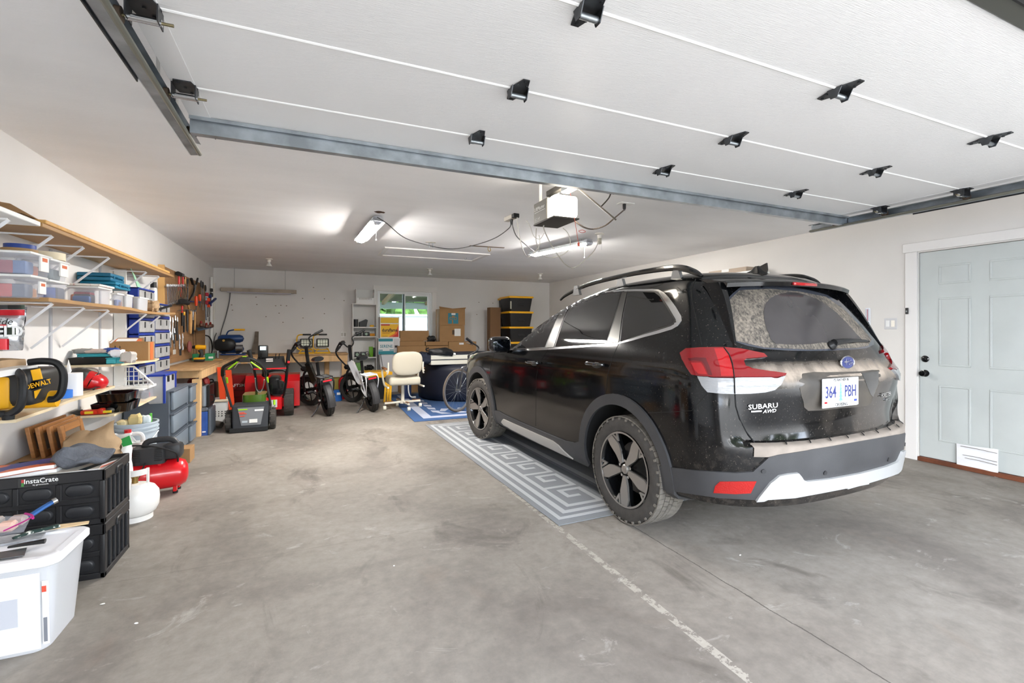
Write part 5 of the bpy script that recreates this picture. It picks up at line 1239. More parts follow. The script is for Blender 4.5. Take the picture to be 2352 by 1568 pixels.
b = B(); b.tube([(p.x-.08, p.y, zz+.11), (p.x-.02, p.y-.02, zz+.15), (p.x+.05, p.y, zz+.14), (p.x+.06, p.y, zz+.08)], .003, 5); b.done('wire', STL, t)
b = B(); b.tube([at(185, 897, x=-1.42)+Vector((0, 0, 0)), at(205, 894, x=-1.40), at(225, 889, x=-1.40), at(246, 888, x=-1.39)], .012, 7, flat=.4); b.tube([at(215, 893, x=-1.40), at(224, 886, x=-1.42), at(229, 882, x=-1.42)], .009, 6); single(b, 'strap', BLK, 'black strap with buckle trailing over the plywood shelf edge', 'strap')
b = B(); b.cyl(at(121, 921, x=-1.39), at(163, 920, x=-1.39)+Vector((0, 0, 0)), .004); single(b, 'metal_rod', STL, 'thin metal rod on plywood shelf below the blue tape', 'rod')
# ---- shelf 3 far bay
o3, P3 = shelf_strip('shelf', 'plywood shelf carrying the open cardboard box on left wall', [(256, 837), (300, 833), (357, 826), (366, 822)], .016, PLY)
z3 = P3[0].z
c0, c1 = fb(341, 832, 785, 358, 250, x=-1.37)
ybx = c0.y
t = thing('cardboard_box', 'open cardboard box with orange tape on plywood shelf', 'box', ((XL+c1.x)/2, c0.y+.1, z3))
x0 = at(250, 800, y=c0.y).x; zt = at(341, 785, x=-1.37).z; zz = P3[2].z
b = B(); b.taper(Vector((x0, c0.y, zz)), Vector((-1.37, c0.y+.19, zt)), 1.0, .002, n=1, open_top=True, t=.005); b.done('carton', CARD, t)
b = B(); b.prism([Vector((x0, c0.y, zt)), Vector((-1.40, c0.y, zt)), Vector((-1.43, c0.y+.09, zt+.035)), Vector((x0+.03, c0.y+.09, zt+.035))], (0, 0, .004)); b.done('flap', CARD, t)
b = B(); b.prism([Vector((x0+.02, c0.y+.01, zt+.006)), Vector((-1.42, c0.y+.01, zt+.006)), Vector((-1.44, c0.y+.06, zt+.026)), Vector((x0+.03, c0.y+.06, zt+.026))], (0, 0, .002)); b.done('tape', mat('orange_tape', '#dd6f3c', .5), t)
b = B(); b.prism([Vector((x0+.05, c0.y+.0, zt+.008)), Vector((x0+.20, c0.y+.0, zt+.008)), Vector((x0+.20, c0.y+.06, zt+.030)), Vector((x0+.05, c0.y+.06, zt+.030))], (0, 0, .002)); b.done('label_paper', mat('sticker_white', '#eeece8', .6), t)
B().box((-1.371, c0.y+.05, zz+.01), (-1.367, c0.y+.13, zt-.005)).done('tape', mat('orange_tape', '#dd6f3c', .5), t)
for dx in (.04, .075): b = B(); b.prism([Vector((x0+dx, c0.y-.002, zt-.05)), Vector((x0+dx+.012, c0.y-.002, zt-.05)), Vector((x0+dx+.006, c0.y-.002, zt-.03))], (0, .001, 0)); b.box((x0+dx+.004, c0.y-.002, zt-.085), (x0+dx+.008, c0.y-.001, zt-.05)); b.done('arrow_print', BLK, t)
def tray(px0, px1, y, z0, z1, m, label, d=.2, name='tray', cat='tray'):
    xa, xb = at(px0, 800, y=y).x, at(px1, 800, y=y).x; xa = max(xa, XL+.01)
    b = B(); b.taper(Vector((xa, y, z0)), Vector((xb, y+d, z1)), .9, .015, open_top=True, t=.004); return single(b, name, m, label, cat)
tray(154, 247, 4.50, z3, z3+.05, BLK, 'shallow black tray on plywood shelf next to the teal boxes', .25)
tq = mat('turquoise', '#3fa3ad', .45)
for (pa, pb_, y, za, zb, lab) in ((176, 268, 4.56, z3+.053, z3+.078, 'long turquoise organiser box resting on the black tray'), (243, 265, 4.50, z3, z3+.048, 'small turquoise box right of the black tray'), (266, 284, 4.52, z3, z3+.045, 'smaller turquoise box in front of the cardboard box')):
    xa, xb = max(XL+.02, at(pa, 800, y=y).x), at(pb_, 800, y=y).x; t = thing('organiser_box', lab, 'box', ((xa+xb)/2, y, za)); B().box((xa, y, za), (xb, y+.12, zb-.008), .005).done('base', tq, t); B().box((xa-.003, y-.003, zb-.008), (xb+.003, y+.123, zb), .003).done('lid', tq, t)
for i, (px, py, r, col, lab) in enumerate(((190, 808, (.07, .05, .02), '#8e8f8c', 'crumpled grey packet on turquoise organiser'), (222, 810, (.08, .05, .018), '#c9b6ac', 'crumpled pale packet on turquoise organiser'), (255, 808, (.05, .04, .022), '#2b4a9c', 'small blue packet leaning on the turquoise box'), (275, 815, (.05, .04, .03), '#e8e6ea', 'crumpled white and blue wrapper beside the cardboard box'), (283, 808, (.05, .03, .02), '#b52a38', 'red wrapper beside the cardboard box'), (300, 822, (.05, .05, .045), '#c4bfb8', 'crumpled clear plastic bag in front of cardboard box'))):
    p = at(px, 800, y=4.6); z_0 = z3+.078 if i < 3 else z3+.048 if i < 5 else z3; crumple((max(p.x, XL+r[0]+.01), 4.6-(.05 if i > 2 else 0), z_0), r, mat('wrap_%d' % i, col, .5), 'packet', lab, 'packet', i, .3, 12, 8)
p = at(302, 834, x=-1.40); b = B(); b.box((p.x-.05, p.y-.03, z3), (p.x+.03, p.y+.05, z3+.022), .008, 2); single(b, 'white_gadget', WHT, 'small white gadget with rounded edge on plywood shelf corner', 'gadget')
# ---- white board, wire basket
p = at(350, 886, x=-1.36); yb_ = p.y-.1; zb_ = p.z
c_ = at(371, 880, x=-1.36)
single(B().box((XL+.004, yb_, zb_-.012), (-1.36, c_.y, zb_+.012), .003), 'shelf', WHT, 'short white board below the wire basket', 'shelf')
t = thing('wire_basket', 'white plastic grid basket leaning on the blue drawers', 'basket', (-1.45, yb_, zb_+.012))
ba, bb = at(282, 880, y=yb_), at(348, 880, y=yb_); tz = at(300, 842, y=yb_).z
b = B()
x0, x1 = max(ba.x, XL+.02), bb.x
for k in range(7): xx = x0+(x1-x0)*k/6; zt_ = tz-(tz-zb_-.03)*max(0, (k-2)/4)*.92; b.box((xx-.003, yb_+.03, zb_+.013), (xx+.003, yb_+.036, max(zt_, zb_+.02)))
for k in range(5): zz = zb_+.02+(tz-zb_-.025)*k/4; xe = x1 if k == 0 else x0+(x1-x0)*(1-.64*k/4); b.box((x0-.003, yb_+.03, zz-.003), (xe, yb_+.036, zz+.003))
b.done('grid', WHT, t); b = B(); b.tube([Vector((x0, yb_+.033, tz)), Vector((x0+(x1-x0)*.33, yb_+.033, tz)), Vector((x1+.01, yb_+.033, zb_+.02))], .009, 6, smooth=False); b.done('rim', WHT, t)
# ---- shelf 5
e5 = [(262, 951), (285, 941), (324, 927), (348, 915), (375, 902)]
o5, P5 = shelf_strip('shelf', 'lowest plywood shelf carrying black trays and the red tool', e5, .016, PLY)
z5 = P5[0].z; y5 = P5[0].y
for i in range(2):
    xa, xb = at(205+10*i, 900, y=y5+.08).x, at(296-4*i, 900, y=y5+.08).x; za = z5+i*.075
    tray(205+12*i, 297-4*i, y5+.08, za+.002, za+.07, BLKG, ['lower black plastic tray stacked on lowest shelf', 'upper black plastic tray stacked on lowest shelf'][i], .28)
c0, c1 = fb(330, 925, 893, 368, 290, x=-1.375); zz = P5[2].z; tub(Vector((c0.x, c0.y, zz)), Vector((c1.x, c1.y, c1.z)), 'clear bin with white lid and red contents on lowest shelf', cont=['#8c2430', '#33343c'])
pa, pb_ = at(165, 949, y=y5+.03), at(284, 941, y=y5+.03)
t = thing('detector_tool', 'long red handheld tool with yellow patches on lowest shelf front', 'tool', (pa.x, y5, z5))
za = z5+.018; xa, xb = max(pa.x, XL+.02), SX-.02
b = B(); b.box((xa+.05, y5+.015, z5+.002), (xb-.03, y5+.075, z5+.038), .012, 2); b.box((xa+.15, y5+.01, z5+.002), (xb-.05, y5+.08, z5+.046), .012, 2); b.done('body', mat('tool_red', '#cc3018', .4), t)
b = B(); b.lathe([(.022, 0), (.02, .03), (.003, .07)], (xa+.055, y5+.045, z5+.022), (-1, 0, 0), 12); b.done('tip', DWB, t); b = B(); b.ell((xb-.02, y5+.045, z5+.024), (.03, .038, .022), n=14, m=8); b.done('end_grip', DWB, t)
for xx in (xa+.08, xa+.19): B().box((xx, y5+.008, z5+.012), (xx+.05, y5+.016, z5+.03)).done('yellow_patch', mat('patch_yellow', '#e8cc30', .5), t)
# ================================================================== floor, left foreground
# collapsible crates
CR = mat('crate_black', '#1d1d1f', .38); CRP = mat('crate_panel', '#232427', .42)
q = at(241, 1326, z=0); cx1, cy0 = q.x, q.y; cy1 = at(290, 1258, z=0).y; cx0 = cx1-.50; dcr = (q-CAM).dot(FW)
zT = CH+(HZ-1078)/FPX*dcr; zM = zT/2
def crate(z0, z1, label, txt):
    t = thing('crate', label, 'crate', ((cx0+cx1)/2, (cy0+cy1)/2, z0)); h = z1-z0
    b = B(); b.box((cx0+.012, cy0+.012, z0+.003), (cx1-.012, cy1-.012, z0+.012))
    b.box((cx0+.012, cy0+.012, z0+.01), (cx1-.012, cy0+.017, z1-.02)); b.box((cx0+.012, cy1-.017, z0+.01), (cx1-.012, cy1-.012, z1-.02)); b.box((cx0+.012, cy0+.015, z0+.01), (cx0+.017, cy1-.015, z1-.02)); b.box((cx1-.017, cy0+.015, z0+.01), (cx1-.012, cy1-.015, z1-.02))
    b.done('walls', CR, t)
    b = B(); rim = .055
    for a_, c_ in (((cx0, cy0, z1-rim), (cx1, cy0+.014, z1)), ((cx0, cy1-.014, z1-rim), (cx1, cy1, z1)), ((cx0, cy0, z1-rim), (cx0+.014, cy1, z1)), ((cx1-.014, cy0, z1-rim), (cx1, cy1, z1)), ((cx0, cy0, z0), (cx1, cy0+.014, z0+.03)), ((cx1-.014, cy0, z0), (cx1, cy1, z0+.03)), ((cx0, cy1-.014, z0), (cx1, cy1, z0+.03)), ((cx0, cy0, z0), (cx0+.014, cy1, z0+.03))): b.box(a_, c_, .004)
    b.done('rim', CR, t)
    for xx, yy in ((cx0, cy0), (cx1-.024, cy0), (cx0, cy1-.024), (cx1-.024, cy1-.024)): B().box((xx, yy, z0), (xx+.024, yy+.024, z1-rim), .006, 2).done('corner_post', CR, t)
    b = B(); zc = z0+.03+(h-rim-.03)/2; b.box((cx0+.02, cy0+.003, zc-.014), (cx1-.02, cy0+.016, zc+.014), .004)
    cols = [cx1-.024-.165*k for k in range(4)]
    for k in (1, 2): b.box((cols[k]-.012, cy0+.004, z0+.02), (cols[k]+.012, cy0+.016, z1-rim), .004)
    b.done('rails', CR, t)
    for k in range(3):
        xm = (cols[k]+cols[k+1])/2-.0
        for zc2 in ((z0+.03+zc-.014)/2+.0, (zc+.014+z1-rim)/2):
            b = B(); hx_, hz = .056, min(.028, (h-rim-.06)/4-.006); pts = []
            for s in range(24):
                a = 2*PI*s/24; pts.append((math.cos(a)*hz+math.copysign(hx_-hz, math.cos(a)), math.sin(a)*hz))
            r = []
            for f_, d_ in ((1.08, .012), (1.0, .004), (.86, .001)): r.append([b.bm.verts.new(Vector((xm+p[0]*(f_ if f_ > 1 else (1-(1-f_)*.5)), cy0+d_, zc2+p[1]*f_))) for p in pts])
            b.bridge(r, True, True); b.done('oval_panel', CRP, t)
    # right side: ribs and handle
    n = 6
    for k in range(n):
        yy = cy0+.03+(cy1-cy0-.06)*k/(n-1); B().box((cx1-.014, yy-.007, z0+.03), (cx1-.002, yy+.007, z1-rim-.012), .003).done('side_rib', CRP, t)
    ym = (cy0+cy1)/2+.02; b = B(); b.tube([(cx1+.001, ym-.045, z1-rim-.008), (cx1+.001, ym-.035, z1-rim+.022), (cx1+.001, ym+.035, z1-rim+.022), (cx1+.001, ym+.045, z1-rim-.008)], .006, 6); b.done('handle_rim', CRP, t)
    B().box((cx1-.003, ym-.036, z1-rim-.006), (cx1+.002, ym+.036, z1-rim+.02), .002).done('handle_opening', SEAM, t)
    if txt:
        px0, px1 = at(42, 1100, y=cy0).x, at(133, 1100, y=cy0).x; B().box((px0, cy0-.002, z1-.052), (px1, cy0, z1-.006)).done('name_strip', BLKG, t)
        text_mesh('InstaCrate', .033, WHT, 'lettering', t, frame(((px0+px1)/2+.012, cy0-.0025, z1-.024), X, Z), .0005, .0002, .95)
        text_mesh('by greenmade', .009, WHT, 'lettering', t, frame(((px0+px1)/2+.01, cy0-.0025, z1-.043), X, Z), .0003, 0, 1.2)
        B().box((px0+.012, cy0-.003, z1-.046), (px0+.022, cy0-.002, z1-.028)).done('logo', mat('logo_green', '#3f7a3c', .5), t); B().box((px0+.012, cy0-.003, z1-.028), (px0+.022, cy0-.002, z1-.012)).done('logo', mat('logo_red', '#a83838', .5), t)
    return t
crate(0, zM-.001, 'black collapsible crate on floor, the lower of the stack', False)
crate(zM+.001, zT, 'black collapsible crate with white lettering, top of the stack', True)
# fill of the top crate
single(B().box((cx0+.03, cy0+.03, zM+.02), (cx1-.03, cy1-.03, zT-.045), .004), 'manual_pile', mat('paper_pile', '#cfcdc8', .8), 'flat pile of papers filling the top black crate', 'papers')
zp = zT-.044
def book(x0, y0, x1, y1, z, h, cover, label, bend=0, rz=0, spine='x0', name='book'):
    t = thing(name, label, 'book', ((x0+x1)/2, (y0+y1)/2, z)); c = Vector(((x0+x1)/2, (y0+y1)/2, 0)); M = Matrix.Translation(c) @ Matrix.Rotation(rz, 4, 'Z') @ Matrix.Translation(-c)
    def slab(za, zb, ins, m, nm, lab=None):
        b = B(); n = 14; r = []
        for k in range(n+1):
            u = k/n; xx = x0+ins+(x1-x0-2*ins)*u; dz = bend*(math.sin((u-.0)*PI*.5)**2)
            r.append([b.bm.verts.new(Vector((xx, yy, zz+dz))) for yy, zz in ((y0+ins, za), (y1-ins, za), (y1-ins, zb), (y0+ins, zb))])
        b.bridge(r); b.xf(M); return b.done(nm, m, t, 40)
    slab(z, z+.0015, 0, cover, 'cover'); slab(z+.0016, z+h-.0016, .004, mat('pages', '#e9e8e4', .7), 'pages'); slab(z+h-.0015, z+h, 0, cover, 'cover')
    return t
MAG = mat('mag_cover', '#2c2f7c', .35, vs=4, col2='#d4683a', thr=(.50, .54))
x_l = at(0, 1060, z=zT).x-.12
zb = zp
for i, (h, dx, lab, cv) in enumerate(((.022, .0, 'thick white paperback at bottom of the sagging book pile', mat('cov_w', '#dcdbe0', .5)), (.020, .01, 'white paged catalogue in middle of the sagging book pile', mat('cov_g', '#c9c6cc', .5)), (.022, .0, 'blue and orange covered catalogue on top of sagging pile', MAG))):
    book(cx1-.50+dx, cy0+.03, cx1-.22+dx, cy0+.22, zb, h, cv, lab, bend=.02, rz=.05); zb += h+.001
book(cx1-.25, cy0+.03, cx1-.05, cy0+.20, zp+.016, .028, mat('cov_c', '#cdc4b8', .5), 'white paged hardback lying under the grey cloth', rz=.15)
book(cx1-.30, cy0+.02, cx1-.03, cy0+.19, zp, .014, mat('cov_r', '#7c1f30', .5), 'thin dark red book at bottom beside the sagging pile', rz=.08)
book(cx1-.085, cy0+.03, cx1-.045, cy0+.26, zp+.015, .030, mat('cov_k', '#1d2b30', .5), 'slim black and teal book at crate edge', rz=-.35)
book(cx1-.055, cy0+.06, cx1-.030, cy0+.26, zp, .035, mat('cov_o', '#c96a4c', .5), 'slim orange book at crate edge', rz=-.25)
# grey cloth
b = B(); b.ell((0, 0, 0), (.125, .09, .045), n=28, m=14, e=.8)
for v in b.bm.verts: v.co += Vector((0, 0, .035))*NZ.noise(v.co*16)+NZ.noise_vector(v.co*13+Vector((4, 0, 0)))*.024; v.co.z *= (1.0 if v.co.x < .0 else 1-.4*v.co.x/.12)
b.xf(Matrix.Translation((cx1-.13, cy0+.13, zp+.095)))
single(b, 'cloth', mat('grey_fleece', '#5e6168', .95, var=.15, vs=20, bump=.4, bs=90), 'crumpled grey and black fleece cloth on the books', 'cloth')
# clear tote with white lid
q = at(110, 1432, z=0); lq = at(210, 1205, z=.38)
ty0 = q.y; zt = .385; pr_ = at(131, 1278, z=zt); ty0 = pr_.y; tx1 = pr_.x; ty1 = at(210, 1203, z=zt).y; tx0 = tx1-.62
t = thing('storage_tote', 'large clear storage tote with white lid in the near left corner', 'storage tote', ((tx0+tx1)/2, (ty0+ty1)/2, 0))
b = B(); b.taper(Vector((tx0+.015, ty0+.015, 0.001)), Vector((tx1-.015, ty1-.015, zt-.03)), .90, .05, n=6, open_top=True, t=.004); b.done('tub', FROST, t, 50)
def rrect(x0, y0, x1, y1, r, n=6):
    out = []
    for q_, (sx, sy, cx, cy) in enumerate(((1, 1, x1-r, y1-r), (-1, 1, x0+r, y1-r), (-1, -1, x0+r, y0+r), (1, -1, x1-r, y0+r))):
        for k in range(n+1): a = q_*PI/2+k/n*PI/2; out.append((cx+r*math.cos(a), cy+r*math.sin(a)))
    return out
b = B(); rr = []
for ins, z_q in ((.004, zt-.036), (0, zt-.032), (0, zt-.008), (.008, zt), (.036, zt), (.044, zt-.008)): rr.append([b.bm.verts.new(Vector((p[0], p[1], z_q))) for p in rrect(tx0+ins, ty0+ins, tx1-ins, ty1-ins, .05)])
b.bridge(rr, False, True); b.done('lid', mat('tote_lid', '#e8e8ec', .35), t, 40)
for i, (xx, zz, w_, h_, col) in enumerate(((-.14, .05, .25, .22, '#c9cdd4'), (-.36, .04, .18, .26, '#a8b0b4'))): B().box((tx1+xx-w_*.5, ty0+.06, .01), (tx1+xx+w_*.3, ty0+.2, .01+h_), .01).done('contents', mat('tote_c%d' % i, col, .6), t)
B().box((tx1-.12, ty0+.15, .01), (tx1-.06, ty1-.08, .26), .01).done('contents', mat('tote_c3', '#9aa08c', .6, var=.3, vs=10), t)
M_ = Matrix.Identity(4)
lx1 = at(92, 1300, y=ty0+.02).x; 
def fy(z, k=1): return ty0+.015+(ty1-ty0-.03)/2*.10*(1-z/(zt-.03))-.0015*k
def lab_(x0, x1, z0, z1, m, nm, k): b = B(); b.prism([Vector((x0, fy(z0, k), z0)), Vector((x1, fy(z0, k), z0)), Vector((x1, fy(z1, k), z1)), Vector((x0, fy(z1, k), z1))], (0, -.001, 0)); b.done(nm, m, t)
LBW = mat('label_white', '#f1f1f4', .6); lx2 = at(41, 1370, y=ty0+.02).x; lx3 = at(97, 1340, y=ty0+.02).x
lab_(lx1-.42, lx1, .015, .325, LBW, 'paper_label', 1); lab_(lx2-.2, lx2, .12, .235, mat('print_grey', '#b9bcc4', .6), 'grey_print', 2)
lab_(lx3, lx3+.02, .03, .29, LBW, 'spec_label', 1); lab_(lx3, lx3+.014, .245, .27, mat('print_red', '#d0503c', .6), 'print_red', 2); lab_(lx3+.003, lx3+.015, .04, .14, mat('print_dkgrey', '#777a82', .6), 'print_grey', 2)
# things on the lid
zl = zt-.006
def L3(px, py, dz=0.0): return at(px, py, z=zl+dz)
t = thing('utility_knife', 'blue handled knife with steel end poking from the plastic bag', 'knife', L3(100, 1170, .08)); b = B(); b.tube([L3(70, 1184, .085), L3(98, 1166, .10), L3(120, 1153, .11)], .014, 8, flat=.6); b.done('handle', mat('knife_blue', '#2f5f9e', .4), t); b = B(); b.cyl(L3(120, 1153, .11), L3(130, 1148, .115), .015, n=12); b.done('end_cap', CHR, t)
bp = [L3(-60, 1245), L3(62, 1215)]; 
NRM = Vector((.1, -1, 0)).normalized()
t = thing('zip_bag', 'clear zip bag with magenta seal on the tote lid', 'bag', bp[1]); bagmesh((L3(-70, 1240), L3(55, 1222)), (L3(-70, 1195, .05), L3(74, 1180, .05)), .045, CLR, 'bag', t, 8, .008)
b = B(); b.tube([L3(8, 1219, .05), L3(45, 1202, .07), L3(72, 1188, .09)], .005, 6, flat=.6); b.tube([L3(58, 1179, .09), L3(72, 1183, .09), L3(76, 1190, .085)], .005, 6); b.done('zip_seal', mat('magenta', '#b01a78', .4), t)
for (x_, y_, c_) in ((10, 1225, '#e0b8a8'), (-20, 1215, '#d8c8b8'), (35, 1210, '#c0a8a0')): p = L3(x_, y_, .0); b = B(); b.box((p.x-.03, p.y, zl+.002), (p.x+.03, p.y+.05, zl+.045), .01); b.done('contents', mat('bagc_'+c_[1:], c_, .6), t)
t = thing('putty_knife', 'dark green paint-spattered scraper lying along the tote lid', 'scraper', L3(80, 1220)); b = B(); b.tube([L3(30, 1236, .018), L3(70, 1222, .022), L3(110, 1213, .022), L3(135, 1207, .020)], .013, 8, flat=.5, rs=[.010, .015, .014, .016]); b.done('handle', mat('spatter_green', '#1f3733', .5, vs=45, col2='#d8dcd4', thr=(.55, .6)), t)
t = thing('scraper_blade', 'black handled wide metal scraper nearest the tote edge', 'scraper', L3(60, 1255)); b = B(); b.tube([L3(20, 1256, .012), L3(60, 1249, .018), L3(104, 1242, .018)], .012, 8, flat=.6, rs=[.008, .012, .016]); b.done('handle', BLK, t); b = B(); b.prism([L3(-40, 1275, .003), L3(62, 1258, .003), L3(56, 1276, .003), L3(-40, 1290, .003)], (0, 0, .002)); b.done('blade', STL, t)
b = B(); b.prism([L3(110, 1219), L3(203, 1203), L3(205, 1198), L3(130, 1207)], (0, 0, .005)); single(b, 'wood_strip', mat('strip_wood', '#dcc198', .7), 'thin wood strip with orange print at back of the tote lid', 'wood strip')
b = B(); b.prism([L3(-30, 1258, .0), L3(95, 1240, .0), L3(105, 1226, .0), L3(-20, 1238, .0)], (0, 0, .008)); b.noise(.002, 1, 40); single(b, 'paint_tray_liner', mat('ribbed_grey', '#9b9ea2', .5, var=.3, vs=40, stretch=(1, 8, 1)), 'ribbed grey liner under the scrapers on the tote lid', 'liner')
# ---- wooden cabinet doors leaning, on a hidden carton
bz = .50
hb = B(); p = at(60, 1020, x=-1.60); 
single(B().box((XL+.01, cy1+.02, 0.002), (-1.36, 4.36, bz), .004), 'cardboard_box', CARD, 'plain carton against left wall behind the black crates', 'box')
FRW = mat('cherry_wood', '#9a6a3e', .35, var=.18, vs=4, stretch=(1, 1, 9)); SCR = mat('smoked_panel', '#6d6358', .3)
for i, (pxa, pyt, lab) in enumerate(((57, 981, 'wooden framed panel, first in the leaning row'), (80, 981, 'wooden framed panel, second in the leaning row'), (106, 980, 'wooden framed panel, third in the leaning row'), (131, 979, 'wooden framed panel, frontmost and nearest the paper bag'))):
    xx = -1.555+.055*i; P0 = at(pxa, pyt, x=xx-.05); yy = P0.y; hgt = P0.z-bz; w_ = at((145, 165, 177, 182)[i], 970, x=xx-.05).y-yy
    t = thing('wooden_frame', lab, 'frame', (xx, yy, bz)); fw = .045
    M = Matrix.Translation((xx, yy, bz+.001)) @ Matrix.Rotation(math.radians(-10), 4, 'Y')
    for a_, c_ in (((-.02, 0, 0), (0, fw, hgt)), ((-.02, w_-fw, 0), (0, w_, hgt)), ((-.02, fw, 0), (0, w_-fw, fw)), ((-.02, fw, hgt-fw), (0, w_-fw, hgt))): B().box(a_, c_, .003).xf(M).done('frame_rail', FRW, t)
    B().box((-.013, fw, fw), (-.007, w_-fw, hgt-fw)).xf(M).done('panel', SCR, t)
# big paper bag behind crate
b = B(); q = at(225, 1045, x=-1.27)
t = thing('paper_bag', 'large crumpled brown paper bag behind the black crates', 'bag', (-1.3, 3.75, bz))
l_, h_ = (at(130, 1055, y=3.62), at(283, 1050, y=3.62)), (at(150, 1003, y=3.72), at(262, 968, y=3.72)); NRM = Vector((0, -1, 0)); bagmesh(l_, h_, .08, BAG, 'bag', t, 11, .03, 18, 12)
# ---- propane tank
p = at(322, 1196, z=0); rp = .135; c = (p.x-.045, p.y+.06, 0); PW2 = mat('tank_white', '#e4e2de', .35, bump=.05)
t = thing('propane_tank', 'white propane tank on floor beside the black crates', 'gas tank', c)
b = B(); b.lathe([(.09, .0), (.10, .0), (.10, .035)], c, n=30, cap=False); b.lathe([(.088, .03), (.118, .05), (.134, .085), (.138, .14), (.134, .18), (.112, .215), (.07, .238), (.03, .245), (.001, .246)], c, n=36, cap=False); b.done('tank', PW2, t, 60)
b = B(); R0 = .085
for a0, a1, z0, z1 in ((-170, -20, .225, .25), (-170, -20, .31, .35)):
    n = 16; r = []
    for k in range(n+1):
        a = math.radians(a0+(a1-a0)*k/n); r.append([b.bm.verts.new(Vector((c[0]+rr*math.cos(a), c[1]+rr*math.sin(a), zz))) for rr, zz in ((R0, z0), (R0+.004, z0), (R0+.004, z1), (R0, z1))])
    b.bridge(r)
for a in (-170, -95, -20): a = math.radians(a); b.cyl((c[0]+R0*math.cos(a), c[1]+R0*math.sin(a), .22), (c[0]+R0*math.cos(a), c[1]+R0*math.sin(a), .35), .010, n=6)
b.done('collar', PW2, t); b = B(); b.cyl((c[0], c[1], .24), (c[0], c[1], .30), .018); b.cyl((c[0]-.02, c[1], .30), (c[0]+.02, c[1], .30), .022); b.done('valve', mat('brass', '#9a8250', .3, .8), t)
# ---- red pancake compressor
pc = at(362, 1112, z=.16); f0 = at(408, 1132, z=0); cxr, cyr = f0.x-.17, f0.y+.02
t = thing('air_compressor', 'red tank air compressor with black motor shroud beside the propane tank', 'compressor', (cxr, cyr, 0))
b = B(); 
b.lathe([(.001, -.235), (.05, -.232), (.09, -.215), (.108, -.18), (.114, -.13), (.114, .13), (.108, .18), (.09, .215), (.05, .232), (.001, .235)], (cxr, cyr, .155), (1, .25, 0), 30); b.done('air_tank', RED, t, 60)
for sx, sy in ((-.15, -.05), (.15, -.0), (-.15, .08), (.15, .10)):
    b = B(); b.box((cxr+sx-.012, cyr+sy-.02, .015), (cxr+sx+.012, cyr+sy+.02, .09), .003); fo = b.done('foot_bracket', RED, t); b = B(); b.lathe([(.018, 0), (.018, .018)], (cxr+sx, cyr+sy, 0), n=10); b.done('rubber_foot', RUB, fo)
MB_ = mat('motor_black', '#2c2d30', .45); zb = .30
b = B(); b.taper(Vector((cxr-.11, cyr-.09, zb-.04)), Vector((cxr+.10, cyr+.09, zb+.085)), .96, .03); b.done('motor_shroud', MB_, t)
for k in range(7):
    for xs, xe in ((-.105, -.055), (.035, .085)): B().box((cxr+xs, cyr-.093, zb-.012+k*.014), (cxr+xe, cyr-.086, zb-.006+k*.014)).done('cooling_fin', BLK, t)
b = B(); b.box((cxr+.07, cyr-.07, zb-.02), (cxr+.20, cyr+.07, zb+.10), .03, 2); b.done('head_cover', MB_, t)
b = B(); b.tube([(cxr-.05, cyr, zb+.08), (cxr-.02, cyr, zb+.125), (cxr+.12, cyr, zb+.13), (cxr+.16, cyr, zb+.09)], .016, 8, flat=1.4); b.done('carry_handle', MB_, t)
b = B(); b.box((cxr-.05, cyr-.02, zb-.09), (cxr-.02, cyr+.02, zb-.02)); b.box((cxr+.05, cyr-.06, zb-.09), (cxr+.07, cyr-.04, zb-.02)); b.done('mount', RED, t)
b = B(); b.box((cxr-.23, cyr-.05, zb-.06), (cxr-.16, cyr+.0, zb+.03), .01); b.cyl((cxr-.20, cyr-.05, zb+.05), (cxr-.20, cyr-.09, zb+.05), .022); b.cyl((cxr-.24, cyr-.03, zb-.02), (cxr-.29, cyr-.03, zb-.025), .010); b.done('regulator', BLK, t)
b = B(); b.cyl((cxr-.17, cyr-.07, zb-.0), (cxr-.17, cyr-.09, zb-.0), .024, n=18); b.done('gauge', mat('gauge_face', '#e6e6cc', .3), t)
b = B(); b.tube([(cxr-.20, cyr-.06, zb+.06), (cxr-.12, cyr-.11, zb+.12), (cxr+.03, cyr-.13, zb+.11), (cxr+.17, cyr-.09, zb+.04), (cxr+.18, cyr-.06, zb-.04)], .006, 6); b.tube([(cxr-.02, cyr-.10, zb-.02), (cxr-.05, cyr-.16, zb-.12), (cxr-.12, cyr-.17, zb-.18), (cxr-.2, cyr-.12, zb-.2)], .006, 6); b.done('power_lead', BLK, t)
# small cartons and wood behind compressor
p = at(425, 1070, z=0); 
single(B().box((p.x-.10, p.y+.1, 0.001), (p.x+.02, p.y+.30, .14), .002), 'cardboard_box', CARD, 'small open carton on floor behind the red compressor', 'box')
# ---- buckets
def bucket(px, py, top, label, r=.15, fill=None, x=None):
    q = at(px, py, z=0) if x is None else at(px, py, x=x); c = Vector((q.x, q.y, 0)); return c
q = at(355, 1060, z=0); c = Vector((-1.36, 4.98, 0)); BK = mat('bucket_grey', '#b3bfc8', .45)
d = (c-CAM).dot(FW); zt = CH+(HZ-968)/FPX*d
t = thing('bucket', 'pale grey-blue stacked buckets with handle by the grey drawers', 'bucket', c)
b = B(); b.lathe([(.001, .002), (.125, .002), (.15, zt), (.145, zt), (.12, .012), (.001, .012)], c, n=32, cap=False); b.done('pail', BK, t)
for dz in (0, .035, .065): b = B(); b.lathe([(.149, -.012), (.158, -.012), (.158, 0), (.149, 0)], c+Vector((0, 0, zt-dz)), n=32, cap=False); b.done('rim', BK, t)
b = B(); b.tube([c+Vector((-.155, -.02, zt-.09)), c+Vector((-.10, -.12, zt-.17)), c+Vector((.03, -.158, zt-.19)), c+Vector((.12, -.1, zt-.15)), c+Vector((.155, 0, zt-.09))], .004, 5); b.done('bail_handle', STL, t)
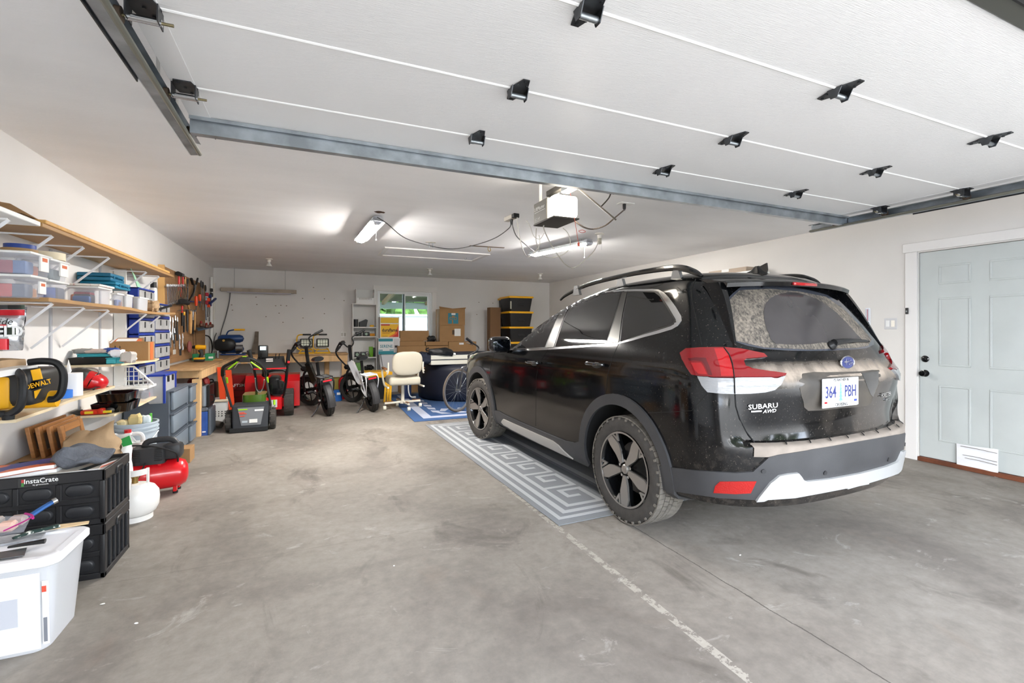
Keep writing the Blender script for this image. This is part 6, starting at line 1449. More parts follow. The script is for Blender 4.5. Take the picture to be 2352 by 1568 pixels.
for i, (dx, dy, r, col, lab) in enumerate(((-.08, -.05, (.04, .04, .03), '#d8c79a', 'yellow sponge at left in the grey bucket'), (.0, -.03, (.05, .04, .05), '#d3bd86', 'large yellow sponge in the grey bucket'), (.06, 0, (.04, .04, .04), '#c4d0d4', 'clear plastic scrap in the grey bucket'))): crumple((c.x+dx, c.y+dy, zt-.03), r, mat('spg%d' % i, col, .9), 'sponge', lab, 'sponge', i, .3, 12, 8)
b = B(); b.box((c.x+.085, c.y+.02, zt-.05), (c.x+.10, c.y+.05, zt+.06), .003); single(b, 'green_stick', mat('lime', '#58b040', .5), 'green plastic stick upright in the grey bucket', 'stick')
# ---- jugs and bag
def jug(c, label, cap=RED):
    t = thing('plastic_jug', label, 'jug', c); b = B(); b.taper(Vector((c[0]-.075, c[1]-.05, c[2])), Vector((c[0]+.075, c[1]+.05, c[2]+.17)), 1.0, .03); b.taper(Vector((c[0]-.045, c[1]-.035, c[2]+.235)), Vector((c[0]-.0, c[1]+.035, c[2]+.25)), 1, .02); b.lathe([(.06, .165), (.035, .21), (.022, .225), (.022, .25)], (c[0]-.03, c[1], c[2]), n=16); b.done('body', WHT, t)
    b = B(); b.tube([(c[0]-.01, c[1], c[2]+.235), (c[0]+.05, c[1], c[2]+.235), (c[0]+.07, c[1], c[2]+.20), (c[0]+.065, c[1], c[2]+.15)], .016, 8); b.done('handle', WHT, t); B().cyl((c[0]-.03, c[1], c[2]+.248), (c[0]-.03, c[1], c[2]+.275), .024).done('cap', cap, t); B().box((c[0]-.06, c[1]-.053, c[2]+.03), (c[0]+.06, c[1]-.049, c[2]+.13)).done('front_label', mat('jug_label', '#b8303a', .5), t)
q = at(338, 1050, z=.08); zj = CH+(HZ-1050)/FPX*4.2
jug((-1.48, 4.735, .21), 'white jug with red label next to the paper bag', WHT); jug((-1.32, 4.735, .21), 'white jug with red cap in front of the grey bucket')
single(B().box((-1.58, 4.66, 0.001), (-1.24, 4.81, .209), .004), 'cardboard_box', CARD, 'small carton carrying the two white jugs', 'box')
t = thing('seed_bag', 'white and green plastic bag slumped beside the paper bag', 'bag', (-1.36, 4.2, .1)); NRM = Vector((0, -1, 0))
bagmesh((Vector((at(282, 1118, y=4.25).x, 4.25, .012)), Vector((at(312, 1118, y=4.25).x, 4.25, .012))), (at(262, 998, y=4.25), at(300, 996, y=4.25)), .05, WHT, 'bag', t, 6, .012)
b = B(); b.prism([at(273, 1010, y=4.185), at(297, 1000, y=4.185), at(304, 1020, y=4.185), at(283, 1026, y=4.185)], (0, .004, 0)); b.done('green_panel', mat('seed_green', '#2f9a4c', .5), t)
# ---- grey drawer stacks
GD = mat('grey_drawers', '#565e68', .45); GDF = mat('grey_drawer_front', '#7a8590', .3)
qa = at(398, 1015, x=-1.22); yA0 = at(395, 900, x=-1.25).y; yA1 = at(431, 900, x=-1.25).y; yA2 = at(450, 900, x=-1.25).y
def gtower(x0, x1, y0, y1, zt, n, label):
    h = zt/n
    t = thing('drawer_unit', label, 'drawers', ((x0+x1)/2, (y0+y1)/2, 0)); B().box((x0, y0, .002), (x1-.02, y1, zt), .008).done('cabinet', GD, t)
    for k in range(n):
        b = B(); b.box((x1-.02, y0+.02, k*h+.03), (x1+.012, y1-.02, (k+1)*h-.02), .01, 2); dr = b.done('drawer', GDF, t); B().box((x1-.02, y0, (k+1)*h-.02), (x1+.02, y1, (k+1)*h-.002), .005).done('drawer_lip', GD, t)
    return t
zg = CH+(HZ-897)/FPX*(Vector((-1.25, yA0, 0)).dot(FW))
gtower(XL+.02, -1.25, yA0, yA1, zg, 3, 'grey plastic drawer unit nearest the buckets')
gtower(XL+.02, -1.23, yA1+.01, min(yA2+.05, at(450, 1003, z=0).y-.14), zg-.02, 3, 'grey plastic drawer unit touching the workbench leg')
# ================================================================== tool board and left workbench
PX = -1.60
PEG = mat('pegboard', '#9a7550', .8, var=.08, vs=3)
pa, pb_ = at(373, 700, x=PX-.02), at(470, 700, x=PX-.02); zt0 = at(373, 610, x=PX-.02).z; zt1 = at(470, 650, x=PX-.02).z
b = B(); y0, y1 = pa.y, pb_.y
b.prism([Vector((PX-.02, y0, .87)), Vector((PX-.02, y1, .87)), Vector((PX-.02, y1, zt0-.02)), Vector((PX-.02, y0, zt0))], (.008, 0, 0)); t = thing('tool_board', 'brown perforated tool board covered in hanging hand tools', 'tool board', (PX, y0, .87)); b.done('board', PEG, t)
b = B()
for j in range(20):
    for i in range(34): yy = y0+.08+i*(y1-y0-.1)/34; zz = .93+j*(zt0-1.0)/20; b.box((PX-.0125, yy-.004, zz-.004), (PX-.0115, yy+.004, zz+.004))
b.done('holes', mat('hole', '#4b3420', .9), t, kind='stuff')
B().box((XL+.003, y0-.035, .87), (PX+.005, y0-.001, zt0+.01)).done('side_board', mat('end_board', '#d9ab6b', .6), t)
B().box((XL+.003, y0, .87), (PX-.021, y0+.04, zt0-.01)).done('batten', WOOD, t); B().box((XL+.003, y1-.04, .87), (PX-.021, y1, zt0-.03)).done('batten', WOOD, t)
def pp(px, py, dx=0.0): return at(px, py, x=PX+dx)
IRON = mat('tool_iron', '#55565a', .4, .8, var=.2, vs=20); TCHR = mat('tool_chrome', '#a9adb2', .25, .9); TR = mat('grip_red', '#c8201c', .45); TO = mat('grip_orange', '#ec4a1c', .45); TW = mat('handle_ash', '#cf9f62', .55, var=.1, vs=8); TB = mat('grip_navy', '#1f2f66', .5)
t = thing('wrench_rack', 'wire rack holding the row of open wrenches', 'rack', pp(383, 657)); b = B(); b.tube([pp(378, 657, .05), pp(400, 658, .06), pp(431, 659, .05)], .004, 5); b.tube([pp(378, 657, 0), pp(378, 657, .05)], .004, 5); b.tube([pp(431, 659, 0), pp(431, 659, .05)], .004, 5); b.done('rail', STL, t)
for k in range(13):
    px = 384+k*3.3; t_, b_ = pp(px, 656, .055), pp(px+3+k*.2, 700-k*1.3, .05); L = (b_-t_)
    t = thing('wrench', ['first', 'second', 'third', 'fourth', 'fifth', 'sixth', 'seventh', 'eighth', 'ninth', 'tenth', 'eleventh', 'twelfth', 'last'][k]+' chrome wrench from the left in the row on the wire rack', 'wrench', t_, group='wrenches on the tool board rack')
    b = B(); b.tube([t_, t_.lerp(b_, .5), b_], .006, 5, smooth=False, flat=.5); b.done('shank', TCHR, t); b = B(); b.lathe([(.007, -.004), (.017, -.004), (.017, .004), (.007, .004), (.007, -.004)], b_, (1, 0, 0), 12, cap=False); b.done('ring_end', TCHR, t); b = B(); b.box(t_+Vector((-.005, -.014, -.01)), t_+Vector((.005, .014, .02)), .004); b.done('jaw', TCHR, t)
def htool(name, label, px, y0, y1, yh, hm, km, r=.012, kr=.008, head=None, cat='tool', dx=.03, px2=None, hr=None):
    """hanging tool: handle from y0 to yh, shaft from yh to y1"""
    px2 = px if px2 is None else px2; A, C = pp(px, y0, dx), pp(px2, y1, dx); H = A.lerp(C, (yh-y0)/(y1-y0))
    t = thing(name, label, cat, A)
    b = B(); b.tube([A, A.lerp(H, .5), H], r, 7, rs=[r, r*1.15, r*.85]); b.done('handle', hm, t)
    b = B(); b.tube([H, C], kr, 6, smooth=False); b.done('shaft', km, t)
    if head:
        kind, hx, hz, m = head; b = B(); c = A if kind[0] == 't' else C
        if kind[1:] == 'mallet': b.cyl(c+Vector((0, -hx, 0)), c+Vector((0, hx, 0)), hz, n=14)
        elif kind[1:] == 'hammer': b.box(c+Vector((-.014, -hx, -hz)), c+Vector((.014, hx*.5, hz)), .005); b.tube([c+Vector((0, hx*.5, 0)), c+Vector((0, hx, -.015)), c+Vector((0, hx*1.3, -.045))], .009, 6, flat=.6)
        elif kind[1:] == 'blade': b.box(c+Vector((-.003, -hx, -hz)), c+Vector((.003, hx, hz)), .001)
        b.done('head', m, t)
    return t
htool('mallet', 'red handled mallet with black head at top of tool board', 411, 629, 668, 666, TR, TR, .011, head=('tmallet', .05, .03, RUB), cat='hammer')
htool('mallet', 'red handled hammer with grey head at top of tool board', 420, 632, 664, 662, TR, IRON, .011, head=('thammer', .06, .022, IRON), cat='hammer')
htool('hammer', 'thin red handled hammer hanging below the grey headed one', 416, 655, 684, 682, TO, IRON, .009, head=('thammer', .04, .015, IRON), cat='hammer')
htool('chisel', 'wood handled chisel between hammers and hacksaw', 425, 636, 668, 652, TW, IRON, .010, cat='chisel')
htool('file', 'dark flat file hanging next to the hacksaw', 431, 640, 690, 652, DWB, IRON, .011, .009, cat='file')
b = B(); b.tube([pp(408, 694, .05), pp(420, 692, .06), pp(431, 696, .05)], .035, 10, rs=[.034, .038, .03]); t = thing('rubber_mallet', 'large black rubber mallet head across middle of tool board', 'hammer', pp(420, 692)); b.done('head', RUB, t); B().cyl(pp(431, 696, .05), pp(437, 720, .03), .012).done('handle', TW, t)
t = thing('hacksaw', 'black frame hacksaw angled on tool board', 'saw', pp(440, 650)); b = B(); b.tube([pp(440, 645, .03), pp(446, 655, .04), pp(444, 672, .04), pp(434, 690, .03)], .011, 6); b.done('frame', BLK, t); b = B(); b.tube([pp(446, 660, .03), pp(436, 689, .03)], .010, 4, smooth=False, flat=.3); b.done('blade', TCHR, t); B().tube([pp(439, 640, .03), pp(443, 652, .03)], .02, 8).done('handle', BLK, t)
htool('pull_saw', 'saw with long black handle and slanted steel blade', 454, 639, 681, 655, BLK, TCHR, .014, .012, px2=443, cat='saw')
t = thing('tool_bar', 'dark navy tool bar gripping the orange screwdrivers', 'rack', pp(440, 693)); B().tube([pp(438, 692, .02), pp(462, 694, .02)], .014, 4, smooth=False).done('bar', TB, t)
htool('screwdriver', 'orange handled screwdriver, left of two on the navy bar', 450.5, 680, 712, 702, TO, IRON, .019, .006, cat='screwdriver', dx=.05)
htool('screwdriver', 'orange handled screwdriver, right of two on the navy bar', 459, 676, 706, 691, TO, IRON, .019, .006, cat='screwdriver', dx=.05)
t = thing('hammer_rack', 'thin wire rail holding the hammers in middle row', 'rack', pp(407, 713)); B().tube([pp(407, 714, .05), pp(430, 711, .06), pp(451, 713, .05)], .004, 5).done('rail', STL, t)
htool('pry_tool', 'red and black gripped tool at left of the hammer row', 418.5, 702, 748, 718, TR, BLK, .011, .016, cat='tool')
htool('utility_cutter', 'yellow and black handled cutter in the hammer row', 422.5, 716, 763, 724, YEL, BLK, .013, .014, cat='cutter')
htool('hammer', 'dark handled hammer third in the hammer row', 430, 713, 763, 760, DWB, IRON, .014, head=('thammer', .04, .016, IRON), cat='hammer')
htool('hammer', 'wide ash handled hammer in the hammer row', 437.5, 713, 767, 765, TW, TW, .021, head=('thammer', .05, .018, TCHR), cat='hammer')
htool('hammer', 'steel shaft hammer with black grip in the hammer row', 443, 714, 766, 735, TCHR, BLK, .010, .016, head=('thammer', .05, .016, TCHR), cat='hammer')
htool('hammer', 'slim ash handled hammer at right of the hammer row', 447.5, 714, 760, 758, TW, TW, .012, head=('thammer', .05, .016, TCHR), cat='hammer')
for i, (px, a_, c_) in enumerate(((443, 762, 812), (449, 760, 818))): single(B().tube([pp(px, a_, .02), pp(px+2, c_, .03)], .012, 4, smooth=False, flat=.3), 'steel_rule', TCHR, ['long steel rule hanging below the hammers at left', 'long steel rule hanging below the hammers at right'][i], 'ruler')
def pliers(px, py, h, hm, label, dx=.04, name='pliers', s=1):
    c = pp(px, py, dx); e = .006*h*s; zz = h*.0062; t = thing(name, label, 'pliers', c)
    b = B(); b.tube([c+Vector((0, .0, .02)), c+Vector((0, .004, -zz*.3)), c+Vector((0, .02, -zz*.65)), c+Vector((0, .012, -zz))], .009, 6); b.done('grip', hm, t)
    b = B(); b.tube([c+Vector((0, .0, .02)), c+Vector((0, -.004, -zz*.3)), c+Vector((0, -.02, -zz*.65)), c+Vector((0, -.012, -zz))], .009, 6); b.done('grip', hm, t)
    b = B(); b.tube([c+Vector((0, 0, .0)), c+Vector((0, 0, .06))], .014, 6, smooth=False, rs=[.014, .006]); b.done('jaw', TCHR, t)
for i, (px, py, h, m, lab) in enumerate(((390, 737, 34, TCHR, 'bare steel locking pliers at far left of tool board'), (396, 740, 36, TCHR, 'steel locking pliers second from left'), (402, 735, 30, BLK, 'black gripped pliers third from left'), (407, 738, 40, BLK, 'black gripped long nose pliers fourth from left'), (391, 768, 26, IRON, 'dark adjustable pliers low at left of tool board'), (400, 764, 28, BLK, 'black pliers above the pale trowel'), (412, 778, 22, TCHR, 'small chrome pliers in lower row'), (419, 776, 26, TCHR, 'chrome pliers right of the small pair'))): pliers(px, py, h, m, lab)
t = thing('trowel', 'pale square trowel hanging low on tool board', 'trowel', pp(399, 790)); B().tube([pp(399, 783, .04), pp(399, 803, .04)], .007, 6).done('handle', TCHR, t); b = B(); c = pp(401, 808, .04); b.box(c+Vector((-.004, -.07, -.03)), c+Vector((.004, .05, .03)), .004); b.done('blade', mat('pale_metal', '#c8c6c0', .4), t)
single(B().tube([pp(414.5, 800, .0), pp(414.5, 816, .0)], .014, 4, smooth=False, flat=.3), 'black_strip', BLK, 'short black strip fixed low on the tool board', 'strip')
b = B(); c = pp(435, 796, .05); b.ell(c, (.03, .07, .085), n=16, m=10); single(b, 'sanding_block', mat('dull_rose', '#8f5450', .6), 'oval dull red hand sander hanging beside the drill', 'sander')
t = thing('pegboard_shelf', 'small blue shelf on tool board carrying brown hand planes', 'shelf', pp(455, 755)); b = B(); b.prism([pp(450, 752, .0), pp(486, 749, .0), pp(486, 752, .13), pp(455, 758, .13)], (0, 0, -.012)); b.done('board', mat('shelf_blue', '#2f5a78', .5), t)
for i, (px, py, lab) in enumerate(((464, 742, 'brown hand plane with red knob, left one on blue shelf'), (476, 746, 'brown hand plane, middle one on blue shelf'), (485, 744, 'brown hand plane, right one on blue shelf'))):
    c = pp(px, py+4, .07); t = thing('hand_plane', lab, 'hand plane', c); b = B(); b.ell(c, (.035, .10, .035), n=12, m=8, e=.7); b.done('body', mat('plane_brown', '#6b4a3c', .5, .3), t); b = B(); b.ell(c+Vector((0, -.07, .04)), (.018, .022, .028), n=10, m=6); b.done('knob', mat('knob_red', '#8e2a26', .4), t)
def hsaw(px, y0, y1, wd, label, hm=BLK):
    A, C = pp(px, y0, .04), pp(px, y1, .03); t = thing('hand_saw', label, 'saw', A); b = B(); b.ell(A, (.014, .05, .06), n=12, m=8); b.done('handle', hm, t); b = B(); b.prism([A+Vector((0, -wd, -.04)), A+Vector((0, wd, -.04)), C+Vector((0, wd*.5, 0)), C+Vector((0, -wd*.3, 0))], (.002, 0, 0)); b.done('blade', TCHR, t)
hsaw(466, 655, 712, .05, 'hand saw with black handle hanging right of the orange screwdrivers'); hsaw(472, 662, 735, .06, 'wider hand saw hanging behind the red clamps', DWB); hsaw(462, 652, 700, .03, 'narrow dark saw at left of the hand saws', IRON)
def clamp(px, y0, y1, gm, label):
    A, C = pp(px, y0, .05), pp(px, y1, .04); t = thing('bar_clamp', label, 'clamp', A); B().tube([A, C], .010, 4, smooth=False, flat=.4).done('bar', TCHR, t)
    b = B(); b.box(A+Vector((-.012, -.02, -.03)), A+Vector((.03, .04, .03)), .008); b.done('jaw', gm, t); b = B(); m_ = A.lerp(C, .3); b.box(m_+Vector((-.012, -.02, -.04)), m_+Vector((.03, .05, .03)), .008); b.done('jaw', gm, t)
clamp(474, 676, 735, mat('clamp_red', '#a32230', .5), 'red jawed bar clamp behind the saws'); clamp(477, 688, 728, TO, 'orange jawed bar clamp'); clamp(481, 680, 738, TB, 'blue jawed bar clamp nearest the white pipe'); clamp(484, 666, 700, DWB, 'black jawed clamp overlapping the white pipe')
b = B(); b.tube([pp(482, 697, .10), pp(488, 692, .12), pp(495, 686, .12)], .02, 8); single(b, 'clamp_handle', TB, 'dark blue grip handle sticking out past the white pipe', 'handle')
q0, q1 = at(486, 636, x=-1.62), at(486, 812, x=-1.62); single(B().cyl((q0.x, q0.y, .86), (q0.x, q0.y, q0.z), .02), 'pvc_pipe', WHT, 'tall white pipe standing in the back left corner', 'pipe')
q0, q1 = at(491, 650, x=-1.60), at(491, 733, x=-1.60); single(B().cyl(q1+Vector((0, 0, 0)), q0, .022), 'slotted_rail', mat('off_white', '#d8d4cc', .5), 'shorter off-white slotted rail hanging by corner', 'rail')
b = B(); b.tube([pp(472, 770, .06), pp(480, 773, .10), pp(486, 785, .12), pp(487, 805, .12), pp(484, 818, .15)], .011, 6); b.tube([pp(484, 818, .15), pp(490, 795, .15), pp(493, 775, .12), pp(497, 765, .1)], .009, 6); single(b, 'air_hose', BLK, 'black air hose looping down beside the corner pipe', 'hose')
# ---- left bench
BT = mat('bench_top', '#b99468', .65, var=.15, vs=3, stretch=(4, 1, 4)); LEGM = mat('fir_leg', '#dcb583', .6, var=.13, vs=3, stretch=(5, 5, .6))
bn = at(460, 849, x=-1.205); BZ = .83; by0 = at(450, 1003, z=0).y; bx1 = -1.20
byb = at(790, 811, z=.83).y; BZB = .83
t = thing('workbench', 'wooden workbench with pale fir legs along the left wall', 'workbench', (-1.4, by0, 0))
B().box((XL+.004, by0-.1, BZ-.025), (bx1+.02, byb-.003, BZ), .003).done('bench_top', BT, t)
B().box((bx1-.02, by0-.02, BZ-.13), (bx1+.015, byb-.01, BZ-.026), .003).done('apron', LEGM, t)
B().box((XL+.004, by0-.02, BZ-.115), (bx1-.021, by0+.02, BZ-.026), .003).done('apron', LEGM, t)
B().box((bx1-.09, by0-.02, .001), (bx1+.0, by0+.07, BZ-.13), .004).done('leg', LEGM, t)
# plain shadowless wall panel behind leg is the wall itself
def bxf(px, py, x=None): return at(px, py, z=BZ)
# drill
p = at(456, 831, z=BZ); t = thing('cordless_drill', 'yellow and black cordless drill standing on the workbench', 'drill', p)
s = .34
def dp(px, py, dy=0): return at(px, py, y=p.y+dy)
b = B(); b.box(dp(444, 831, -.05), dp(472, 822, .06), .012, 2); b.done('battery', DWB, t); b = B(); b.box(dp(444, 826, -.052), dp(472, 820, .062), .01, 2); b.done('battery_top', DWY, t)
b = B(); b.tube([dp(461, 822), dp(463, 812), dp(459, 803)], .024, 10, rs=[.03, .024, .03]); b.done('grip', DWB, t)
b = B(); b.tube([dp(449, 797), dp(455, 797), dp(473, 797)], .034, 12, rs=[.030, .036, .030]); b.done('motor_housing', DWY, t); b = B(); b.cyl(dp(448, 797), dp(433, 797), .026, .014, n=14); b.done('chuck', BLK, t); b = B(); b.cyl(dp(433, 797), dp(421, 797), .008); b.done('bit', STL, t); b = B(); b.tube([dp(455, 802), dp(459, 806), dp(457, 812)], .008, 6); b.done('trigger', DWY, t)
GRN = mat('tub_green', '#2c8f60', .45)
for i, (pa_, pc_, pyb, pyt, lab) in enumerate(((441, 452, 828, 813, 'green plastic box behind the drill, left one'), (470, 489, 828, 812, 'green plastic box with white label right of the drill'))):
    q = at(pa_, pyb, z=BZ); q2 = at(pc_, pyb, y=q.y); z1 = at(pa_, pyt, y=q.y).z; t = thing('green_box', lab, 'box', q); B().taper(Vector((q.x, q.y, BZ)), Vector((q2.x, q.y+.2, z1)), .95, .01).done('box', GRN, t)
    if i: B().box((q.x+.05, q.y-.003, BZ+.03), (q.x+.11, q.y+.001, BZ+.06)).done('label_sticker', WHT, t)
for i in range(3):
    q = at(494+i*3, 822, z=BZ); single(B().lathe([(.02, 0), (.02, .12), (.001, .12)], q, n=12), 'metal_can', TCHR, ['slim grey can on bench corner, left', 'slim grey can on bench corner, middle', 'slim grey can on bench corner, right'][i], 'can')
q = at(494, 827, z=BZ); B_ = B(); B_.box((q.x-.05, q.y-.02, BZ), (q.x+.10, q.y+.02, BZ+.012), .004); single(B_, 'wood_scraper', TW, 'small wooden piece on bench corner', 'wood')
# ---- under left bench
p = at(463, 858, z=.5); c = (-1.35, 7.3, .58); b = B(); b.tube([Vector((c[0]+.10*math.cos(a/6*2*PI)*1.0, c[1]+.01*a, c[2]+.10*math.sin(a/6*2*PI))) for a in range(22)], .018, 6)
t = thing('red_hose', 'coiled dark red hose hanging under the workbench', 'hose', c); b.xf(Matrix.Identity(4)); b.done('coil', mat('hose_red', '#7a1712', .6), t)
single(B().cyl((c[0], c[1]+.03, c[2]+.1), (c[0], c[1]+.03, BZ-.14), .006), 'hose_hook', STL, 'steel hook holding the red hose under bench', 'hook')
def fbox(px0, px1, pyb, pyt, label, name, m, cat, z=0, d=.25, y=None, bev=.004, f=None, **k):
    q = at(px0, pyb, z=z) if y is None else at(px0, pyb, y=y); q2 = at(px1, pyb, y=q.y); z1 = at(px0, pyt, y=q.y).z
    return Vector((q.x, q.y, q.z if y is not None and z is None else z)), Vector((q2.x, q.y+d, z1))
c0, c1 = fbox(460, 477, 1001, 946, '', '', None, '', d=.35); t = thing('blue_box', 'blue printed box on floor beside the fir bench leg', 'box', c0); B().box(c0, c1, .004).done('box', mat('box_blue', '#2c4f9a', .4, var=.2, vs=8), t); B().box((c0.x+.02, c0.y-.002, .04), (c1.x-.02, c0.y, .055)).done('print', WHT, t); B().box((c1.x+.002, c0.y, 0.001), (c1.x+.03, c1.y, c1.z+.03), .006).done('grey_edge', GD, t)
B().box((c0.x, c0.y, c1.z+.001), (c1.x, c1.y, c1.z+.05), .01).done('lid', GD, t)
c2, c3 = fbox(460, 475, 941, 887, '', '', None, '', z=c1.z+.05, y=c0.y+.01, d=.3); c2.z = c1.z+.052; t = thing('grey_case', 'grey rounded plastic case standing on the blue box', 'case', c2); B().box(c2, c3, .03, 3).done('shell', GDF, t); B().box((c3.x-.002, c2.y+.0, c2.z), (c3.x+.03, c3.y, c3.z+.01), .008).done('edge', BLK, t); b = B(); b.tube([(c3.x+.03, c2.y+.1, c2.z+.05), (c3.x+.06, c2.y+.1, c2.z+.06), (c3.x+.06, c2.y+.1, c2.z+.13), (c3.x+.03, c2.y+.1, c2.z+.14)], .008, 6); b.done('handle', BLK, t)
c0, c1 = fbox(484, 522, 974, 919, '', '', None, '', d=.30); t = thing('laundry_basket', 'white laundry basket with small holes on floor beside the mower', 'basket', c0)
b = B(); b.taper(c0, c1, .9, .03, open_top=True, t=.004); b.done('tub', WHT, t, 40); b = B(); b.box((c0.x-.02, c0.y-.02, c1.z-.03), (c1.x+.02, c0.y+.02, c1.z+.005), .008); b.done('rim', mat('cream_rim', '#d9c9ae', .6), t); b = B()
for j in range(3):
    for i in range(5): xx = c0.x+.05+i*.038; b.box((xx, c0.y+.002, .10+j*.03), (xx+.012, c0.y+.012, .112+j*.03))
b.done('holes', SEAM, t, kind='stuff')
q = at(492, 985, z=0); single(B().tube([(q.x-.15, q.y+.05, .05), (q.x, q.y+.05, .055), (q.x+.08, q.y+.02, .04)], .045, 10), 'floor_nozzle', mat('dark_taupe', '#5a524b', .6), 'dark vacuum nozzle lying on floor under white basket', 'nozzle')
c0, c1 = fbox(478, 490, 920, 880, '', '', None, '', z=.28, y=7.9, d=.25); t = thing('black_battery_case', 'black equipment case behind the grey case under bench', 'case', c0); B().box((c0.x-.05, 7.9, .001), (c1.x+.02, 8.2, c1.z), .02, 2).done('case', BLK, t); B().tube([(c0.x, 7.88, c1.z), (c0.x+.02, 7.88, c1.z+.05), (c1.x, 7.88, c1.z+.05), (c1.x, 7.88, c1.z)], .01, 6).done('handle', BLK, t)
c0, c1 = fbox(492, 506, 915, 862, '', '', None, '', y=8.1, z=0, d=.1); single(B().box((c0.x, 8.3, .001), (c1.x+.05, 8.36, c1.z), .002), 'cardboard_sheet', CARD, 'narrow cardboard piece standing under workbench behind orange frame', 'cardboard')
ORF = mat('frame_orange', '#e0481a', .5)
t = thing('orange_stand', 'orange two-legged frame standing behind the lawn mower', 'frame', at(510, 935, z=0)); yo = 7.62
for (a_, c_) in (((505, 843), (516, 930)), ((524, 850), (535, 925))): A, C = at(*a_, y=yo), at(*c_, y=yo); C.z = .001; b = B(); b.prism([A+Vector((-.035, 0, 0)), A+Vector((.035, 0, 0)), C+Vector((.035, 0, 0)), C+Vector((-.035, 0, 0))], (0, .04, 0)); b.done('leg', ORF, t)
A, C = at(505, 858, y=yo+.02), at(530, 860, y=yo+.02); B().cyl(A, C, .012).done('crossbar', STL, t)
c0, c1 = fbox(530, 574, 910, 862, '', '', None, '', y=9.0, z=0, d=.4); t = thing('tool_chest', 'dark red metal tool chest under the long back bench', 'tool chest', c0); B().box((c0.x-.15, 9.0, .001), (c1.x, 9.4, c1.z), .01).done('chest', mat('chest_red', '#8c1418', .35, coat=.3), t)
text_mesh('CRAFTSMAN', .07, WHT, 'lettering', t, frame(at(547, 885, y=8.997), X, Z), .001, .001, 1.0)
for k in range(3): B().box((c0.x-.13, 8.994, .06+k*.11), (c1.x-.02, 8.9995, .065+k*.11)).done('drawer_gap', SEAM, t)
# ================================================================== long back bench and machines
by = byb; bxr = at(800, 811, y=by).x
t = thing('workbench', 'long pale wooden workbench against the back wall', 'workbench', (0, by, 0))
B().box((XL+.004, by, BZB-.03), (bxr, YB-.004, BZB), .003).done('bench_top', BT, t)
B().box((XL+.01, by+.03, BZB-.16), (bxr-.01, by+.07, BZB-.031), .003).done('apron', LEGM, t)
B().box((bxr-.12, by+.02, .001), (bxr-.02, by+.12, BZB-.161), .004).done('leg', LEGM, t)
B().box((.3, YB-.12, .001), (.39, YB-.03, BZB-.031), .004).done('leg', LEGM, t)
# blue twin-tank compressor on the bench
def q8(px, py, y): return at(px, py, y=y)
yb = 9.95; NB = mat('navy_tank', '#1d3f73', .35)
t = thing('twin_tank_compressor', 'blue twin tank compressor with yellow handle grip on back bench', 'compressor', q8(528, 808, yb))
zb0 = BZB+.03
A, C = q8(502, 775, yb), q8(558, 775, yb); r = .075
for dz, nm in ((0, 'upper'), (-.19, 'lower')):
    b = B(); L = C.x-A.x; b.lathe([(.001, -L/2-.02), (.05, -L/2), (r, -L/2+.05), (r, L/2-.05), (.05, L/2), (.001, L/2+.02)], ((A.x+C.x)/2, yb, BZB+.30+dz), (1, 0, 0), 20); b.done('air_tank', NB, t)
b = B(); b.ell(((A.x+C.x)/2-.08, yb-.08, BZB+.19), (.17, .07, .12), n=18, m=10, e=.7); b.noise(.01, 1, 20); b.done('motor', BLK, t); b = B(); b.cyl(((A.x+C.x)/2+.09, yb-.09, BZB+.13), ((A.x+C.x)/2+.20, yb-.09, BZB+.13), .06, n=18); b.done('cylinder_head', STL, t)
b = B(); b.tube([(A.x+.12, yb, BZB+.36), (A.x+.16, yb-.02, BZB+.44), (A.x+.25, yb-.02, BZB+.465)], .012, 7); b.done('handle', NB, t); B().cyl((A.x+.25, yb-.02, BZB+.466), (A.x+.42, yb-.02, BZB+.466), .018).done('handle_grip', YEL, t)
for xx in (A.x+.08, C.x-.08): B().box((xx-.02, yb-.08, BZB+.002), (xx+.02, yb+.08, BZB+.05), .004).done('foot', BLK, t)
b = B(); b.cyl((A.x+.10, yb-.13, BZB+.27), (A.x+.10, yb-.15, BZB+.27), .02); b.done('gauge', mat('gauge_brass', '#c8a050', .4), t)
b = B(); b.tube([(A.x+.05, yb-.14, BZB+.02), (A.x+.2, yb-.16, BZB+.015), (A.x+.4, yb-.12, BZB+.015), (C.x+.05, yb-.1, BZB+.02)], .012, 6); b.done('air_hose', mat('hose_blue', '#24468c', .5), t)
A, C = q8(588, 806, YB-.08), q8(590, 761, YB-.04)
t = thing('board_offcut', 'grey weathered board leaning against wall on back bench', 'board', A); b = B(); b.prism([Vector((A.x-.08, YB-.09, BZB)), Vector((A.x+.04, YB-.09, BZB)), Vector((C.x+.03, YB-.02, C.z)), Vector((C.x-.03, YB-.02, C.z)), Vector((C.x-.04, YB-.04, (A.z+C.z)/2+.05))], (0, -.02, 0)); b.done('board', mat('weathered', '#6f6459', .8, var=.2, vs=9), t)
A, C = q8(556, 806, YB-.2), q8(586, 806, YB-.2); single(B().box((A.x, YB-.22, BZB), (C.x, YB-.17, BZB+.035), .003), 'dark_rail', mat('dark_rail', '#4a443e', .7), 'low dark rail lying on back bench beside the leaning board', 'rail')
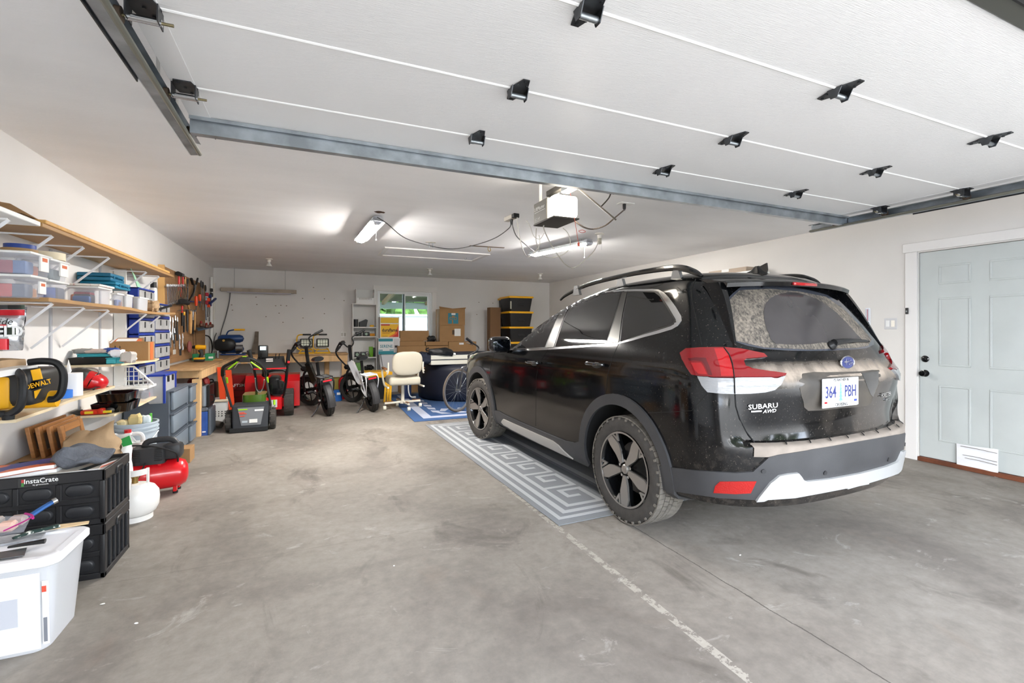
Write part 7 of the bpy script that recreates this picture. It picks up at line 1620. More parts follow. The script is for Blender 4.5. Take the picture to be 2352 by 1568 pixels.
# work lights
WLY = mat('lamp_yellow', '#e2ad1c', .45)
def worklight(pxc, label, wide=.0):
    yb = 10.0; c = q8(pxc, 800, yb); c.z = BZB; t = thing('work_light', label, 'work light', c); w_ = .115
    b = B(); b.box((c.x-w_, yb-.04, BZB+.12), (c.x+w_, yb+.05, BZB+.29), .01); b.done('lamp_housing', BLK, t); b = B(); b.box((c.x-w_+.02, yb-.043, BZB+.14), (c.x+w_-.02, yb-.04, BZB+.27)); b.done('reflector', mat('reflector', '#b9b6a4', .3, .5), t)
    for k in range(5): B().cyl((c.x-w_+.02+k*(2*w_-.04)/4, yb-.055, BZB+.13), (c.x-w_+.02+k*(2*w_-.04)/4, yb-.055, BZB+.28), .004, n=5).done('guard_wire', BLK, t)
    for k in range(3): B().cyl((c.x-w_+.01, yb-.055, BZB+.15+k*.05), (c.x+w_-.01, yb-.055, BZB+.15+k*.05), .004, n=5).done('guard_wire', BLK, t)
    b = B(); b.tube([(c.x-w_*.5, yb, BZB+.37), (c.x-w_-.04, yb, BZB+.35), (c.x-w_-.06, yb, BZB+.22), (c.x-w_-.04, yb, BZB+.09), (c.x, yb, BZB+.07), (c.x+w_, yb, BZB+.08)], .012, 7); b.done('stand_tube', WLY, t)
    B().cyl((c.x-w_*.6, yb, BZB+.37), (c.x+w_*.7, yb, BZB+.37), .016).done('handle_grip', BLK, t)
    b = B(); b.tube([(c.x-w_-.02, yb-.14, BZB+.012), (c.x+w_+.02, yb-.14, BZB+.012), (c.x+w_+.02, yb+.1, BZB+.012), (c.x-w_-.02, yb+.1, BZB+.012)], .012, 6, close=True, smooth=False); b.tube([(c.x+w_+.02, yb-.1, BZB+.012), (c.x+w_*.7, yb, BZB+.10)], .01, 6); b.tube([(c.x-w_-.02, yb-.1, BZB+.012), (c.x-w_*.7, yb, BZB+.09)], .01, 6); b.done('base_tube', WLY, t)
worklight(704, 'yellow framed work light at left on back bench'); worklight(741, 'yellow framed work light at right on back bench')
# ---- lawn mower
LIME = mat('lime_green', '#9ad21c', .4); MT = mat('mower_tube', '#4b4a4a', .4, .5)
mL, mR = at(527, 990, z=0), at(627, 983, z=0); mc = (mL+mR)/2
t = thing('lawn_mower', 'black and lime green battery lawn mower with grass bag facing out', 'lawn mower', mc)
x0, x1, ym = mL.x, mR.x, mc.y
def wheel8(x, y, r, w_, nm='wheel', m=TYRE):
    b = B(); b.lathe([(r*.5, -w_/2), (r*.93, -w_/2), (r, -w_*.3), (r, w_*.3), (r*.93, w_/2), (r*.5, w_/2)], (x, y, r), (1, 0, 0), 28); 
    wo = b.done(nm, m, t); b = B()
    for k in range(26):
        a = 2*PI*k/26; M = Matrix.Translation((x, y, r)) @ Matrix.Rotation(a, 4, 'X'); b.box((-w_*.48, -.012, r*.985), (w_*.48, .012, r*1.02), M=M) if k % 2 else b.box((-w_*.3, -.010, r*.985), (w_*.3, .010, r*1.02), M=M)
    b.done('tread_lugs', m, wo, kind='stuff'); return wo
for xx in (x0, x1): wheel8(xx, ym, .135, .065)
for xx in (x0+.05, x1-.05): wheel8(xx, ym+.48, .10, .05)
b = B(); b.taper(Vector((x0+.045, ym-.16, .04)), Vector((x1-.045, ym+.22, .335)), .97, .02); b.done('grass_bag', mat('bag_grey', '#35383d', .6), t)
zl0, zl1 = .12, .30; b = B(); b.prism([Vector((x0+.11, ym-.166, .315)), Vector((x1-.09, ym-.166, .315)), Vector((x1-.13, ym-.160, .09)), Vector((x0+.15, ym-.160, .09))], (0, -.003, 0)); b.done('bag_label', mat('mow_label', '#7c7f84', .5), t)
for (xa, xb, za, zb_, m_) in ((.12, .22, .285, .298, LIME), (.125, .19, .25, .258, TO), (.13, .21, .235, .243, TO), (.135, .19, .205, .213, TO), (.3, .4, .265, .285, WHT), (.24, .33, .12, .165, WHT), (.16, .22, .125, .15, mat('pale_print', '#b9c4cc', .5))): B().box((x0+xa, ym-.172, za), (x0+xb, ym-.168, zb_)).done('label_print', m_, t)
b = B(); b.box((x0+.02, ym-.17, .008), (x1-.05, ym-.10, .06), .004); b.done('rear_flap', BLK, t)
b = B(); b.taper(Vector((x0+.05, ym+.1, .08)), Vector((x1-.05, ym+.55, .22)), 1.0, .05); b.done('deck', BLK, t)
b = B(); b.taper(Vector((x0+.12, ym+.16, .27)), Vector((x1-.10, ym+.55, .43)), 1.0, .06, n=5); b.done('battery_cover', mat('lime_clear', '#456419', .15, coat=.8), t)
HL, HR = at(532, 934, y=ym), at(622, 931, y=ym); yt = ym-.25
P_ = [HL, at(511, 862, y=ym-.12), at(512, 845, y=yt), at(524, 837, y=yt-.03), at(545, 827, y=yt-.06), at(563, 822, y=yt-.07), at(583, 826, y=yt-.06), at(600, 838, y=yt-.03), at(609, 850, y=yt), at(610, 862, y=ym-.12), HR]
b = B(); b.tube(P_[:2], .014, 8); b.done('handle_tube', MT, t); b = B(); b.tube(P_[-2:], .014, 8); b.done('handle_tube', MT, t); b = B(); b.tube(P_[1:-1], .019, 8); b.done('handlebar', BLK, t)
for a_, c_ in (((545, 831), (524, 848)), ((576, 831), (600, 848))): B().tube([at(*a_, y=yt-.09), at(*c_, y=yt-.06)], .010, 6, smooth=False).done('drive_lever', LIME, t)
for a_, c_ in (((553, 834), (539, 845)), ((569, 834), (580, 845))): B().tube([at(*a_, y=yt-.11), at((a_[0]+c_[0])/2, a_[1]+1, y=yt-.11), at(*c_, y=yt-.10)], .006, 6).done('bail_bar', CHR, t)
B().box(at(549, 832, y=yt-.1), at(575, 822, y=yt-.05), .008).done('control_hub', BLK, t); B().box(at(556, 820, y=yt-.1), at(567, 817.5, y=yt-.06), .003).done('start_button', LIME, t)
for px, py in ((521, 873), (614, 872)): B().tube([at(px, py-6, y=ym-.12), at(px+1, py+6, y=ym-.09)], .013, 6, smooth=False).done('clamp_lever', LIME, t)
b = B(); b.tube([at(586, 868, y=yt), at(588, 890, y=ym), at(596, 901, y=ym), at(604, 890, y=ym), at(607, 872, y=yt)], .006, 6); b.done('cable', mat('cable_grey', '#8d8f90', .5), t)
b = B(); b.tube([at(622, 943, y=ym-.05), at(624, 935, y=ym-.06), at(631, 932, y=ym-.06), at(630, 918, y=ym-.06)], .008, 6); b.done('height_lever', CHR, t); B().cyl(at(630, 929, y=ym-.06), at(630, 918, y=ym-.06), .014).done('lever_grip', LIME, t)
# ---- snow blower
sr = at(664, 952, z=0); ys = sr.y; SBR = mat('blower_red', '#c60f18', .28, coat=.5)
sl = at(598, 952, y=ys)
t = thing('snow_blower', 'red snow blower with black engine and head lamp behind the mower', 'snow blower', ((sr.x+sl.x)/2, ys, 0))
wheel8(sr.x, ys, .20, .13); wheel8(sl.x, ys, .20, .13)
ha, hb_ = at(566, 862, y=ys+.75), at(689, 860, y=ys+.75); zt = ha.z
b = B(); w_ = hb_.x-ha.x
b.prism([Vector((ha.x, ys+.55, .05)), Vector((ha.x, ys+.55, zt-.1)), Vector((ha.x, ys+.66, zt)), Vector((ha.x, ys+1.05, zt)), Vector((ha.x, ys+1.1, .03))], (w_, 0, 0)); b.done('auger_housing', SBR, t)
B().cyl((hb_.x-.1, ys+.54, .3), (hb_.x-.1, ys+.56, .3), .05).done('bearing_cap', SBR, t)
b = B(); b.box((sl.x+.10, ys-.22, .12), (sr.x-.09, ys+.55, .30), .01); b.done('gearbox', SBR, t); B().box((sl.x+.16, ys-.226, .16), (sr.x-.15, ys-.222, .27)).done('decal', mat('decal_silver', '#c9c9cc', .4), t)
b = B(); b.box((sl.x+.10, ys+.0, .31), (sr.x-.12, ys+.42, .58), .05, 3); b.done('engine', BLK, t, 50); b = B(); b.cyl(((sl.x+sr.x)/2+.04, ys-.04, .42), ((sl.x+sr.x)/2+.04, ys+.02, .42), .12, n=24); b.done('recoil_cover', BLKG, t)
b = B(); b.cyl((sl.x+.05, ys+.2, .6), (sl.x+.05, ys+.35, .72), .05); b.done('fuel_filler', BLK, t); b = B(); b.tube([(sl.x+.1, ys+.1, .66), ((sl.x+sr.x)/2, ys+.1, .68), (sr.x-.05, ys+.1, .66), (sr.x-.05, ys+.1, .5)], .02, 8); b.done('guard_bar', BLK, t)
yp = ys-.45
pa, pb_ = at(582, 846, y=yp), at(656, 844, y=yp); zc = at(582, 824, y=yp).z
b = B(); b.prism([Vector((pa.x, yp, pa.z)), Vector((pb_.x, yp, pa.z)), Vector((pb_.x-.03, yp+.2, zc)), Vector((pa.x+.04, yp+.2, zc))], (0, .02, .02)); b.done('control_panel', mat('panel_grey', '#2c2c2d', .5), t)
B().box((pa.x, yp-.01, pa.z-.02), (pb_.x+.01, yp+.015, pa.z), .004).done('panel_edge', SBR, t)
for k in (0, 1): B().box(at(611, 826+k*4.5, y=yp+.1), at(627, 823+k*4.5, y=yp+.11)).done('panel_label', mat('panel_label', '#d4cfc8', .5), t)
yl = yp+.15; B().box(at(592, 822, y=yl), at(615, 793, y=yl+.0)+Vector((0, .1, 0)), .015, 2).done('head_lamp_box', BLK, t); B().box(at(597, 804, y=yl-.004), at(611, 795, y=yl-.002)).done('lamp_glass', mat('lamp_glass', '#b9cdd6', .15, emit=.1), t)
for (a_, c_, e_) in (((660, 838), (664, 803), (651, 912)), ((582, 840), (571, 804), (590, 905))):
    B().tube([at(*a_, y=yp+.02), at(*c_, y=yp-.02)], .027, 9, smooth=False).done('hand_grip', BLK, t); B().tube([at(*a_, y=yp+.02), at((a_[0]+e_[0])/2+2, (a_[1]+e_[1])/2, y=yp+.15), at(*e_, y=ys-.12)], .016, 8).done('handle_tube', BLK, t)
for k, xx in enumerate((600, 632, 640)): B().tube([at(xx, 824, y=yp+.12), at(xx+2, 812, y=yp+.1)], .006, 6).done('shift_lever', BLK, t)
B().lathe([(.001, 0), (.018, .003), (.018, .02), (.001, .025)], at(663, 831, y=yp-.01), (0, -1, 0), 10).done('knob', RED, t)
# ---- electric bikes (local frame: wheels on y axis, front toward +y)
def ebike(label, fm, fname):
    t = thing('electric_bike', label, 'bicycle', (0, 0, 0)); R = .255; wb = 1.12
    def tyre(c, rot, nm):
        M = Matrix.Translation(c) @ Matrix.Rotation(rot, 4, 'Z'); b = B(); pr = [(R-.085, -.032), (R-.06, -.048), (R-.03, -.052), (R-.008, -.036), (R, 0), (R-.008, .036), (R-.03, .052), (R-.06, .048), (R-.085, .032)]; b.lathe(pr, ax=(1, 0, 0), n=40, cap=False); b.xf(M); w_ = b.done(nm, mat('fat_tyre', '#2a2826', .85), t)
        b = B()
        for k in range(46):
            a = 2*PI*k/46
            for s_ in (-1, 0, 1): b.box((s_*.026-.010, -.011, R-.006-abs(s_)*.010), (s_*.026+.010, .011, R+.004-abs(s_)*.010), M=Matrix.Rotation(a+(.07 if s_ else 0), 4, 'X'))
        b.xf(M); b.done('tread_knobs', mat('knob_grey', '#3c3936', .85), w_, kind='stuff')
        b = B(); b.lathe([(R-.09, -.034), (R-.075, -.034), (R-.075, .034), (R-.09, .034), (R-.09, -.034)], ax=(1, 0, 0), n=36, cap=False); b.xf(M); b.done('rim', BLKG, w_)
        b = B(); b.cyl((-.05, 0, 0), (.05, 0, 0), .055, n=18)
        for k in range(6): a = 2*PI*k/6; b.cyl((0, .05*math.sin(a), .05*math.cos(a)), (0, (R-.08)*math.sin(a), (R-.08)*math.cos(a)), .010, n=6)
        b.xf(M); b.done('hub', BLK, w_)
        b = B(); n = 16; r = []
        for k in range(n+1):
            a = math.radians(-20+150*k/n); r.append([b.bm.verts.new(Vector((xx, -rr*math.cos(a)*1.0, rr*math.sin(a)))) for xx, rr in ((-.058, R+.010), (-.03, R+.030), (.03, R+.030), (.058, R+.010), (.05, R+.008), (.0, R+.024), (-.05, R+.008))])
        b.bridge(r); b.xf(M); b.done('mudguard', mat('mudguard', '#38383a', .5), t)
    st = .62
    tyre(Vector((0, 0, R)), 0, 'wheel'); tyre(Vector((0, wb, R)), st, 'wheel')
    fx = lambda *p: Vector(p)
    b = B(); b.tube([fx(0, .30, .42), fx(0, .55, .44), fx(0, .90, .74)], .056, 4, smooth=True, flat=1.2); b.done('main_frame', fm, t, 30)
    b = B(); 
    for s_ in (-1, 1): b.tube([fx(s_*.075, 0, R), fx(s_*.07, .2, R+.08), fx(s_*.03, .36, R+.12)], .014, 6); b.tube([fx(s_*.075, 0, R), fx(s_*.05, .18, .50), fx(s_*.02, .30, .60)], .012, 6)
    b.done('rear_stays', fm, t)
    b = B(); b.tube([fx(0, .34, .40), fx(0, .27, .62), fx(0, .23, .80)], .024, 8); b.done('seat_post', BLK, t)
    b = B(); b.tube([fx(0, .08, .855), fx(0, .18, .86), fx(0, .30, .85), fx(0, .37, .84)], .08, 10, rs=[.07, .095, .05, .028], flat=.42); b.done('saddle', BLK, t)
    b = B(); b.tube([fx(0, .90, .62), fx(0, .86, .92), fx(0, .82, 1.04)], .028, 8); b.done('stem', BLK, t)
    hM = Matrix.Translation((0, .90, 1.05)) @ Matrix.Rotation(st*.5, 4, 'Z') @ Matrix.Rotation(-.42, 4, 'Y') @ Matrix.Translation((0, -.90, -1.05))
    b = B()
    for s_ in (-1, 1): b.tube([fx(s_*.085, wb, R), fx(s_*.085, wb-.08, .48), fx(s_*.07, .93, .60), fx(0, .90, .66)], .020, 7)
    b.xf(Matrix.Identity(4)); b.done('fork', BLK, t)
    b = B(); b.tube([fx(-.31, .76, 1.13), fx(-.2, .80, 1.14), fx(-.10, .84, 1.13), fx(-.07, .83, 1.05), fx(0, .82, 1.02), fx(.07, .83, 1.05), fx(.10, .84, 1.13), fx(.2, .80, 1.14), fx(.31, .76, 1.13)], .012, 7); b.xf(hM); b.done('handlebar', BLK, t)
    for s_ in (-1, 1):
        B().tube([fx(s_*.20, .80, 1.14), fx(s_*.33, .75, 1.13)], .019, 8, smooth=False).xf(hM).done('hand_grip', BLK, t); B().tube([fx(s_*.17, .83, 1.13), fx(s_*.22, .87, 1.10), fx(s_*.30, .86, 1.08)], .007, 6).xf(hM).done('brake_lever', BLK, t)
    B().box((-.16, .78, 1.14), (-.08, .86, 1.19), .008).xf(hM).done('display', BLK, t)
    b = B(); b.tube([fx(-.14, .84, 1.12), fx(-.22, .92, .95), fx(-.12, .95, .75), fx(-.02, .80, .60)], .014, 6); b.done('cable_bundle', BLK, t)
    b = B(); b.ell((0, 0, 0), (.045, .035, .045), n=12, m=8); b.xf(Matrix.Translation((-.06, 1.02, .66))); b.done('head_lamp', BLK, t)
    rk = fm if fname == 'white' else BLK
    b = B(); b.tube([fx(-.085, -.20, .60), fx(.085, -.20, .60), fx(.085, .14, .60), fx(-.085, .14, .60)], .009, 6, smooth=False, close=True)
    for k in range(4): b.tube([fx(-.085, -.14+k*.08, .60), fx(.085, -.14+k*.08, .60)], .007, 5, smooth=False)
    b.tube([fx(0, -.20, .60), fx(0, .14, .60)], .007, 5, smooth=False)
    for s_ in (-1, 1): b.tube([fx(s_*.085, -.18, .60), fx(s_*.095, -.20, .50), fx(s_*.08, -.02, R+.02)], .008, 6)
    b.done('cargo_rack', rk, t)
    b = B(); b.box((-.085, -.225, .535), (.085, -.19, .575), .008); b.done('light_bar', BLK, t); B().box((-.06, -.229, .545), (.06, -.224, .565)).done('tail_light', mat('tail_red', '#b01c24', .2, emit=.2), t)
    b = B(); b.tube([fx(-.07, .12, .22), fx(-.16, .05, .12), fx(-.30, -.02, .008)], .011, 6); b.done('kickstand', BLK, t)
    b = B(); b.cyl((.06, .36, .30), (.075, .36, .30), .075, n=24); b.cyl((-.13, .36, .36), (.15, .36, .24), .010); b.box((-.19, .32, .35), (-.11, .40, .37), .004); b.box((.13, .32, .23), (.21, .40, .25), .004); b.done('crank_set', DKST, t)
    for s_ in (-1, 1): B().lathe([(.001, 0), (.02, .002), (.02, .03)], (s_*.09, 0, R), (s_, 0, 0), 10).done('axle_nut', CHR, t)
    return t
e1 = ebike('black folding electric bike with fat tyres left of the white one', mat('frame_black', '#121315', .25, coat=.6), 'black'); e2 = ebike('white framed folding electric bike with fat tyres and white rack', mat('frame_white', '#dfe1e6', .3, coat=.4), 'white')
p = at(757, 953, z=0); e1.location = p; e1.rotation_euler = (0, math.radians(-9), math.radians(12)); p = at(858, 944, z=0); e2.location = p; e2.rotation_euler = (0, math.radians(-9), math.radians(10))
# floor stuff between the bikes
def sbox(px0, px1, pyb, pyt, y, label, name, m, cat, d=.25, z0=.001, bev=.006):
    A, C = at(px0, pyb, y=y), at(px1, pyt, y=y); return single(B().box((A.x, y, z0 if z0 is not None else A.z), (C.x, y+d, C.z), bev, 2), name, m, label, cat)
A = at(773, 912, y=9.1)
t = thing('blue_canister', 'blue canister with white label on floor between the electric bikes', 'canister', A); B().lathe([(.10, .001), (.10, .17), (.07, .2), (.001, .2)], (A.x, 9.1, 0), n=20).done('can', mat('can_blue', '#1f5ca8', .4), t); B().box((A.x+.0, 8.985, .12), (A.x+.06, 9.0, .16)).done('label_sticker', WHT, t)
sbox(766, 782, 895, 868, 9.35, 'yellow and black tool box behind the blue canister', 'tool_box', mat('tool_box_olive', '#8a7a1c', .5), 'tool box', z0=.001)
A = at(788, 900, y=9.3); b = B(); b.lathe([(.07, .001), (.08, .02), (.08, .36), (.04, .42), (.025, .44)], (A.x, 9.3, 0), n=18); single(b, 'red_cylinder', RED, 'red cylinder standing behind the bikes under the bench end', 'cylinder')
# ================================================================== back wall, right half
FB = mat('bookcase_white', '#e0dedb', .5); yb = YB-.30
xl, xr = at(809.5, 760, y=yb).x, at(866, 760, y=yb).x; zt = at(838, 697, y=yb).z
t = thing('bookcase', 'narrow white bookcase with open shelves against back wall', 'bookcase', ((xl+xr)/2, yb, 0))
for a_ in (xl, xr-.018): B().box((a_, yb, .001), (a_+.018, YB-.012, zt), .002).done('side_panel', FB, t)
B().box((xl, YB-.011, .001), (xr, YB-.004, zt)).done('back_panel', FB, t)
zs = [at(838, py, y=yb).z for py in (697, 750.5, 772, 820, 851)]+[.08]
for i, z_q in enumerate(zs): B().box((xl+.019, yb, z_q-.022), (xr-.019, YB-.012, z_q), .002).done('shelf_board', FB, t)
def onsh(px0, px1, i, pyt, label, name, m, cat, d=.18, bev=.008, dy=.04, f=None):
    A, C = at(px0, 760, y=yb+dy), at(px1, pyt, y=yb+dy); t = thing(name, label, cat, (A.x, yb+dy, zs[i]))
    b = B(); b.taper(Vector((A.x, yb+dy, zs[i]+.001)), Vector((C.x, yb+dy+d, C.z)), f or 1, .02) if f else b.box((A.x, yb+dy, zs[i]+.001), (C.x, yb+dy+d, C.z), bev, 2); b.done('body', m, t); return t, A, C
onsh(814, 823, 1, 733, 'black tall bin on second shelf of bookcase', 'bin', BLK, 'bin', f=.9); 
A, C = at(826, 748, y=yb+.05), at(845, 735, y=yb+.05); b = B(); b.prism([Vector((A.x, yb+.05, zs[1])), Vector((C.x-.03, yb+.05, zs[1])), Vector((C.x, yb+.05, C.z)), Vector((C.x-.04, yb+.05, C.z+.02)), Vector((A.x, yb+.05, zs[1]+.10))], (0, .15, 0)); single(b, 'file_holder', BLK, 'slanted black file holder on second shelf of bookcase', 'holder')
onsh(850, 859, 1, 746, 'yellow and black tape measure on second shelf', 'tape_measure', YEL, 'tape measure', d=.06)
for i, (a_, c_, sh_, tp, lab) in enumerate(((817, 831, 2, 762, 'black round-faced speaker, left one on third shelf'), (834, 849, 2, 762, 'black round-faced speaker, right one on third shelf'), (815, 826, 3, 808, 'black battery charger, left one on fourth shelf'), (828, 841, 3, 808, 'black battery charger, right one on fourth shelf'))):
    t, A, C = onsh(a_, c_, sh_, tp, lab, 'speaker' if i < 2 else 'battery_charger', BLK, 'speaker' if i < 2 else 'charger', d=.1); B().cyl(((A.x+C.x)/2, yb+.038, (zs[sh_]+C.z)/2), ((A.x+C.x)/2, yb+.034, (zs[sh_]+C.z)/2), (C.z-zs[sh_])*.3, n=16).done('face_ring', mat('face_ring', '#8aa08c', .4), t)
onsh(850, 861, 2, 765.5, 'orange strip tool on third shelf of bookcase', 'orange_tool', mat('orange_y', '#e0981c', .5), 'tool', d=.06)
onsh(848, 857, 3, 796, 'lime green box standing on fourth shelf of bookcase', 'green_box', mat('lime_box', '#6fae28', .5), 'box', d=.08); onsh(857, 862, 3, 798, 'black box beside the lime green one on fourth shelf', 'black_box', BLK, 'box', d=.08)
A = at(845, 815, y=yb+.08); b = B(); b.tube([(A.x-.08, yb+.08, zs[3]+.02), (A.x-.04, yb+.06, zs[3]+.11), (A.x+.02, yb+.05, zs[3]+.09), (A.x, yb+.08, zs[3]+.02)], .006, 5); b.tube([(A.x-.04, yb+.06, zs[3]+.015), (A.x, yb+.04, zs[3]+.08), (A.x+.05, yb+.03, zs[3]+.01)], .005, 5); single(b, 'charger_cable', BLK, 'tangled black cable between chargers and green box', 'cable')
onsh(818, 832, 4, 833, 'green and black battery pack on bottom visible shelf', 'battery_pack', mat('pack_green', '#6c9e52', .5), 'battery'); A = at(848, 845, y=yb+.1); crumple((A.x, yb+.12, zs[4]), (.09, .055, .05), BLK, 'tool_bag', 'black soft tool bag with yellow tag on bottom visible shelf', 'bag', 9, .5)
# basket on top
A, C = at(818, 697, y=yb+.02), at(861, 664, y=yb+.02); t = thing('laundry_basket', 'white laundry basket on top of bookcase', 'basket', (A.x, yb, zt))
b = B(); n = 5; 
b.box((A.x+.03, yb+.03, zt+.001), (C.x-.03, yb+.24, zt+.01)); b.prism([Vector((A.x+.0, yb+.26, C.z)), Vector((C.x, yb+.26, C.z)), Vector((C.x-.03, yb+.24, zt)), Vector((A.x+.03, yb+.24, zt))], (0, -.004, 0))
b.prism([Vector((A.x+.02, yb+.02, zt+.12)), Vector((C.x-.02, yb+.02, zt+.12)), Vector((C.x-.02, yb+.03, zt+.001)), Vector((A.x+.02, yb+.03, zt+.001))], (0, .004, 0))
for xx, s_ in ((A.x, 1), (C.x, -1)): b.prism([Vector((xx, yb+.02, C.z)), Vector((xx, yb+.26, C.z)), Vector((xx+s_*.03, yb+.24, zt)), Vector((xx+s_*.03, yb+.03, zt))], (s_*.004, 0, 0))
for xx in (A.x-.005, C.x-.015): b.box((xx, yb+.012, zt+.001), (xx+.02, yb+.03, C.z+.01), .005)
b.done('tub', WHT, t); b = B()
for j in range(2):
    for i in range(9): xx = A.x+.06+i*(C.x-A.x-.12)/8.6; b.box((xx, yb+.016, zt+.085+j*.02), (xx+.01, yb+.0198, zt+.095+j*.02))
b.done('holes', mat('hole', '#4b3420', .9), t, kind='stuff')
def carton(px0, px1, pyb, pyt, y, label, d=.3, z0=None, m=CARD, name='cardboard_box', cat='box', tape_=False, flap=0):
    A, C = at(px0, pyb, y=y), at(px1, pyt, y=y); z_0 = A.z if z0 is None else z0; t = thing(name, label, cat, ((A.x+C.x)/2, y, z_0)); B().box((A.x, y, z_0), (C.x, y+d, C.z), .002).done('carton', m, t)
    if tape_: B().box((A.x-.0015, y+d*.45, z_0+.01), (A.x, y+d*.55, C.z)).done('tape', mat('parcel_tape', '#8a6a46', .4), t)
    if flap: B().prism([Vector((A.x, y, C.z)), Vector((C.x, y, C.z)), Vector((C.x+.02, y-.02, C.z+.04)), Vector(((A.x+C.x)/2, y-.02, C.z+.01)), Vector((A.x-.02, y-.02, C.z+.05))], (0, .003, 0)).done('flap', m, t)
    return t, A, C
# printed boxes by the bookcase
DFM = mat('box_yellow', '#e9b414', .5, vs=2.2); yd = 9.85
wc = thing('cabinet', 'plain white cabinet under the printed boxes beside bookcase', 'cabinet', at(893, 860, y=yd+.02)); A, C = at(872, 900, y=yd+.02), at(916, 813.5, y=yd+.02); B().box((A.x, yd+.02, .001), (C.x, YB-.06, C.z), .01).done('body', mat('cab_white', '#cfcfd2', .5), wc); B().box((A.x+.02, yd+.012, .05), (C.x-.02, yd+.02, C.z-.03), .003).done('door', mat('cab_white', '#cfcfd2', .5), wc)
zc = C.z
t, A, C = carton(869, 919, 813, 776, yd, 'white and teal printed carton under the yellow one', .3, zc+.002, mat('box_whiteprint', '#dcdcdc', .6)); TL = mat('print_teal', '#1d7f8c', .5); f_ = lambda px, py: at(px, py, y=yd-.002)
h = C.z-(zc)
for (xa, xb, za, zb_, m_) in ((0, .66, .80, .97, TL), (0, .97, .02, .22, TL), (0, .20, .25, .30, TL), (.5, .97, .25, .30, TL)): B().box((A.x+(C.x-A.x)*xa+.004, yd-.003, zc+h*za), (A.x+(C.x-A.x)*xb, yd-.001, zc+h*zb_)).done('print_band', m_, t)
text_mesh('SERENE', .085, TL, 'lettering', t, frame(((A.x+C.x)/2-.06, yd-.004, zc+h*.50), X, Z), .0008, .001, .9); B().box((C.x-.13, yd-.0045, zc+h*.12), (C.x-.02, yd-.003, zc+h*.95)).done('shipping_label', mat('ship_label', '#c4c4c4', .6), t)
B().box((C.x-.11, yd-.0055, zc+h*.42), (C.x-.05, yd-.0045, zc+h*.55)).done('label_print', BLK, t)
z2 = C.z+.002
t, A, C = carton(873, 917, 775, 728, yd+.01, 'yellow and red printed firelog carton on top of the teal one', .28, z2, mat('box_white2', '#e4e0d8', .6)); h = C.z-z2; w_ = C.x-A.x
B().box((A.x+.015, yd+.007, z2+.02), (C.x-.015, yd+.009, z2+h*.66)).done('print_panel', DFM, t); B().box((A.x+.012, yd+.007, z2+h*.71), (C.x-.015, yd+.009, z2+h*.96)).done('print_panel', mat('print_y', '#e0b41a', .5), t); B().box((A.x+.015, yd+.005, z2+h*.59), (A.x+w_*.5, yd+.007, z2+h*.655)).done('print_red', mat('print_red2', '#b01c24', .5), t)
b = B(); b.prism([Vector((A.x+.16, yd+.0065, z2+.02)), Vector((C.x-.015, yd+.0065, z2+.02)), Vector((C.x-.015, yd+.0065, z2+h*.62)), Vector((C.x-.06, yd+.0065, z2+h*.40)), Vector((C.x-.10, yd+.0065, z2+h*.2))], (0, -.001, 0)); b.done('print_flame', mat('flame_orange', '#e0641a', .5), t); b = B(); b.prism([Vector((A.x+.24, yd+.006, z2+.02)), Vector((C.x-.015, yd+.006, z2+.02)), Vector((C.x-.015, yd+.006, z2+h*.45)), Vector((C.x-.05, yd+.006, z2+h*.2))], (0, -.001, 0)); b.done('print_flame', mat('flame_red', '#c0281a', .5), t)
text_mesh('duraflame', .092, mat('print_dark', '#2a1a14', .5), 'lettering', t, frame(((A.x+C.x)/2, yd+.004, z2+h*.37), X, Z), .001, .0022, .86)
for k, yy in enumerate((.26, .20, .08)): B().box((A.x+.04, yd+.005, z2+h*yy), (A.x+w_*(.6-.1*k), yd+.0065, z2+h*yy+.008)).done('print_line', mat('print_brown', '#8a4a14', .5), t)
# rods
for i, (a_, c_) in enumerate((((869, 815), (882, 868)), ((874, 812), (890, 862)), ((872, 835), (875, 866)))): A, C = at(*a_, y=yd-.06), at(*c_, y=yd-.3); C.z = max(C.z, .3); single(B().cyl(A, Vector((C.x, C.y, .02)), .006), 'metal_rod', IRON, ['thin rod leaning on the white cabinet, leftmost', 'thin rod leaning on the white cabinet, crossing lowest to right', 'thin short rod leaning beside bookcase'][i], 'rod')
# cardboard stacks
yc = 9.92
tb = carton(918, 1098, 835, 812, yc-.25, 'long flat carton at bottom of the stack behind the chair', .5, .002, CARD); zz = tb[2].z
t0 = carton(914, 978, 806, 794, yc-.2, 'flat carton left in the second layer behind the chair', .4, zz+.002, CARD); t1 = carton(979, 1030, 806, 794, yc-.18, 'flat carton middle in the second layer', .4, zz+.002, CARD); t2 = carton(1031, 1094, 806, 784, yc-.16, 'wide carton with white sticker at right of second layer', .4, zz+.002, CARD)
A = at(1060, 789, y=yc-.163); B().box((A.x-.05, yc-.163, A.z-.02), (A.x+.05, yc-.1605, A.z+.02)).done('label_sticker', WHT, t2[0])
z3_ = t0[2].z+.002
t3 = carton(919, 976, 794, 783, yc-.1, 'shallow carton under the tall plain one by window', .3, z3_, CARD); t4 = carton(978, 1030, 794, 784, yc-.1, 'shallow carton right of the plain one by window', .3, z3_, CARD)
t5 = carton(919, 985, 783, 759, yc, 'plain wide carton in front of the window', .25, t3[2].z+.002, CARD)
z4_ = t2[2].z+.002
t6 = carton(1010, 1067, 783, 747, yc-.05, 'carton with white papers taped on front, under the teal logo one', .35, z4_, CARD, tape_=True); z5_ = t6[2].z+.002
t7 = carton(1010, 1068, 746, 710, yc-.05, 'open carton with teal logo at top of the stack by window', .35, z5_, CARD, flap=1, tape_=True)
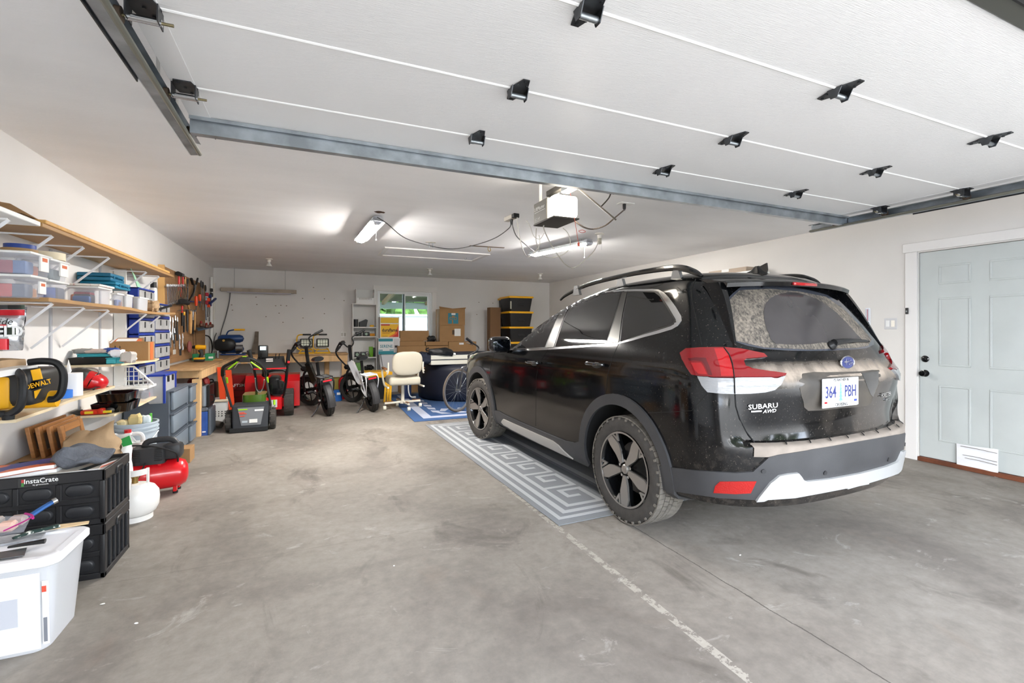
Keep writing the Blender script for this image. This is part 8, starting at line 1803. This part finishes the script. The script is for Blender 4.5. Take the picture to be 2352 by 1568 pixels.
A = at(1053, 762, y=yc-.053); B().box((A.x-.09, yc-.053, A.z-.09), (A.x+.05, yc-.0505, A.z+.07)).done('paper_sheet', WHT, t6[0]); B().box((A.x-.14, yc-.0525, A.z-.06), (A.x-.09, yc-.0505, A.z+.04)).done('print_block', mat('dark_print', '#4a3828', .6), t6[0])
c = at(1041, 731, y=yc-.053); b = B(); s = .115; TL2 = mat('logo_teal', '#2e7f92', .6)
for (xa, xb, za, zb_) in ((-s, -.03, .02, s), (.03, s, .02, s), (-s, -.03, -s, -.03), (.0, s, -s, -.03), (-s, s, -.03, .02), (-.03, .03, .06, s)): B().box((c.x+xa, yc-.053, c.z+za), (c.x+xb, yc-.0505, c.z+zb_)).done('logo_block', TL2, t7[0])
for dx in (-.05, .05): B().lathe([(.022, 0), (.035, 0), (.035, .001), (.022, .001), (.022, 0)], (c.x+dx, yc-.0535, c.z-.0), (0, -1, 0), 14, cap=False).done('logo_ring', CARD, t7[0])
B().box((c.x-.04, yc-.0545, c.z+.075), (c.x+.05, yc-.0535, c.z+.115)).done('label_sticker', WHT, t7[0])
A = at(993, 783, y=yc-.12); crumple((A.x, yc-.02, t4[2].z), (.09, .06, .06), BLK, 'black_pouch', 'crumpled black pouch on cartons in front of the window sill', 'pouch', 4, .5)
# dark round tub with folded pale boards on top
NVY = mat('navy_vinyl', '#161b2a', .45, bump=.1, bs=15); 
cT = at(1075, 925, z=0); rT = .80; cx, cy = at(1058, 900, y=8.8).x+.05, 8.8; x_l = at(962, 880, y=cy).x; rT = cx-x_l
zT = at(1000, 838, y=cy-rT*.75).z
t = thing('hot_tub', 'dark navy round inflatable tub on the blue patterned rug', 'tub', (cx, cy, 0)); b = B(); b.lathe([(rT*.93, .010), (rT*.99, .04), (rT, .15), (rT, zT-.12), (rT*.985, zT-.03), (rT*.93, zT), (.001, zT+.002)], (cx, cy, 0), n=48); b.done('tub_wall', NVY, t, 60)
yy = cy-rT*.80
A, C = at(990, 836, y=yy), at(1075, 813, y=yy); h = (C.z-zT)
for i in range(2):
    za = zT+.004+i*h/2; single(B().box((A.x, yy, za+.001), (cx+.75, cy+.3, za+h/2-.012), .006), 'foam_board', mat('foam_cream', '#cbc9bd', .6), ['long cream board on the navy tub, lower of two', 'long cream board on the navy tub, upper of two'][i], 'board')
    single(B().box((A.x+.01, yy-.004, za+h/2-.011), (cx+.74, cy+.3, za+h/2), .003), 'dark_layer', mat('layer_navy', '#22283a', .6), ['thin navy layer between the cream boards', 'thin navy layer on the upper cream board'][i], 'layer')
A2 = at(966, 822, y=yy); crumple((A.x-.10, yy+.15, zT+.003), (.13, .16, .11), mat('navy_cloth', '#1c2233', .8), 'navy_cover', 'folded navy cover slumped at left end of the cream boards', 'cover', 2, .25)
zu = zT+.006+h; t = thing('umbrella', 'folded black umbrella lying on the cream boards', 'umbrella', (A.x, yy, zu)); b = B(); b.tube([at(985, 806, y=yy-.02), at(1005, 807, y=yy), at(1025, 808, y=yy), at(1040, 812, y=yy+.0)], .05, 9, rs=[.03, .065, .075, .045]); b.noise(.014, 3, 14); b.done('canopy', BLK, t); b = B(); b.tube([at(983, 806, y=yy-.02), at(978, 802, y=yy-.02), at(985, 799, y=yy-.02)], .012, 6); b.done('handle', BLK, t); B().cyl(at(1040, 812, y=yy), at(1046, 813, y=yy), .02).done('tip', WHT, t)
# bicycle half hidden by the car
c = at(1068, 905, y=7.25); rW = .335
t = thing('bicycle', 'road bicycle half hidden behind the front of the black car', 'bicycle', (c.x, 7.25, 0)); cz = rW
wx, wy = at(1047, 947, z=0).x, at(1047, 947, z=0).y; dr = Vector((.86, .5, 0)).normalized(); nn = Vector((-dr.y, dr.x, 0)); C0 = Vector((wx, wy, rW))
C0 = Vector((at(1052, 900, y=wy).x, wy, rW+.009))
b = B(); b.lathe([(rW-.024, -.012), (rW-.008, -.014), (rW, 0), (rW-.008, .014), (rW-.024, .012), (rW-.024, -.012)], C0, nn, 48, cap=False); wl = b.done('wheel', mat('road_tyre', '#5a5047', .8), t); b = B(); b.lathe([(rW-.045, -.008), (rW-.024, -.010), (rW-.024, .010), (rW-.045, .008), (rW-.045, -.008)], C0, nn, 48, cap=False); b.done('rim', mat('rim_grey', '#83868c', .35, .7), wl)
b = B(); b.cyl(C0-nn*.04, C0+nn*.04, .022)
for k in range(20): a = 2*PI*k/20; b.cyl(C0+(dr*math.cos(a)+Z*math.sin(a))*.02+nn*(.02 if k % 2 else -.02), C0+(dr*math.cos(a+.15)+Z*math.sin(a+.15))*(rW-.045), .0012, n=4)
b.done('spokes', STL, wl, kind='stuff')
H = at(1090, 790, y=wy+.35); b = B(); FR_ = mat('bike_frame', '#2c2c2e', .3, coat=.5); hd = C0+dr*.25+Z*.42
for s_ in (-1, 1): b.tube([C0+nn*.04*s_, C0+dr*.08+Z*.32+nn*.03*s_, hd-Z*.05], .012, 6)
b.done('fork', FR_, t); b = B(); b.tube([hd, hd+dr*.55-Z*.38], .018, 7); b.tube([hd+Z*.08, hd+dr*.55+Z*.1], .016, 7); b.tube([hd+dr*.55-Z*.38, hd+dr*.55+Z*.1], .016, 7); b.tube([hd-Z*.05, hd+Z*.12], .02, 7); b.done('frame', FR_, t)
rc = C0+dr*1.0; b = B(); b.lathe([(rW-.045, -.012), (rW-.008, -.014), (rW, 0), (rW-.008, .014), (rW-.045, .012), (rW-.045, -.012)], rc, nn, 40, cap=False); b.done('wheel', mat('road_tyre', '#5a5047', .8), t); b = B()
for s_ in (-1, 1): b.tube([rc+nn*.04*s_, hd+dr*.55-Z*.38], .009, 6); b.tube([rc+nn*.04*s_, hd+dr*.55+Z*.1], .009, 6)
b.done('stays', FR_, t)
b = B(); hp0, hp1 = at(1073, 778, y=wy+.15), at(1100, 800, y=wy+.2); b.tube([hp0, hp0.lerp(hp1, .35)+Z*.0, hp1, hd+Z*.12], .013, 7); b.done('handlebar', BLK, t); B().cyl(hp0-(hp1-hp0)*.05, hp0.lerp(hp1, .42), .021).done('hand_grip', BLK, t); b = B(); b.tube([at(1071, 787, y=wy+.15), at(1079, 789, y=wy+.16), at(1086, 792, y=wy+.18)], .006, 5); b.done('brake_lever', CHR, t)
# ---- swivel chair
CV = mat('cream_vinyl', '#bfb8a6', .45, bump=.08, bs=12); CT = mat('cream_tube', '#d8d2c2', .35); WN = mat('walnut', '#8a5a34', .5)
p = at(925, 938, z=0); yc = p.y; t = thing('swivel_chair', 'cream vinyl swivel chair with rounded back and casters', 'chair', (p.x, yc, 0))
Sx = lambda px, py, dy=0.0: at(px, py, y=yc+dy)
a_, c_ = Sx(888, 880), Sx(961, 862); zs0, zs1 = Sx(900, 886, -.2).z, Sx(900, 866, -.2).z
xm = p.x; hw = .25
b = B(); b.box((xm-hw, yc-.24, zs0), (xm+hw, yc+.26, zs1), .045, 4); b.done('seat', CV, t, 60)
zb0, zb1 = Sx(930, 862, -.27).z, Sx(935, 807, -.3).z; zc = (zb0+zb1)/2; hh = (zb1-zb0)/2
b = B(); b.ell((0, 0, 0), (.245, .035, hh), n=30, m=16, e=.62); 
for v in b.bm.verts: v.co.y += .35*v.co.x**2*1.0+.0
b.xf(Matrix.Translation((xm+.03, yc-.28, zc)) @ Matrix.Rotation(math.radians(6), 4, 'X') @ Matrix.Rotation(math.radians(5), 4, 'Z')); b.done('backrest', CV, t, 60)
for s_ in (-1, 1):
    b = B(); b.tube([(xm+s_*.275, yc-.27, zc+.02), (xm+s_*.275, yc-.27, zc-.12), (xm+s_*.29, yc-.25, zc-.16)], .013, 7); b.done('back_bracket', CT, t)
    b = B(); b.tube([(xm+s_*.29, yc-.26, zs1+.10), (xm+s_*.30, yc+.12, zs1+.12), (xm+s_*.30, yc+.2, zs1+.04), (xm+s_*.28, yc+.1, zs0-.01), (xm+s_*.28, yc-.30, zs0-.015)], .016, 8); b.done('arm_tube', CT, t); B().box((xm+s_*.30-.025, yc-.2, zs1+.12), (xm+s_*.30+.025, yc+.12, zs1+.145), .01, 2).done('armrest', WN, t)
B().cyl((xm, yc, .12), (xm, yc, zs0), .028, n=16).done('column', CT, t); B().cyl((xm, yc, .09), (xm, yc, .13), .05, n=16).done('hub', CT, t)
for k in range(4):
    a = math.radians(8+90*k); d = Vector((math.cos(a), math.sin(a), 0)); e = Vector((xm, yc, .11))+d*.30; lg = B().tube([Vector((xm, yc, .115)), e-d*.14+Z*.0, e], .018, 6, smooth=False).done('leg', CT, t); B().box((-.0, -.014, .0), (.14, .014, .008), .002).xf(Matrix.Translation(Vector((xm, yc, .13))+d*.16) @ Matrix.Rotation(a, 4, 'Z')).done('wood_inlay', WN, lg)
    cs = B().cyl(e-Z*.075+Vector((-.022, 0, 0)), e-Z*.075+Vector((.022, 0, 0)), .034, n=16).done('caster', CT, t); B().cyl(e-Z*.06, e-Z*.0, .008).done('caster_stem', STL, cs)
# yellow lidded bin, folded yellow trestle
A, C = at(838, 869, y=8.9), at(889, 853, y=8.9); t = thing('storage_tote', 'black tote with yellow lid on floor between white bike and chair', 'storage tote', (A.x, 8.9, 0)); B().taper(Vector((A.x+.02, 8.92, .002)), Vector((C.x-.0, 9.35, A.z)), .9, .03).done('tub', mat('tote_black', '#16171a', .45), t); B().box((A.x, 8.9, A.z), (C.x+.02, 9.37, C.z), .02, 2).done('lid', YEL, t)
ty = 8.55; t = thing('folding_trestle', 'yellow folded trestle legs standing behind the chair', 'trestle', at(890, 917, y=ty))
for k, (a_, c_) in enumerate((((889, 884), (883, 914)), ((894, 884), (890, 914)), ((899, 885), (896, 914)))): A, C = at(*a_, y=ty+k*.02), at(*c_, y=ty+k*.02); b = B(); b.prism([A+Vector((-.018, 0, .25)), A+Vector((.018, 0, .25)), Vector((C.x+.018, C.y, .003)), Vector((C.x-.018, C.y, .003))], (0, .015, 0)); b.done('leg', YEL, t)
B().cyl(at(885, 890, y=ty-.01)+Vector((0, 0, .12)), at(902, 890, y=ty-.01)+Vector((0, 0, .12)), .012).done('crossbar', YEL, t)
A = at(943, 915, y=8.7); t = thing('pump_unit', 'dark blue pump unit with white hose behind the chair column', 'pump', (A.x, 8.75, 0)); B().box((A.x-.14, 8.75, .002), (A.x+.03, 8.95, .36), .03, 2).done('housing', mat('pump_navy', '#1d2c52', .4), t); b = B(); b.tube([(A.x-.03, 8.73, .36), (A.x-.04, 8.70, .2), (A.x-.02, 8.68, .08), (A.x+.03, 8.68, .04)], .012, 7); b.done('hose', WHT, t); B().cyl((A.x+.02, 8.68, .04), (A.x+.09, 8.68, .04), .022).done('fitting', mat('grey_fit', '#a8a8a8', .5), t)
# ---- far right: stacked black totes with yellow lids
TB_ = mat('tote_black', '#16171a', .45)
def tote(px0, px1, y, z0, h, d, label): 
    A, C = at(px0, 700, y=y), at(px1, 700, y=y); t = thing('storage_tote', label, 'storage tote', (A.x, y, z0)); B().taper(Vector((A.x+.02, y+.02, z0)), Vector((C.x-.02, y+d-.02, z0+h-.045)), .86, .03).done('tub', TB_, t); b = B(); b.box((A.x, y, z0+h-.045), (C.x, y+d, z0+h), .012, 2); b.done('lid', YEL, t)
    b = B(); b.box(((A.x+C.x)/2-.08, y+.035, z0+h*.35), ((A.x+C.x)/2+.08, y+.05, z0+h*.7), .01); b.done('front_rib', TB_, t); return t, A, C
y1_, y2_ = 9.52, 10.13
zA = at(1180, 679, y=y1_).z; zB = at(1180, 715, y=y1_).z; ht = zA-zB; nT = 5; ht = zA/round(zA/ht); nT = round(zA/ht)
for k in range(nT):
    tg = ['lowest', 'second from floor', 'third from floor', 'fourth from floor', 'fifth from floor', 'sixth', 'seventh'][k] if k < nT-1 else 'topmost'
    t, A, C = tote(1170, 1226, y1_, k*ht+.002, ht-.004, .6, 'black tote with yellow lid in right stack, '+tg)
    if k == nT-1: B().box((A.x+.03, y1_+.018, k*ht+.05), (A.x+.06, y1_+.024, k*ht+.22)).done('label_strip', mat('strip_pale', '#b9b7a8', .6), t)
    tote(1152, 1169, y2_, k*ht+.002, ht-.012, .26, 'narrow view of black tote with yellow lid in left stack, '+tg)
t, A, C = carton(1126, 1150, 860, 706, 9.9, 'tall narrow carton standing by the black totes', .2, .002, mat('carton_dark', '#7b5c40', .85)); 
# ---- right wall, above the car roof
A = at(1632, 634, x=5.30); C = at(1720, 612, x=5.30)
sz = A.z
t = thing('wall_shelf', 'white wall shelf on right wall above the car roof', 'shelf', (XR, A.y, sz)); y_hi = at(1590, 632, x=5.25).y; B().box((5.22, C.y-.1, sz-.03), (XR-.004, y_hi+.2, sz-.005), .003).done('board', WHT, t)
for yy in (C.y, y_hi): b = B(); b.prism([Vector((XR-.004, yy, sz-.03)), Vector((5.28, yy, sz-.03)), Vector((XR-.004, yy, sz-.28))], (0, .02, 0)); b.done('shelf_support', WHT, t)
t = thing('carton_tray', 'open brown carton tray with white label on right wall shelf', 'box', (5.3, C.y, sz)); 
b = B(); b.taper(Vector((5.26, C.y, sz)), Vector((5.52, A.y, C.z)), .96, .01, open_top=True, t=.006); b.done('tray', mat('tray_tan', '#b7a694', .8), t); m_ = at(1665, 622, x=5.255); B().box((5.2585, m_.y-.06, m_.z-.015), (5.2615, m_.y+.06, m_.z+.02)).done('label_sticker', WHT, t)
# ================================================================== rugs
RG = mat('rug_grey', '#84878b', .9, bump=.3, bs=160); RL = mat('rug_light', '#b4b6b9', .9, bump=.3, bs=160); RB = mat('rug_blue', '#34527e', .9, bump=.2, bs=160); RLB = mat('rug_pale', '#a2a8b9', .9, bump=.2, bs=160)
r0, r1 = at(1283, 1208, z=0), at(977, 976, z=0); d = (r1-r0); L = d.length; d = d.normalized(); n_ = Vector((d.y, -d.x, 0)); Wd = 2.45
def RU(u, v, z=.0): return r0+d*u+n_*v+Vector((0, 0, z))
t = thing('patterned_mat', 'grey outdoor mat with greek key border under the black car', 'rug', r0)
b = B(); n = 60; rows = []
for k in range(n+1):
    u = L*k/n; w_ = .012*NZ.noise(Vector((u*4, 0, 3))); rows.append([b.bm.verts.new(RU(u, vv+(w_ if i_ == 0 else 0), zz)) for i_, (vv, zz) in enumerate(((0, .002), (Wd, .002), (Wd, .006), (0, .006)))])
b.bridge(rows); b.done('mat_base', RG, t)
zc_ = [.0062]
def strip(u0, u1, v0, v1, m, nm, z=None):
    zc_[0] += .00003; z = zc_[0]
    B().prism([RU(u0, v0, z), RU(u1, v0, z), RU(u1, v1, z), RU(u0, v1, z)], (0, 0, .0015)).done(nm, m, t)
for k, (v, w_) in enumerate(((.045, .035), (.125, .045))):
    strip(.03+v, L-v-.03, v, v+w_, RL, 'border_stripe'); strip(v+.03, v+w_+.03, v, Wd-v, RL, 'border_stripe'); strip(L-.03-v-w_, L-.03-v, v, Wd-v, RL, 'border_stripe')
per = (L-.50)/8; u_ = .25; g = .040; key0 = .215
for k in range(8):
    a = u_+k*per; w_ = per
    # one key: path of light bars spiralling inward
    P_ = [(0, .0), (0, .285), (w_-g*2.2, .285), (w_-g*2.2, .105), (w_*.42, .105), (w_*.42, .19)]
    for (ua, va), (ub, vb) in zip(P_[:-1], P_[1:]):
        strip(a+min(ua, ub), a+max(ua, ub)+g, key0+min(va, vb), key0+max(va, vb)+g, RL, 'key_bar')
    strip(a, a+w_, key0, key0+g, RL, 'key_bar') if k < 8 else None
strip(.25, L-.25, .58, .66, mat('rug_dark', '#6c6f74', .9), 'inner_stripe'); strip(.25, L-.25, .70, .76, RL, 'inner_stripe')
q0, q1, q2 = at(952, 969, z=0), at(903, 926, z=0), at(1072, 960, z=0)
dx_ = (q2-q0).normalized(); dy_ = (q1-q0).normalized(); dy_ = Vector((-dx_.y, dx_.x, 0))
def RV(u, v, z=0): return q0+dx_*u+dy_*v+Vector((0, 0, z))
t = thing('blue_rug', 'blue and pale patterned outdoor rug under the navy tub', 'rug', q0); B().prism([RV(0, 0, .002), RV(2.3, 0, .002), RV(2.3, 2.9, .002), RV(0, 2.9, .002)], (0, 0, .005)).done('rug_base', RB, t)
def st2(pts, nm='rug_pattern'):
    zc_[0] += .00003
    B().prism([RV(u, v, .0072+zc_[0]-.0062) for u, v in pts], (0, 0, .0015)).done(nm, RLB, t)
st2([(.16, .16), (2.2, .16), (2.2, .30), (.30, .30)], 'pale_border'); st2([(.16, .16), (.30, .30), (.30, 2.7), (.16, 2.7)], 'pale_border')
for k in range(6):
    u = .5+k*.28; st2([(u, .42), (u+.16, .42), (u+.02, .60), (u-.06, .60)]); st2([(u+.02, .68), (u+.10, .64), (u+.22, .86), (u+.10, .90)])
for k in range(5): v = .62+k*.3; st2([(.40, v), (.50, v-.08), (.52, v+.10), (.40, v+.18)])
# small debris on the floor
for i, (px, py, r) in enumerate(((235, 1388, .006), (313, 1432, .005), (905, 1300, .003), (1700, 1275, .004))):
    p = at(px, py, z=0); b = B(); b.ell((p.x, p.y, .003), (r*1.8, r*.7, .003), n=7, m=5); b.noise(.002, i, 60); single(b, 'floor_scrap', mat('scrap_pale', '#e6e4de', .8), ['tiny white scrap on floor near the clear tote', 'tiny pale scrap on floor in the near left corner', 'tiny pale scrap on floor at centre', 'tiny pale scrap on floor behind rear wheel'][i], 'scrap')
